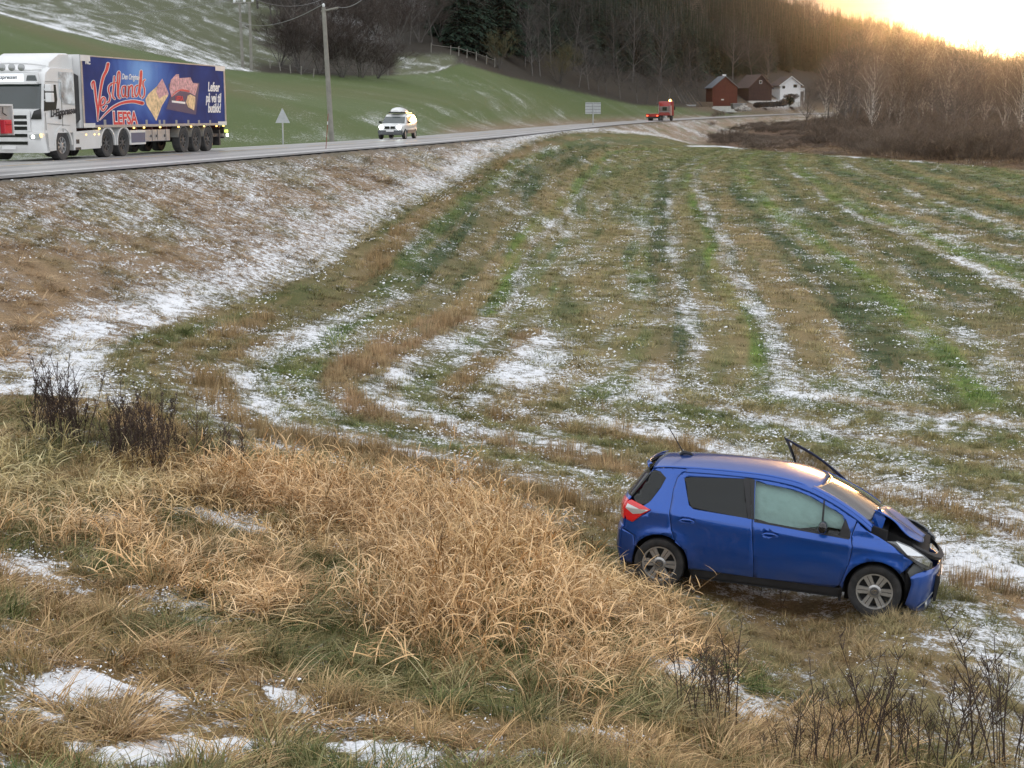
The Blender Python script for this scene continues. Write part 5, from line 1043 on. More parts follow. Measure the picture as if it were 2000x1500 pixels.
# ------------------------------------------------------------------ lettering helpers
def text_mesh(name, body, size, mt, parent, M4, shear=0.0, sx=1.0, off=0.0, ext=.004, space=1.0, line=1.0, align='LEFT'):
    c = bpy.data.curves.new(name, 'FONT'); c.body = body; c.size = size; c.shear = shear; c.extrude = ext; c.offset = off; c.space_character = space; c.space_line = line; c.align_x = align; c.resolution_u = 3
    t = bpy.data.objects.new(name, c); COL.objects.link(t); dg = bpy.context.evaluated_depsgraph_get(); me = bpy.data.meshes.new_from_object(t.evaluated_get(dg)); bpy.data.objects.remove(t); bpy.data.curves.remove(c)
    me.transform(Matrix.Diagonal((sx, 1, 1, 1))); o = link_mesh(name, me, None, parent); me.materials.clear(); me.materials.append(mt); o.matrix_local = M4; return o
def stroke(mb, pts, w, y, s=-1):
    """a brush stroke: pts (a, z) on the side plane, widths w"""
    P = np.array(pts, float); n = len(P); t = np.linspace(0, 1, n); k = max(8, n*5); T_ = np.linspace(0, 1, k)
    X = smooth_i(T_, t, P[:, 0]); Z = smooth_i(T_, t, P[:, 1]); W_ = np.interp(T_, np.linspace(0, 1, len(w)), w) if not isinstance(w, (int, float)) else np.full(k, w)
    dx = np.gradient(X); dz = np.gradient(Z); l = np.hypot(dx, dz)+1e-9; nx, nz = -dz/l, dx/l
    L_ = [(X[i]+nx[i]*W_[i], y, Z[i]+nz[i]*W_[i]) for i in range(k)]; R_ = [(X[i]-nx[i]*W_[i], y, Z[i]-nz[i]*W_[i]) for i in range(k)]
    mb.add(L_+R_, [(i, i+1, k+i+1, k+i) for i in range(k-1)])
    for e in (0, k-1):
        mb.add([(X[e]+W_[e]*math.cos(q), y, Z[e]+W_[e]*math.sin(q)) for q in np.linspace(0, 2*math.pi, 9)[:-1]], [tuple(range(8))])
TWHITE = mat("truck_white", (.74, .745, .74), .3, coat=.7, var=.04, dirt=.45, dcol=(.42, .40, .36), vscale=.8); DKGREY = mat("chassis_grey", (.03, .03, .032), .6, dirt=.5, dcol=(.10, .09, .08)); TGLASS = mat("cab_glass", (.015, .028, .027), .04, coat=1.0, spec=.7)
SILV = mat("aluminium_frame", (.42, .43, .44), .4, .5, dirt=.5, dcol=(.2, .19, .18)); LAMP = mat("lit_headlamp", (.8, .8, .8), .2, emit=(1, .97, .9), estr=3.0); AMB = mat("amber_lamp", (.8, .4, .05), .3, emit=(1, .62, .15), estr=2.5); MIDG = mat("mud_grey", (.22, .22, .21), .6, dirt=.6, dcol=(.1, .09, .08)); TRUB = mat("truck_tyre", (.04, .04, .041), .85, dirt=.6, dcol=(.13, .12, .11), vscale=3); THUB = mat("truck_hub", (.10, .10, .10), .6, .3, dirt=.4)
def placed(name, P, yaw, label, cat, group=None):
    o = empty(name, P, label=label, cat=cat, group=group); o.rotation_euler = (0, 0, yaw); return o
def road_z(x, y):
    d, z, al = edge_dist(np.array([x]), np.array([y])); return float(z[0]), float(d[0])
# local frame: x forward, y left, z up
AX = dd_[:2]; yaw_t = math.atan2(-AX[1], -AX[0])
p0 = at(163, 253, 53.6); TO = Vector((p0[0], p0[1], 0))+Vector((AX[1], -AX[0], 0))*0     # front corner of the trailer's visible side
lat = Vector((math.cos(yaw_t+math.pi/2), math.sin(yaw_t+math.pi/2), 0)); T0 = TO - lat*1.28; zr, dr = road_z(T0.x, T0.y); T0.z = zr+.03; print('truck lateral', dr)
tractor = placed('truck_cab', tuple(T0-Vector((-AX[0], -AX[1], 0))*.16), yaw_t, 'white truck tractor with light bar pulling the blue trailer', 'truck')
trailer = placed('semi_trailer', tuple(T0), yaw_t, 'long blue refrigerated semi-trailer with red script lettering', 'trailer')
HW = 1.28; ZB, ZT = 1.10, 3.70
def plane_pt(u, v):           # pixel on the trailer's side plane -> (a along trailer from its front, z)
    d = (u-1000)/FPX*RT + (750-v)/FPX*UPV + FW; n_ = np.array([lat.x, lat.y, 0]); o = np.array([T0.x+lat.x*HW, T0.y+lat.y*HW, 0]); t = ((o-np.array([0, 0, CAM_H]))@n_)/(d@n_); P = np.array([0, 0, CAM_H])+d*t
    r = P-o; return (r[0]*math.cos(yaw_t)+r[1]*math.sin(yaw_t), P[2]-T0.z)
zq = lambda x, y: plane_pt(150+x*.155, 100+y*.155)   # my tracing grid over the lettering
def build_trailer(t):
    TBLUE = mat("trailer_blue", (.025, .035, .13), .75, spec=.15); nt = TBLUE.node_tree; b = nt.nodes['Principled BSDF']; L = nt.links.new; tc = nt.nodes.new('ShaderNodeTexCoord')
    n1 = N(nt, 'ShaderNodeTexNoise', inp={'Scale': .55, 'Detail': 5.0, 'Distortion': 1.2}); L(tc.outputs['Object'], n1.inputs['Vector'])
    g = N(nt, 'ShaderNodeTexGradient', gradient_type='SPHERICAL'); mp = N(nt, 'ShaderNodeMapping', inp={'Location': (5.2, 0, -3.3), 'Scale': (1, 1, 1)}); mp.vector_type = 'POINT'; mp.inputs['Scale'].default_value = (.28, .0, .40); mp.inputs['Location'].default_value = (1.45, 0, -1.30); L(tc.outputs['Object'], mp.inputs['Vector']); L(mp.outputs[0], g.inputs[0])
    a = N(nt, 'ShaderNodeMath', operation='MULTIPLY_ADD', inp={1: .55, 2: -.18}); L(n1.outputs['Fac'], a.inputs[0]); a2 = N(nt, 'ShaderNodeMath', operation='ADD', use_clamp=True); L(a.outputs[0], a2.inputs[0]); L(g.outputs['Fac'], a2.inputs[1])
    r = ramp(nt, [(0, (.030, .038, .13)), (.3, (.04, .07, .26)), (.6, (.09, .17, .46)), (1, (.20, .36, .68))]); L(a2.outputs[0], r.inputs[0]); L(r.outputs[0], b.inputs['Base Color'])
    m_ = MB(); m_.bx(-13.6, 0, -HW, HW-.012, ZB, ZT); m_.build('box_body', TWHITE, t, bevel=.02)
    m_ = MB(); m_.bx(-13.45, -.14, HW-.014, HW-.004, ZB+.10, ZT-.05); m_.build('side_panel', TBLUE, t)
    m_ = MB(); m_.bx(-13.6, 0, HW-.012, HW+.018, ZB, ZB+.10); m_.bx(-13.6, 0, HW-.012, HW+.018, ZT-.05, ZT); m_.bx(-.14, 0, HW-.012, HW+.018, ZB, ZT); m_.bx(-13.6, -13.45, HW-.012, HW+.018, ZB, ZT)
    m_.build('frame', SILV, t, bevel=.006)
    for x0, x1, z0, z1 in ((-.75,-.0,ZT-.22,ZT-.01),(-13.6,-12.5,ZT-.22,ZT-.01),(-.9,0,ZB+.01,ZB+.17),(-13.6,-12.6,ZB+.01,ZB+.17)): m_ = MB(); m_.bx(x0, x1, HW+.018, HW+.024, z0, z1); m_.build('corner_plate', TWHITE, t)
    # front wall with cooling unit
    m_ = MB(); m_.bx(0, .42, -1.0, 1.0, 2.3, 3.62); m_.bx(0, .10, -1.2, 1.2, ZB, 2.3); m_.build('cooling_unit', TWHITE, t, bevel=.05)
    m_ = MB(); m_.bx(-13.4, -.3, -.55, -.40, .78, ZB); m_.bx(-13.4, -.3, .40, .55, .78, ZB); 
    for q in range(9): m_.bx(-13-0+q*1.4, -12.9+q*1.4, -1.2, 1.2, .98, ZB)
    m_.build('chassis_rail', mat('chassis_maroon', (.10, .025, .022), .6, dirt=.5), t)
    m_ = MB(); m_.bx(-5.25, -3.85, .55, 1.24, .42, .98); m_.build('pallet_box', TWHITE, t, bevel=.02)
    m_ = MB(); m_.bx(-5.2, -3.95, 1.24, 1.247, .50, .88); m_.build('pallet_box_panel', mat('blue_grey', (.09, .11, .18), .5), t)
    m_ = MB(); m_.bx(-7.6, -5.28, .60, 1.22, .52, .98); m_.build('side_locker', SILV, t, bevel=.02)
    for q in (-6.4, -5.9, -7.2): m_ = MB(); m_.bx(q, q+.02, 1.22, 1.228, .53, .97); m_.bx(q+.1, q+.16, 1.22, 1.24, .68, .78); m_.build('locker_seam', DKGREY, t)
    m_ = MB(); m_.bx(-13.55, -12.2, -1.2, 1.2, .60, .74); m_.bx(-13.55, -13.45, -1.2, 1.2, .52, 1.05); m_.prism([(-13.0,.22),(-12.85,.22),(-12.85,.9),(-13.0,.9)], .75, 1.22); m_.build('underrun_bar', DKGREY, t)
    m_ = MB(); m_.bx(-13.72, -13.56, 1.05, 1.30, .78, .90); m_.build('marker_bracket', mat('hi_vis_yellow', (.75, .9, .1), .4, emit=(.8, 1, .2), estr=.8), t)
    m_ = MB(); m_.lathe([(.07, 0), (.07, .06), (.01, .07)], (-13.64, 1.26, .66), axis='y', n=12); m_.build('marker_lamp', LAMP, t)
    for q in (.35, 1.3): 
        m_ = MB(); m_.tube([(-3.6+.2*q, q*.6-.2, .1), (-3.6+.2*q, q*.6-.2, .9)], .06, 6); 
    for q in (-1.2, -4.1, -5.0, -6.5, -8.3, -9.6, -11.0, -12.4, -13.2): m_ = MB(); m_.box((q, HW+.02, ZB-.03), (.09, .04, .05)); m_.build('side_marker', AMB, t)
    for ax in (-8.88, -10.2, -11.5):
        for s in (-1, 1):
            wheel(t, (ax, s*1.10, .52), s, R=.52, Wd=.36, rim=.30, mt=THUB, rubber=TRUB, spokes=8, twin=False, cap=False)
            m_ = MB(); m_.loft([[(ax+.60*math.cos(a), s*.88, .52+.60*math.sin(a)), (ax+.60*math.cos(a), s*1.27, .52+.60*math.sin(a)), (ax+.57*math.cos(a), s*1.27, .52+.57*math.sin(a)), (ax+.57*math.cos(a), s*.88, .52+.57*math.sin(a))] for a in np.radians(np.linspace(12, 168, 14))]); m_.build('mudguard', MIDG, t, smooth=False)
        m_ = MB(); m_.tube([(ax, -1.0, .52), (ax, 1.0, .52)], .08, 8); m_.build('axle', DKGREY, t)
    for q in (355, 530, 700, 880, 1045, 1100, 1255, 1405, 1540, 1680):
        a_, z_ = zq(q, 897); m_ = MB(); m_.bx(a_-.10, a_+.10, HW-.004, HW+.004, z_-.10, z_+.10); m_.build('side_fitting', mat('fitting_grey', (.25, .26, .27), .5), t)
    # red script word with white outline
    RED = mat('print_red', (.62, .035, .05), .4); WH = mat('print_white', (.80, .80, .80), .4); PINK = mat('print_bread', (.72, .52, .30), .5, var=.45, vscale=6); PK2 = mat('print_pack', (.55, .30, .33), .5, var=.6, vscale=7); NAVY = mat('print_navy', (.02, .03, .12), .4)
    Z = lambda pts: [zq(*p) for p in pts]
    def zstroke(mb, pts, w, y):
        k0 = len(mb.v); stroke(mb, [(p[0], p[1]) for p in pts], w, y)
        for q in range(k0, len(mb.v)): a_, z_ = zq(mb.v[q][0], mb.v[q][2]); mb.v[q] = (a_, y, z_)
    STK = [([(392,160),(372,240),(330,330),(300,470),(280,640),(262,870)], [30,30,26,22,18,6]), ([(198,470),(188,410),(210,380),(222,440),(240,600),(258,740),(262,880)], [8,16,18,20,20,18,6]),
      ([(300,690),(345,660),(352,600),(325,585),(300,640),(305,720),(335,745),(375,690)], 15), ([(432,420),(405,440),(398,500),(418,560),(405,630),(380,645)], 15), ([(470,320),(462,440),(452,560),(475,600)], 15), ([(425,410),(500,395)], 11),
      ([(512,560),(510,420),(515,280),(535,265),(540,330),(522,480),(525,580),(545,590)], 14), ([(610,440),(575,450),(562,520),(580,575),(605,540),(612,440),(610,550),(630,580)], 14), ([(650,440),(648,575),(655,480),(685,430),(700,460),(695,560),(712,575)], 14),
      ([(765,430),(735,450),(728,520),(745,570),(770,520),(790,400),(800,265),(815,260),(808,380),(790,520),(800,570)], 14), ([(855,360),(835,380),(832,430),(850,480),(845,560),(820,590)], 14)]
    SW = ([(290,865),(360,790),(450,710),(560,655),(700,632),(825,655)], [3,13,20,24,28,34])
    wb = MB(); rb = MB()
    for s_ in STK+[SW]:
        w_ = np.array(s_[1] if isinstance(s_[1], list) else [s_[1]]*2, float)*.62; zstroke(wb, s_[0], list(w_+7.5), HW+.004)
    for q, s_ in enumerate(STK+[SW]):
        w_ = np.array(s_[1] if isinstance(s_[1], list) else [s_[1]]*2, float)*.62; zstroke(rb, s_[0], list(w_), HW+.010+.0004*q)
    wb.build('lettering_outline', WH, t); rb.build('lettering', RED, t)
    # printed text: local +x runs backwards along the trailer for a viewer on this side
    def TM(x, y): a_, z_ = zq(x, y); return Matrix(((-1, 0, 0, a_), (0, 0, 1, HW+.006), (0, 1, 0, z_), (0, 0, 0, 1)))
    hz = lambda x, y0, y1: abs(zq(x, y0)[1]-zq(x, y1)[1])
    M1 = TM(455, 920); text_mesh('lettering_outline', 'LEFSA', .66, WH, t, M1, sx=1.22, off=.055, ext=.002); M2 = M1.copy(); M2[1][3] += .006; text_mesh('lettering', 'LEFSA', .66, RED, t, M2, sx=1.22, off=.018, ext=.002)
    text_mesh('lettering', 'Den Originale', .30, WH, t, TM(565, 352), shear=.35, sx=.95, off=.004)
    for x_, y_, s_ in ((1650, 502, 'Lefser'), (1625, 640, 'på vei til'), (1650, 770, 'butikk!')): text_mesh('lettering', s_, .56, WH, t, TM(x_, y_), shear=.22, sx=.94 if s_ != 'på vei til' else .90, off=.014)
    M1 = TM(105, 160); text_mesh('lettering', 'FRC', .20, WH, t, M1, off=.008, sx=1.1)
    def poly(nm, pts, mt, dy): m__ = MB(); m__.add([(a_, HW+dy, z_) for a_, z_ in Z(pts)], [tuple(range(len(pts)))]); m__.build(nm, mt, t)
    poly('printed_bread', [(862,610),(900,540),(1010,440),(1075,345),(1145,500),(1150,560),(1070,690),(1000,880),(950,790),(880,680)], PINK, .003)
    poly('printed_pack', [(1010,440),(1075,345),(1145,500),(1160,545),(1090,560),(1040,600),(1000,520)], PK2, .006)
    poly('printed_pack', [(1150,420),(1200,380),(1545,400),(1500,800),(1125,730),(1180,560)], NAVY, .003)
    poly('printed_pack', [(1165,470),(1185,360),(1250,290),(1285,290),(1290,340),(1430,330),(1460,400),(1530,410),(1490,560),(1420,520),(1300,500),(1190,580)], PK2, .006)
    stroke_ = MB(); zstroke(stroke_, [(1190,575),(1250,510),(1320,490),(1410,505)], [3,6,10,11], HW+.009); stroke_.build('printed_swoosh', RED, t)
    poly('printed_bread', [(1395,560),(1430,545),(1490,575),(1490,660),(1475,745),(1400,705),(1375,640)], PINK, .009)
    text_mesh('lettering', 'LEFSA', .26, RED, t, TM(1245, 620), off=.01, sx=1.15); poly('printed_band', [(1195,620),(1365,640),(1365,665),(1195,645)], WH, .008)
    return t
build_trailer(trailer)
def build_tractor(t):
    FR = 2.98                 # front face position
    side = [(.62,.95),(.62,3.15),(.72,3.22),(2.35,3.22),(2.72,3.02),(2.86,2.55),(2.98,1.70),(3.02,1.10),(3.02,.95)]
    rings = []
    for y in (-1.24,-1.20,-1.05,-.6,0,.6,1.05,1.20,1.24):
        k_ = (abs(y)/1.24)**6; rings.append([(x-(.10*k_ if x > 2.2 else 0), y, z-(.05*k_ if z > 3 else 0)) for x, z in side])
    m_ = MB(); m_.loft(rings); m_.build('cab_body', TWHITE, t, smooth=True)
    # roof spoiler
    m_ = MB(); m_.loft([[(.66, y, 3.15), (.66, y, 3.72-.04*(abs(y) > 1)), (1.35, y, 3.70-.04*(abs(y) > 1)), (2.05, y, 3.36), (2.15, y, 3.2)] for y in (-1.10,-1.0,0,1.0,1.10)]); m_.build('roof_spoiler', TWHITE, t, smooth=True)
    m_ = MB(); m_.prism([(.60,3.05),(.20,2.95),(.20,1.4),(.60,1.2)], 1.10, 1.20); m_.prism([(.60,3.05),(.20,2.95),(.20,1.4),(.60,1.2)], -1.20, -1.10); m_.build('side_fairing', DKGREY, t)
    # windscreen: curved dark glass
    P = np.zeros((6, 17, 3))
    for a in range(6):
        z = 1.78+(2.62-1.78)*a/5; xf = float(np.interp(z, [1.10,1.70,2.55,3.02], [3.02,2.98,2.86,2.72]))
        for b_ in range(17): y = -1.16+2.32*b_/16; P[a, b_] = (xf+.012-.10*(abs(y)/1.24)**6, y, z)
    grid('windscreen', P, TGLASS, t)
    m_ = MB(); m_.bx(2.88, 3.06, -1.10, 1.10, 2.60, 2.70); m_.build('sun_visor', TWHITE, t, bevel=.02)
    m_ = MB(); m_.bx(2.90, 2.99, -1.16, 1.16, 2.66, 2.98); m_.build('light_box', TWHITE, t, bevel=.02)
    m_ = MB(); m_.bx(2.99, 3.005, -.62, .62, 2.69, 2.95); m_.build('sign_board', mat('lit_sign', (.85, .87, .9), .3, emit=(.9, .95, 1), estr=.35), t)
    text_mesh('lettering', 'Li-Ekspressen', .19, mat('print_black', (.02, .02, .025), .5), t, Matrix(((0, 0, 1, 3.008), (1, 0, 0, -.58), (0, 1, 0, 2.78), (0, 0, 0, 1))), shear=.3, off=.004, sx=.92)
    for y in (-.92, .92): m_ = MB(); m_.prism([(y-.20,2.72),(y+.20,2.72),(y+.14,2.90),(y-.14,2.90)], 2.99, 3.02, 'x'); m_.build('roof_light', TGLASS, t)
    m_ = MB(); m_.tube([(2.55,-1.05,3.12),(2.90,-.85,3.08),(2.92,0,3.06),(2.90,.85,3.08),(2.55,1.05,3.12)], .035, 8); m_.tube([(2.2,-1.05,3.25),(2.78,-.70,3.30),(2.80,0,3.32),(2.78,.70,3.30),(2.2,1.05,3.25)], .035, 8); m_.build('light_bar', TWHITE, t, smooth=True)
    for y in (-.54, -.18, .18, .54): m_ = MB(); m_.lathe([(.06,-.10),(.125,-.02),(.125,.02),(.11,.03),(.001,.03)], (2.95, y, 3.17), axis='x', n=16); lo = m_.build('spot_light', mat('lamp_face', (.35, .36, .36), .2, .4, coat=1), t, smooth=True)
    # grille, slats, bumper
    m_ = MB(); m_.bx(3.02, 3.045, -.80, .80, 1.0, 1.72); m_.build('grille_panel', TWHITE, t, bevel=.01)
    for z in (1.50, 1.30, 1.12): m_ = MB(); m_.bx(3.045, 3.052, -.68, .68, z-.065, z+.06); m_.build('grille_slot', GLOSSB, t)
    m_ = MB(); m_.loft([[(2.72-.1*k_, y, .30), (3.05-.25*k_, y, .28), (3.12-.25*k_, y, .55), (3.10-.22*k_, y, .98), (2.70, y, 1.0)] for y, k_ in ((-1.25,1),(-1.15,.45),(-.9,.1),(0,0),(.9,.1),(1.15,.45),(1.25,1))]); m_.build('front_bumper', TWHITE, t, smooth=True)
    for z in (.88, .62): m_ = MB(); m_.bx(3.10, 3.125, -.70, .70, z-.06, z+.05); m_.build('bumper_slot', GLOSSB, t)
    m_ = MB(); m_.bx(3.12, 3.135, -.26, .26, .40, .52); m_.build('number_plate', PLATE, t)
    for s in (-1, 1):
        m_ = MB(); m_.prism([(s*.82,1.42),(s*1.20,1.42),(s*1.20,1.78),(s*.95,1.70)], 2.99, 3.03, 'x'); m_.build('corner_deflector', GLOSSB, t)
        m_ = MB(); m_.prism([(s*.76,.72),(s*1.16,.76),(s*1.14,.93),(s*.76,.90)], 3.00, 3.09, 'x'); h_ = m_.build('headlight', CLR, t); m_ = MB(); m_.lathe([(.06,0),(.06,.02),(.001,.022)], (3.085, s*.90, .83), axis='x', n=12); m_.build('headlight_lamp', LAMP, h_); m_ = MB(); m_.box((2.98, s*1.14, .87), (.10,.08,.10)); m_.build('indicator', AMB, h_)
        y = s*1.255
        m_ = MB(); m_.prism([(2.05,1.75),(2.88,1.70),(2.76,2.60),(1.98,2.60),(1.92,2.10)], y-.006, y+.006); m_.build('side_window', TGLASS, t)
        m_ = MB(); 
        for pth in ([(1.62,.98),(1.62,2.70)],[(2.80,1.05),(2.80,1.65)],[(1.62,2.70),(2.70,2.70)],[(.66,1.95),(1.6,1.95)],[(1.1,1.2),(2.7,1.28)]): m_.tube([(p[0], y, p[1]) for p in pth], .009, 4)
        m_.build('door_seam', MIDG, t)
        m_ = MB(); m_.bx(1.72, 1.90, y-.01*0, y+s*.02, 1.42, 1.60); m_.build('door_handle', GLOSSB, t, bevel=.01)
        m_ = MB(); m_.bx(2.72, 2.96, s*1.36, s*1.58, 2.0, 2.32); m_.bx(2.72, 2.96, s*1.36, s*1.58, 2.36, 2.60); m_.bx(2.78, 2.86, s*1.25, s*1.40, 2.40, 2.46); m_.bx(2.78, 2.86, s*1.25, s*1.40, 2.05, 2.10); m_.build('mirror', TWHITE, t, bevel=.03)
        # wheel arches and side skirts
        m_ = MB(); rg = [(1.64+.66*math.cos(a), .52+.66*math.sin(a)) for a in np.radians(np.linspace(0, 180, 18))]; rn = [(1.64+.58*math.cos(a), .52+.58*math.sin(a)) for a in np.radians(np.linspace(180, 0, 18))]
        m_.prism(rg+rn, s*.85, s*1.27); m_.build('wheel_arch', TWHITE, t)
        m_ = MB(); m_.prism([(2.16,.35),(2.75,.32),(2.95,.95),(2.0,.98),(2.14,.7)], s*1.0, s*1.25); 
        for z in (.42, .72): m_.bx(2.22, 2.66, s*1.25, s*1.262, z, z+.05)
        m_.build('step', TWHITE, t)
        m_ = MB(); m_.prism([(-1.22,.35),(.86,.32),(.84,.97),(-.6,1.02),(-1.24,1.02)], s*.95, s*1.24); m_.build('side_skirt', TWHITE, t, bevel=.02)
        for q in (-.1, -.75, -1.1): m_ = MB(); m_.box((q, s*1.245, .86), (.06,.02,.04)); m_.build('side_marker', AMB, t)
        m_ = MB(); m_.bx(.45, .68, s*1.24, s*1.248, .55, .70); m_.bx(.35, .75, s*1.24, s*1.248, .33, .42); m_.build('skirt_step', DKGREY, t)
        for ax in (-1.80, -3.15):
            m_ = MB(); m_.loft([[(ax+.62*math.cos(a), s*.80, .52+.62*math.sin(a)), (ax+.62*math.cos(a), s*1.26, .52+.62*math.sin(a)), (ax+.55*math.cos(a), s*1.26, .52+.55*math.sin(a)), (ax+.55*math.cos(a), s*.80, .52+.55*math.sin(a))] for a in np.radians(np.linspace(-8, 188 if ax > -2 else 165, 16))]); m_.build('mudguard', TWHITE, t)
            wheel(t, (ax, s*1.02, .52), s, R=.52, Wd=.40, rim=.29, mt=THUB, rubber=TRUB, spokes=8, twin=False, cap=False)
        wheel(t, (1.64, s*1.06, .52), s, R=.52, Wd=.34, rim=.29, mt=SILV, rubber=TRUB, spokes=8, twin=False, cap=False)
    MUR = mat('mural_grey', (.45, .50, .53), .4, var=.75, vscale=2.2)
    m_ = MB(); m_.prism([(.66,1.9),(1.55,2.0),(1.75,2.2),(1.72,3.05),(.68,3.05)], 1.2465, 1.252); m_.build('mural', MUR, t)
    BK = mat('print_black', (.02, .02, .025), .5); text_mesh('lettering', 'Li-Ekspressen', .34, BK, t, Matrix(((-.985, 0, 0, 2.45), (0, 0, 1, 1.258), (.17, 1, 0, 1.50), (0, 0, 0, 1))), shear=.25, off=.010, sx=.88)
    m_ = MB(); m_.tube([(1.55, 1.257, 1.58), (.70, 1.257, 1.72)], .012, 4); m_.build('lettering_underline', BK, t)
    m_ = MB(); m_.bx(-3.9, 2.6, -.45, -.33, .60, .85); m_.bx(-3.9, 2.6, .33, .45, .60, .85); m_.bx(-3.0, -1.6, -.6, .6, .85, 1.06); m_.bx(.7, 2.5, -1.1, 1.1, .55, .96); m_.build('chassis_rail', DKGREY, t)
    m_ = MB(); m_.tube([(1.64, -1, .5), (1.64, 1, .5)], .07, 8); m_.tube([(-1.8, -1, .5), (-1.8, 1, .5)], .1, 8); m_.tube([(-3.15, -1, .5), (-3.15, 1, .5)], .1, 8); m_.build('axle', DKGREY, t)
build_tractor(tractor)

# ------------------------------------------------------------------ other road users
def lane_pt(u, Y, lat_off):   # a point on the road: distance Y along the sight line column, lat_off from the near edge
    al_ = None; best = None
    P = EDGE; T_ = np.gradient(P[:, :2], axis=0); T_ /= np.linalg.norm(T_, axis=1)[:, None]; Q = np.c_[P[:, 0]-T_[:, 1]*lat_off, P[:, 1]+T_[:, 0]*lat_off, P[:, 2]]
    uu = project(Q+np.array([0, 0, .05]))[0]; ok = np.where(Q[:, 1] > 20)[0]; i = ok[np.argmin(np.abs(uu[ok]-u))]; j = i+1 if uu[i] < u else i-1; f = (u-uu[i])/(uu[j]-uu[i]+1e-9); p = Q[i]+(Q[j]-Q[i])*f
    return p, math.atan2(T_[i][1], T_[i][0])
def build_suv():
    p, a = lane_pt(777, 105, 5.7); a += math.pi; print('suv', p)
    t = placed('white_suv', (p[0], p[1], p[2]+.03), a, 'white estate car with headlights on and a white roof box', 'car')
    WP = mat("suv_white", (.72, .73, .72), .25, coat=1.0); GP = mat("suv_lower_grey", (.09, .095, .10), .5)
    sec = [(-2.2,.72,.55,1.15,.95),(-2.05,.86,.42,1.25,1.62),(-1.2,.90,.40,1.02,1.68),(.1,.90,.40,1.0,1.66),(.55,.90,.40,1.0,1.50),(1.15,.88,.40,.98,1.05),(1.9,.84,.42,.88,.93),(2.2,.72,.48,.76,.80)]
    rings = [[(x, -w*.94, z0), (x, -w, z0+.2), (x, -w, zb), (x, -w*(.80 if zt > 1.2 else .9), zt-.04), (x, -w*.55, zt), (x, w*.55, zt), (x, w*(.80 if zt > 1.2 else .9), zt-.04), (x, w, zb), (x, w, z0+.2), (x, w*.94, z0)] for x, w, z0, zb, zt in sec]
    m_ = MB(); m_.loft(rings); m_.build('body', WP, t, smooth=True)
    m_ = MB(); m_.add([(.60,-.68,1.47),(.60,.68,1.47),(1.17,.76,1.03),(1.17,-.76,1.03)], [(0,1,2,3)]); m_.v = [(x+.02, y, z+.02) for x, y, z in m_.v]; m_.build('windscreen', TGLASS, t)
    for s in (-1, 1):
        m_ = MB(); m_.add([(-1.75,s*.875,1.15),(.75,s*.905,1.06),(.45,s*.76,1.46),(.05,s*.735,1.58),(-1.3,s*.735,1.60)], [(0,1,2,3,4)]); m_.build('side_window', TGLASS, t)
        m_ = MB(); m_.bx(-1.0, 1.0, s*.90, s*.915, .38, .62); m_.build('sill', GP, t)
        m_ = MB(); m_.box((.80, s*1.0, 1.12), (.14,.20,.13)); m_.build('mirror', GLOSSB, t, bevel=.02)
        m_ = MB(); m_.box((2.12, s*.60, .80), (.12,.36,.17)); h_ = m_.build('headlight', CLR, t, bevel=.03); m_ = MB(); m_.lathe([(.13,0),(.13,.03),(.01,.035)], (2.19, s*.60, .80), axis='x', n=12); m_.build('headlight_lamp', mat("bright_headlamp", (.9,.9,.9), .2, emit=(.9,1,1), estr=14), h_)
        for x in (-1.4, 1.45): wheel(t, (x, s*.80, .34), s, R=.34, Wd=.22, rim=.24, cap=False)
        m_ = MB(); m_.tube([(-1.5, s*.62, 1.74), (.2, s*.62, 1.72)], .02, 5); m_.build('roof_rail', GLOSSB, t)
    m_ = MB(); m_.loft([[(x, -w, z0), (x, w, z0), (x+.03, w*1.02, z0+.14), (x, -w*1.02, z0+.14)] for x, w, z0 in ((2.02,.85,.28),(2.26,.70,.30))]); m_.bx(2.0, 2.22, -.84, .84, .40, .60); m_.build('front_bumper', GP, t, bevel=.04)
    m_ = MB(); m_.bx(2.18, 2.235, -.36, -.03, .68, .86); m_.bx(2.18, 2.235, .03, .36, .68, .86); m_.build('grille', GLOSSB, t, bevel=.02)
    m_ = MB(); m_.bx(2.235, 2.25, -.26, .26, .50, .61); m_.build('number_plate', PLATE, t)
    m_ = MB(); m_.bx(-.9, -.84, -.6, .6, 1.72, 1.78); m_.bx(.0, .06, -.6, .6, 1.72, 1.78); m_.build('roof_bar', GLOSSB, t)
    b_ = placed('roof_box', (p[0], p[1], p[2]+.03), a, 'white roof box on top of the oncoming estate car', 'roof box')
    m_ = MB(); m_.loft([[(x, y0+w*math.cos(q), 1.80+h*(.0 if math.sin(q) < 0 else math.sin(q))) for q in np.linspace(0, 2*math.pi, 15)[:-1]] for x, w, h, y0 in ((-1.45,.30,.12,0),(-1.35,.42,.28,0),(-.5,.46,.33,0),(.35,.42,.28,0),(.62,.25,.10,0))]); m_.build('lid', WP, b_, smooth=True)
    m_ = MB(); m_.bx(-1.35, .5, -.42, .42, 1.76, 1.815); m_.build('base', GLOSSB, b_)
build_suv()
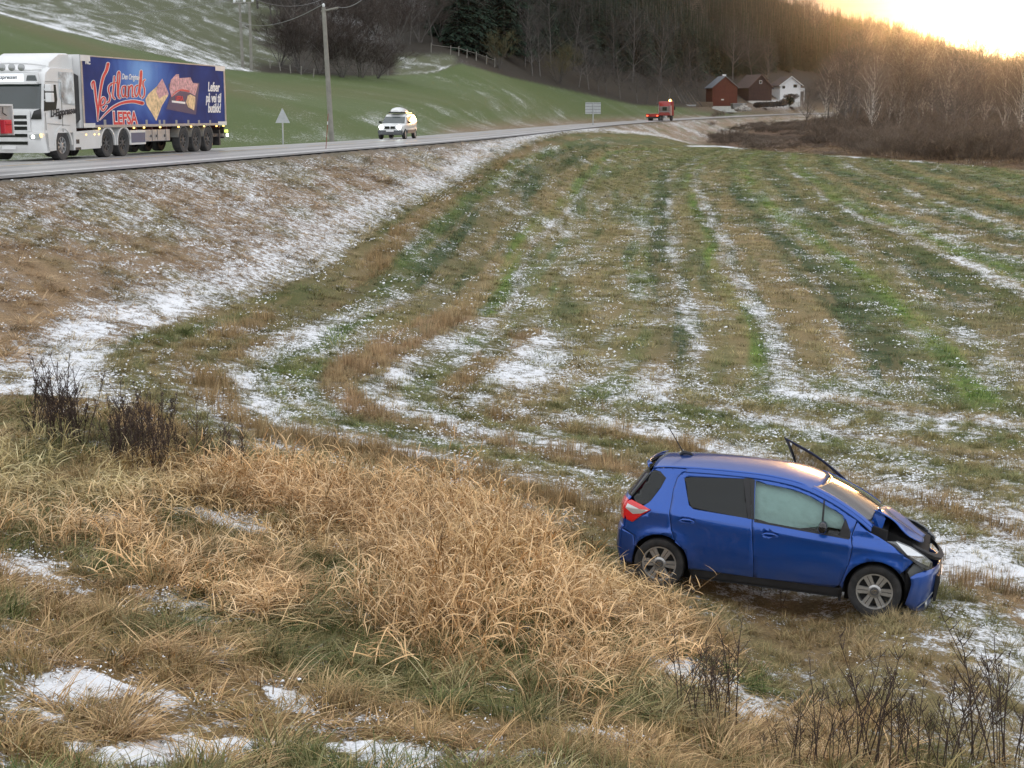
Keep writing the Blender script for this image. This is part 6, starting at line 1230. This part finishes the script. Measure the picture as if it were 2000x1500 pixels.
def build_flatbed():
    p, a = lane_pt(1290, 250, 1.9); a -= .13; print('flatbed', p); t = placed('flatbed_truck', (p[0], p[1], p[2]+.03), a, 'red cab recovery truck with empty flat bed and amber beacon driving away', 'truck')
    RP = mat("truck_red", (.38, .03, .03), .4, coat=.5, dirt=.3); WD = mat("bed_deck", (.46, .36, .26), .7, var=.2)
    m_ = MB(); m_.loft([[(x, -w, z0), (x, -w, z1-.1), (x, -w*.9, z1), (x, w*.9, z1), (x, w, z1-.1), (x, w, z0)] for x, w, z0, z1 in ((2.6,1.24,1.0,3.5),(2.75,1.25,1.0,3.7),(4.4,1.25,1.0,3.75),(4.75,1.20,1.0,3.3),(4.95,1.18,.9,1.8))]); m_.build('cab', RP, t, smooth=True)
    m_ = MB(); m_.bx(2.58, 2.60, -1.0, 1.0, 1.6, 2.75); m_.build('cab_rear_panel', mat('panel_grey', (.20, .17, .16), .6, var=.3), t); m_ = MB(); m_.bx(2.57, 2.58, -.45, .45, 1.9, 2.6); m_.build('rear_window', TGLASS, t)
    m_ = MB(); 
    for y in (-1.15, 1.15): m_.tube([(2.45, y, 1.3), (2.45, y, 3.1)], .05, 6)
    m_.bx(2.42, 2.48, -1.15, 1.15, 1.6, 1.7); m_.build('head_board', SILV, t)
    m_ = MB(); m_.bx(-5.2, 2.4, -1.25, 1.25, 1.18, 1.32); m_.build('deck', WD, t); m_ = MB(); m_.bx(-5.26, -5.2, -1.25, 1.25, .75, 1.30); m_.bx(-5.2, 2.4, -1.28, -1.25, 1.0, 1.30); m_.bx(-5.2, 2.4, 1.25, 1.28, 1.0, 1.30); m_.build('side_board', RP, t)
    m_ = MB(); m_.bx(-5.0, 4.6, -.45, .45, .6, 1.18); m_.bx(-5.3, -5.1, -1.2, 1.2, .45, .62); m_.build('chassis', DKGREY, t)
    for s in (-1, 1):
        m_ = MB(); m_.box((-5.28, s*1.0, .95), (.04,.32,.18)); m_.build('tail_light', mat('lit_tail', (.6,.02,.02), .3, emit=(1,.1,.03), estr=2.5), t)
        m_ = MB(); m_.box((4.6, s*1.42, 2.4), (.15,.22,.7)); m_.build('mirror', DKGREY, t, bevel=.02)
        m_ = MB(); m_.bx(-.9, .6, s*.7, s*1.2, .45, 1.0); m_.build('locker', TWHITE, t)
        m_ = MB(); m_.box((2.9, s*1.255, 1.9), (.5,.02,1.9)); m_.build('cab_side_strip', mat('cream', (.6,.52,.42), .5), t)
        for x in (-3.8, -2.45, 3.8): wheel(t, (x, s*1.02, .52), s, R=.52, Wd=.40, rim=.29, mt=THUB, rubber=TRUB, spokes=8, twin=False, cap=False)
    m_ = MB(); m_.lathe([(.16,0),(.17,.22),(.08,.32),(.01,.33)], (3.1, -.9, 3.74), axis='z', n=14); m_.build('beacon', mat('lit_beacon', (.9,.6,.1), .3, emit=(1,.66,.12), estr=22), t, smooth=True)
build_flatbed()
def build_edge_vehicle():     # rear corner of a lorry body cut by the left edge of the picture
    Y = 41.5; p = at(18, 262, Y); zr, dr = road_z(p[0], p[1]); print('edge vehicle', p, dr)
    a = math.atan2(AX[1], AX[0]); lf = Vector((-AX[1], AX[0], 0)); t = placed('service_truck', (p[0]+lf.x*1.15, p[1]+lf.y*1.15, 0.02), a+math.pi, 'grey box corner of a vehicle with a red fire extinguisher at the left edge', 'truck')
    # local: x points back toward the camera, so the seen face is the end at x=+.0
    m_ = MB(); m_.bx(-.2, 4.2, -1.15, 1.15, 1.03, 1.84); m_.build('box_body', mat('box_grey', (.33, .32, .31), .5, var=.15, dirt=.4), t, bevel=.02)
    m_ = MB(); m_.bx(-.23, 4.2, 1.14, 1.18, 1.84, 1.89); m_.bx(-.24, -.2, 1.10, 1.18, 1.03, 1.84); m_.build('trim_strip', TWHITE, t)
    e = empty('fire_extinguisher', (0, 0, 0)); e.parent = t; m_ = MB()
    for nm, fn in (('extinguisher_box', lambda q: q.bx(.08, .46, 1.15, 1.30, 1.08, 1.46)), ('extinguisher_lid', lambda q: q.bx(.12, .42, 1.30, 1.325, 1.33, 1.42))):
        q = MB(); fn(q); q.build(nm, mat('extinguisher_red', (.6, .02, .04), .3, coat=.5), e, bevel=.02)
    m_ = MB(); m_.tube([(.3,1.18,1.8),(.34,1.19,1.65),(.15,1.19,1.58)], .015, 5); m_.build('hook', DKGREY, t)
    m_ = MB(); m_.bx(1.4, 4.1, -.4, .4, .45, 1.03); m_.build('chassis', DKGREY, t)
    for s in (-1, 1):
        for x in (2.4, 3.5): wheel(t, (x, s*1.0, .38), s, R=.38, Wd=.26, rim=.24, mt=THUB, rubber=TRUB, spokes=6, twin=False, cap=False)
build_edge_vehicle()
# ------------------------------------------------------------------ farm buildings
def house(name, u, v, Y, w, dep, hw, hr, yaw, wallm, roofm, label, base=0.6, trimm=None, basem=None, wins=(), over=.45, cat='house', z=None, boards=False):
    """origin at the near-left ground corner of the gable wall that faces the camera; w along local x, depth along local y"""
    p = at(u, v, Y); zz = p[2]; t = placed(name, (p[0], p[1], zz), yaw, label, cat)
    m_ = MB(); m_.prism([(0, base), (w, base), (w, hw), (w/2, hr), (0, hw)], 0, dep, 'y'); m_.build('wall', wallm, t)
    m_ = MB(); m_.bx(.03, w-.03, .03, dep-.03, -1.2, base+.01); m_.build('foundation', basem or TWHITE, t)
    sl = (hr-hw)/(w/2); o = over
    for s in (0, 1):
        a = (-o, hw-sl*o) if s == 0 else (w+o, hw-sl*o); m_ = MB(); b_ = (w/2, hr); m_.prism([a, b_, (b_[0], b_[1]+.22), (a[0], a[1]+.22)], -o, dep+o, 'y'); m_.build('roof', roofm, t)
        m_ = MB(); m_.prism([a, b_, (b_[0], b_[1]+.24), (a[0], a[1]+.24)], -o-.06, -o-.003, 'y'); m_.build('barge_board', trimm or SILV, t)
    if boards:
        m_ = MB(); 
        for x in np.arange(.25, w, .30): m_.bx(x, x+.05, -.03, 0.001, base, hw+sl*min(x, w-x)-.05)
        m_.build('board_battens', wallm, t)
    for (face, x, zc_, ww, hh, kind) in wins:
        fm = trimm or TWHITE
        if face == 'g':
            q = MB(); q.bx(x-ww/2, x+ww/2, -.07, -.002, zc_-hh/2, zc_+hh/2); f_ = q.build('window' if kind != 'door' else 'door', fm, t)
            if kind != 'door': q = MB(); q.bx(x-ww/2+.12, x+ww/2-.12, -.09, -.071, zc_-hh/2+.12, zc_+hh/2-.12); q.build('pane', TGLASS, f_)
        else:
            q = MB(); q.bx(w+.002, w+.07, x-ww/2, x+ww/2, zc_-hh/2, zc_+hh/2); f_ = q.build('window' if kind != 'door' else 'door', fm, t)
            if kind != 'door': q = MB(); q.bx(w+.071, w+.09, x-ww/2+.12, x+ww/2-.12, zc_-hh/2+.12, zc_+hh/2-.12); q.build('pane', TGLASS, f_)
    return t
RBARN = mat("barn_red", (.13, .035, .022), .8, var=.15, vscale=1); BRN = mat("brown_boards", (.050, .026, .024), .8, var=.2, vscale=1); HWH = mat("house_white", (.76, .77, .77), .7, var=.05); SLATE = mat("metal_roof", (.17, .19, .22), .45, .2, var=.15); TILE = mat("brown_tile", (.075, .055, .05), .8, var=.25, vscale=2); STONE = mat("white_foundation", (.60, .60, .57), .8, var=.2)
hs = [house('red_barn', 1391, 211, 428, 7.4, 6.6, 5.9, 8.9, math.radians(9), RBARN, SLATE, 'red wooden barn with grey metal roof and white foundation', .55, mat('barge_grey', (.2, .2, .2), .6), STONE, [('s', 3.2, 2.8, .9, 1.6, 'door')], boards=True),
 house('brown_house', 1462, 203, 470, 8.2, 9.0, 5.2, 9.0, math.radians(20), BRN, TILE, 'dark brown wooden house with white windows left of the white house', 1.0, mat('brown_trim', (.16, .10, .09), .7), STONE, [('g', 4.1, 6.8, 1.0, 1.1, 'w'), ('s', 1.6, 2.9, 1.2, 1.9, 'door'), ('s', 5.0, 2.9, .9, 1.6, 'w'), ('s', 7.4, 2.9, .9, 1.6, 'w')]),
 house('white_house', 1523, 201, 500, 7.4, 7.5, 6.0, 8.6, math.radians(14), HWH, TILE, 'white two storey house partly behind bare trees', .3, HWH, STONE, [('g', 1.2, 5.2, 1.2, 1.1, 'w'), ('g', 5.4, 5.6, 1.5, 1.2, 'w'), ('s', 2.0, 5.4, 1.6, 1.0, 'w')], over=.7)]
# the door leaves and windows differ in colour from the trim: repaint
for h_ in hs:
    for c_ in h_.children:
        if c_.name.startswith(('door', 'window')) and h_ is not hs[0]: c_.data.materials.clear(); c_.data.materials.append(TWHITE)
        if c_.name.startswith('door') and h_ is hs[0]: c_.data.materials.clear(); c_.data.materials.append(mat('barn_door', (.08, .022, .015), .8))
q = MB(); q.bx(2.6, 3.4, -.05, -.002, 2.2, 2.55); q.build('hatch', TWHITE, hs[0]); q = MB(); q.bx(3.6, 4.6, 2.2, 3.0, 8.3, 9.6); q.build('chimney', TWHITE, hs[0])
m_ = MB(); m_.prism([(5.2, 5.6), (5.2, 8.0), (6.4, 8.6), (7.6, 8.0)], 3.4, 6.6, 'y'); m_.prism([(4.6, 8.6), (8.7, 7.5), (8.7, 7.75), (4.6, 8.9)], 3.0, 7.0, 'y'); m_.build('dormer', BRN, hs[1])
q = MB(); q.bx(8.21, 8.28, 4.4, 5.4, 6.0, 7.4); q.build('window', TWHITE, hs[1])
m_ = MB(); m_.bx(7.6, 9.4, 1.0, 5.2, 3.9, 4.1); m_.bx(9.3, 9.4, 1.0, 5.2, 4.1, 5.0); m_.bx(7.5, 9.4, .95, 1.02, 4.1, 5.0); m_.bx(9.2, 9.35, 1.0, 1.15, .3, 3.9); m_.bx(9.2, 9.35, 5.0, 5.15, .3, 3.9); m_.build('balcony', HWH, hs[2])
def bush(name, u, v, Y, h, label, m_, cat='bush', w=1.0):
    p = at(u, v, Y); r = np.random.default_rng(int(u*7+v)); vs = []; fs = []
    for k_ in range(900):
        d = r.normal(0, 1, 3); d /= np.linalg.norm(d); q = d*np.array([w, w, .8])*h/2*r.uniform(.5, 1.05)+np.array([0, 0, h*.4]); a = r.normal(0, .10*h**.5, (3, 3)); k0 = len(vs); vs += [q+a[0], q+a[1], q+a[2]]; fs.append((k0, k0+1, k0+2))
    t = empty(name, p, label=label, cat=cat); me = np_mesh('foliage', np.array(vs), tris=np.array(fs)); link_mesh('foliage', me, m_, t); s_ = MB(); s_.tube([(0,0,-.4),(0,0,h*.6)], .06, 5); s_.build('stem', BARK, t)
bush('hedge_bush', 1542, 205, 462, 3.0, 'dark rounded evergreen bush on the snowy lawn below the white house', NEED)
bush('hedge_bush', 1530, 207, 455, 2.6, 'reddish dark bush beside the rounded evergreen on the lawn', TWIGR)
bush('hedge_bush', 1545, 194, 480, 2.2, 'low spreading bush right against the white house wall', DARKT, w=2.4)
for k_ in range(9):
    u_ = 1478+k_*6.5; bush('garden_shrub', u_, 210-k_*.3, 450, 1.9, 'purple brown leafless shrub in the hedge row before the brown house', TWIG, w=1.1)
for o_ in [o for o in COL.objects if o.name.startswith('garden_shrub')]: o_['group'] = 'shrubs in the hedge before the brown house'
# sheeted woodpile, rubble heap and stack of boards beside the barn
p = at(1433, 213, 415); t = placed('skip_container', p, .2, 'grey container on the verge in front of the red barn', 'container'); m_ = MB(); m_.prism([(0,0),(3.2,0),(3.6,1.5),(-.3,1.5)], 0, 2, 'y'); m_.build('body', MIDG, t); m_ = MB(); m_.bx(-.35, 3.65, -.05, 2.05, 1.48, 1.6); m_.build('rim', SILV, t)
p = at(1451, 214, 412); r = np.random.default_rng(4); m_ = MB()
for k_ in range(60): a = r.uniform(0, 6.28); d_ = r.uniform(0, 2.2); m_.box((p[0]+d_*math.cos(a), p[1]+d_*math.sin(a), p[2]+r.uniform(0, max(.1, 1.3-.5*d_))), r.uniform(.3, .9, 3), Euler(r.uniform(0, 3, 3)).to_matrix())
tag(m_.build('rubble_heap', mat('rubble', (.38, .36, .33), .9, var=.5, vscale=1)), kind='stuff')
p = at(1335, 208, 400); t = placed('timber_rack', p, .3, 'leaning poles and boards at the edge of the wood left of the barn', 'timber stack')
for k_ in range(6): m_ = MB(); m_.tube([(k_*1.1, 0, 0), (k_*1.1-2.6, 1.5, 5.5-.3*k_)], .12, 5); m_.build('pole', BARK, t)
m_ = MB(); m_.bx(-.5, 3.5, -.4, .4, .1, .5); m_.build('board_stack', SILV, t)
for u_, w_ in ((1362, 2.4), (1378, 2.0)):
    p = at(u_, 209, 410); t = placed('firewood_pile', p, .1, 'stack of firewood %s of the barn under the trees' % ('further left' if u_ < 1370 else 'close left'), 'wood pile'); m_ = MB()
    for a_ in range(8):
        for b_ in range(5): m_.tube([(a_*w_/7, 0, .15+b_*.28), (a_*w_/7, 1.0, .15+b_*.28)], .13, 5)
    m_.build('log_stack', mat('firewood', (.26, .20, .15), .9, var=.3), t)['kind'] = 'stuff'
# ------------------------------------------------------------------ poles, wires, signs, fence
WOODP = mat("grey_pole", (.24, .23, .20), .85, var=.2, vscale=2); WIRE = mat("power_wire", (.22, .22, .22), .6); INS = mat("insulator", (.7, .72, .72), .3); GALV = mat("galvanised", (.42, .44, .44), .45, .5, var=.12)
def pole_base(u, v, Y): p = at(u, v, Y); return Vector((p[0], p[1], hgt(p[0], p[1])-.1))
Yp = 92.0; b0 = pole_base(648, 273, Yp); tp = Vector(at(632, 14, Yp)); t = empty('utility_pole', b0, label='tall grey wooden power pole beside the road with one short crossarm', cat='utility pole')
m_ = MB(); m_.tube([(0,0,0), tuple((tp-b0)*.5), tuple(tp-b0)], [.17,.15,.12], 10); m_.build('pole', WOODP, t, smooth=True)
tq = tp-b0; m_ = MB(); m_.tube([tuple(tq+Vector((-.15,0,-.25))), tuple(tq+Vector((.9,-.2,-.05)))], .06, 6); m_.build('crossarm', WOODP, t); m_ = MB(); m_.lathe([(.07,0),(.09,.1),(.05,.2),(.01,.22)], tuple(tq+Vector((0,0,.02))), axis='z', n=8); m_.build('insulator', INS, t)
Yh = 172.0; hp = []
for u0_, u1_, v1_ in ((473, 468, 6), (490, 487, 5)): hp.append((pole_base(u0_, 96, Yh), Vector(at(u1_, v1_, Yh))))
t = empty('power_pole_pair', hp[0][0], label='twin wooden poles carrying a crossarm of white insulators on the hillside', cat='utility pole')
for a_, b_ in hp: m_ = MB(); m_.tube([tuple(a_-hp[0][0]), tuple(b_-hp[0][0])], [.20,.14], 8); m_.build('pole', WOODP, t, smooth=True)
ca_ = hp[0][1]-hp[0][0]; cb_ = hp[1][1]-hp[0][0]; dv = (cb_-ca_).normalized(); m_ = MB(); m_.tube([tuple(ca_-dv*.9), tuple(cb_+dv*.5)], .09, 6); m_.build('crossarm', WOODP, t); tops = []
for k_ in (-.6, .55, 1.5): q = ca_+dv*k_; m_ = MB(); m_.lathe([(.10,0),(.16,.10),(.16,.28),(.05,.4)], (q.x, q.y, q.z+.05), axis='z', n=8); m_.build('insulator', INS, t); tops.append(q+hp[0][0]+Vector((0,0,.45)))
def wire(a, b, sag, label, r=.022):
    pts = [a.lerp(b, k_/24)-Vector((0, 0, sag*4*(k_/24)*(1-k_/24))) for k_ in range(25)]; m_ = MB(); m_.tube([tuple(p) for p in pts], r, 4); tag(m_.build('power_line', WIRE), label, 'power line')
wire(Vector(at(-250, -2, 175)), tops[0], 2.0, 'grey power line sagging from the left edge to the twin poles', .03)
wire(tops[2], Vector(at(640, -6, 190)), 1.0, 'grey power line leaving the twin poles toward the upper right', .03)
wire(Vector(at(455, 36, 160)), tp+Vector((0, 0, .2)), 1.0, 'low power line drooping between the hillside and the tall roadside pole', .025)
wire(tp+Vector((.9,-.2,0)), Vector(at(760, -60, 60)), .5, 'power line rising from the roadside pole crossarm', .02)
# sign seen from behind, triangle
b0 = pole_base(553, 280, 84); s1 = Vector(at(550, 212, 84)); H_ = (s1-b0).z; t = empty('warning_sign', b0, .35, 'grey back of a triangular road sign on a thin post', 'road sign')
m_ = MB(); m_.tube([(0,0,0),(0,0,H_)], .045, 8); m_.build('post', GALV, t); w_ = .42
m_ = MB(); m_.prism([(-w_,H_-.80),(w_,H_-.80),(.03,H_-.02),(-.03,H_-.02)], -.055, -.048, 'y'); m_.build('triangle_plate', GALV, t); m_ = MB(); m_.bx(-.3,.3,-.075,-.056,H_-.65,H_-.60); m_.build('bracket', GALV, t)
b0 = pole_base(1158, 243, 214); t = empty('direction_sign', b0, .12, 'grey back of a square road sign beyond the road', 'road sign'); zt = Vector(at(1158, 200, 214)).z-b0.z; zb_ = Vector(at(1158, 222.5, 214)).z-b0.z
m_ = MB(); m_.tube([(0,-.1,0),(0,-.1,zt-.1)], .08, 8); m_.build('post', GALV, t); m_ = MB(); m_.bx(-1.13, 1.13, -.02, .02, zb_, zt); m_.build('plate', GALV, t)
for k_ in range(4): m_ = MB(); z_ = zb_+.2+(zt-zb_-.35)*k_/3; m_.bx(-1.1, 1.1, -.05, -.021, z_-.035, z_+.035); m_.build('stiffener', MIDG, t)
b0 = pole_base(636, 296, 70); t1 = Vector(at(641, 222, 70)); t = empty('snow_pole', b0, label='thin red snow marker stick at the near road edge', cat='marker pole'); m_ = MB(); m_.tube([(0,0,0), tuple(t1-b0)], .017, 6); m_.build('stick', mat('marker_red', (.25,.06,.04), .6), t); q_ = (t1-b0); m_ = MB(); m_.tube([tuple(q_*.72), tuple(q_*.80)], .022, 6); m_.build('reflector', INS, t)
# fence posts in front of the thicket
FP = [(528,142,184),(548,143,184),(568,144,183),(588,144.5,183),(612,149,182),(636,149,186),(672,150,190),(700,150.5,193),(727,150,196),(757,147,198)]
t = None
for k_, (u_, v_, Y_) in enumerate(FP):
    b0 = pole_base(u_, v_, Y_)
    if t is None: t = empty('wire_fence', b0, label='low fence of short grey posts along the thicket above the meadow', cat='fence'); O_ = b0; prev_ = None
    q = b0-O_; tl_ = .12*math.sin(k_*5.1); m_ = MB(); m_.tube([tuple(q), tuple(q+Vector((tl_, 0, 1.15)))], [.07,.06], 6); m_.build('post', WOODP, t)
    if prev_ is not None:
        for hz_ in (.55, 1.0): m_ = MB(); m_.tube([tuple(prev_+Vector((0,0,hz_))), tuple(q+Vector((0,0,hz_)))], .008, 3); m_.build('fence_wire', WIRE, t)
    prev_ = q
t = None
for k_, (u_, v_, Y_) in enumerate([(842,117,240),(880,122,243),(896,127,246),(912,130,248),(930,134,252),(950,139,256),(966,143,260)]):
    b0 = pole_base(u_, v_, Y_)
    if t is None: t = empty('wire_fence', b0, label='fence of sparse grey posts below the dark spruces', cat='fence'); O_ = b0; prev_ = None
    q = b0-O_; m_ = MB(); m_.tube([tuple(q), tuple(q+Vector((.05, 0, 1.6)))], .08, 6); m_.build('post', WOODP, t)
    if prev_ is not None: m_ = MB(); m_.tube([tuple(prev_+Vector((0,0,1.3))), tuple(q+Vector((0,0,1.3)))], .05, 4); m_.build('rail', WOODP, t)
    prev_ = q
# ------------------------------------------------------------------ dead weeds: each plant its own thing
WEED = mat("dead_weed_stems", (.062, .042, .034), .85, var=.4, vscale=9); WEEDL = mat("dead_weed_purple", (.13, .085, .075), .9, var=.4, vscale=9)
def weed_mesh(seed, H, kind):
    r = np.random.default_rng(seed); st = MB(); hd = MB(); nst = {'dock': 5, 'twig': 3, 'mug': 2}[kind]
    for k_ in range(nst):
        a = r.uniform(0, 6.28); l = r.uniform(.02, .30); h = H*r.uniform(.65, 1.05); p = np.array([r.normal(0, .04), r.normal(0, .04), -.05]); d = np.array([math.cos(a)*l, math.sin(a)*l, 1.]); pts = [p]
        for q in range(6): d = d+np.append(r.normal(0, .06, 2), 0); pts.append(pts[-1]+d/np.linalg.norm(d)*h/6)
        st.tube(pts, [.0055, .005, .0048, .0042, .0036, .003, .002], 4, cap=False)
        nb = {'dock': 12, 'twig': 8, 'mug': 16}[kind]
        for b_ in range(nb):
            t_ = r.uniform(.35, 1.0); i_ = min(int(t_*6), 5); o = pts[i_]+(pts[i_+1]-pts[i_])*(t_*6-i_); aa = r.uniform(0, 6.28); ln = (1.15-t_)*h*{'dock': .22, 'twig': .42, 'mug': .25}[kind]*r.uniform(.6, 1.2); up = {'dock': 1.6, 'twig': 1.1, 'mug': 1.8}[kind]
            dv_ = np.array([math.cos(aa), math.sin(aa), up]); dv_ /= np.linalg.norm(dv_); mid = o+dv_*ln*.5; e = mid+(dv_+np.array([0, 0, .3]))*ln*.5; st.tube([o, mid, e], [.0035, .0028, .0018], 3, cap=False)
            for c_ in range({'dock': 9, 'twig': 3, 'mug': 8}[kind]):
                q = o+(e-o)*r.uniform(.25, 1.05)+r.normal(0, .006, 3); s_ = {'dock': .0075, 'twig': .006, 'mug': .009}[kind]; v_ = r.normal(0, s_, (3, 3)); hd.add([q+v_[0], q+v_[1], q+v_[2]], [(0, 1, 2)])
    a_ = bpy.data.meshes.new('stem'); a_.from_pydata(st.v, [], st.f); b_ = bpy.data.meshes.new('seed_heads'); b_.from_pydata(hd.v, [], hd.f); a_.materials.append(WEED); b_.materials.append(WEEDL if kind == 'mug' else WEED); return a_, b_
WM = {k_: [weed_mesh(500+i_*7+len(k_), 1.0, k_) for i_ in range(4)] for k_ in ('dock', 'twig', 'mug')}
def gpt(u, v):                # ground point under a pixel, read off the sheet
    i_ = np.argmin((UU-u)**2*1.0+(VV-v)**2); i_ = np.unravel_index(i_, UU.shape); return XX[i_], YY[i_], ZZ[i_]
def weed(k_, u, v, hpx, label, group):
    x, y, z = gpt(u, v); r = random.Random(int(u*31+v)); t = empty('dead_weed', (x, y, z), r.uniform(0, 6.28), label, 'dead plant', group); s = hpx*y/FPX; t.scale = (s, s, s); t.rotation_euler[0] = r.uniform(-.12, .12); a_, b_ = r.choice(WM[k_]); link_mesh('stem', a_, None, t); tag(link_mesh('seed_heads', b_, None, t), kind='stuff')
rw_ = random.Random(11)
G1 = 'dark dead docks standing at the left before the snow'
for u, v, h in [(75,850,165),(95,858,195),(110,862,180),(122,866,205),(138,868,215),(150,866,190),(98,868,150),(128,872,160),(145,874,140),(68,862,110),(160,870,170)]: weed('twig' if h > 185 else 'dock', u, v, h, 'tall dark dead dock in the leftmost clump before the snow', G1)
for k_ in range(24): u = rw_.uniform(185, 385); weed(rw_.choice(('dock', 'dock', 'twig')), u, 886+(u-185)*.16+rw_.uniform(-10, 22), rw_.uniform(95, 190)*(1 if u < 330 else .9), 'dead brown dock in the second clump from the left', 'dead docks in the second clump')
for u, v, h in [(392,930,175),(405,925,140),(425,932,160),(450,935,145),(470,940,150),(440,915,110),(478,925,100)]: weed('twig', u, v, h, 'thin dark dead stem right of the dock clumps', 'thin dead stems right of the dock clumps')
for u, v, h in [(612,985,80),(655,980,75),(690,985,85),(760,1000,90),(820,1010,70),(735,985,60)]: weed('twig', u, v, h, 'faint dead stem at the crest of the blond grass', 'faint dead stems at the crest of the blond grass')
weed('twig', 842, 1130, 175, 'single tall dark stem rising from the middle of the blond grass', None)
weed('mug', 1478, 1160, 110, 'purplish dead plant with fluffy top in front of the rear door', None); weed('mug', 1466, 1150, 90, 'shorter purplish dead plant beside the fluffy one before the rear door', None); weed('mug', 1532, 1185, 115, 'purplish dead plant standing alone before the front door', None)
for u, v, h in [(1330,1400,230),(1350,1420,200),(1372,1430,170),(1385,1410,210),(1400,1440,230),(1425,1430,290),(1360,1380,120),(1390,1380,150),(1412,1390,130)]: weed('twig', u, v, h, 'dark branching dead plant in the clump below the rear wheel', 'dark dead plants in the clump below the rear wheel')
for u, v, h in [(1560,1490,130),(1605,1490,250),(1630,1500,210),(1660,1500,300),(1690,1500,230),(1700,1490,340),(1720,1510,280),(1750,1500,200),(1785,1510,220),(1810,1500,170),(1850,1510,260),(1880,1500,300),(1905,1510,260),(1930,1520,340),(1955,1500,240),(1975,1520,300),(1995,1510,210),(1580,1510,170),(1640,1520,160),(1520,1500,140),(1830,1530,230),(1770,1530,260),(1550,1530,200),(1870,1540,200),(1495,1520,130)]: weed('twig', u, min(v, 1505), h, 'dark branching dead plant in the bottom right corner', 'dark dead plants in the bottom right corner')
# ------------------------------------------------------------------ air
HAZE = True
if HAZE:
    m_ = MB(); m_.bx(-2600, 2600, -60, 1800, -9, 330); hz_ = m_.build('haze', None); hz_.data.materials.clear()
    hm = bpy.data.materials.new("haze_air"); hm.use_nodes = True; nt = hm.node_tree; nt.nodes.clear(); o_ = nt.nodes.new('ShaderNodeOutputMaterial'); v_ = nt.nodes.new('ShaderNodeVolumePrincipled')
    v_.inputs['Color'].default_value = (.92, .93, .95, 1); v_.inputs['Density'].default_value = .00017; v_.inputs['Anisotropy'].default_value = .97; nt.links.new(v_.outputs[0], o_.inputs['Volume'])
    hz_.data.materials.append(hm); tag(hz_, kind='stuff')

# labels: tell alike neighbours apart by their order from the left where the group is small
bpy.context.view_layer.update(); ORD = ['first', 'second', 'third', 'fourth', 'fifth', 'sixth', 'seventh', 'eighth', 'ninth', 'tenth', 'eleventh', 'twelfth', 'thirteenth', 'fourteenth', 'fifteenth', 'sixteenth', 'seventeenth', 'eighteenth', 'nineteenth', 'twentieth', 'twenty-first', 'twenty-second', 'twenty-third', 'twenty-fourth', 'twenty-fifth', 'twenty-sixth', 'twenty-seventh', 'twenty-eighth']
byl = {}
for o in COL.objects:
    if o.parent is None and 'label' in o: byl.setdefault(o['label'], []).append(o)
for lb, os_ in byl.items():
    if 1 < len(os_) <= 28:
        os_.sort(key=lambda o: project(np.array(o.location))[0])
        for k_, o in enumerate(os_):
            ws = (lb+', '+ORD[k_]+' from the left').split()
            o['label'] = ' '.join(ws) if len(ws) <= 16 else ORD[k_]+' from left: '+' '.join(lb.split()[:13])
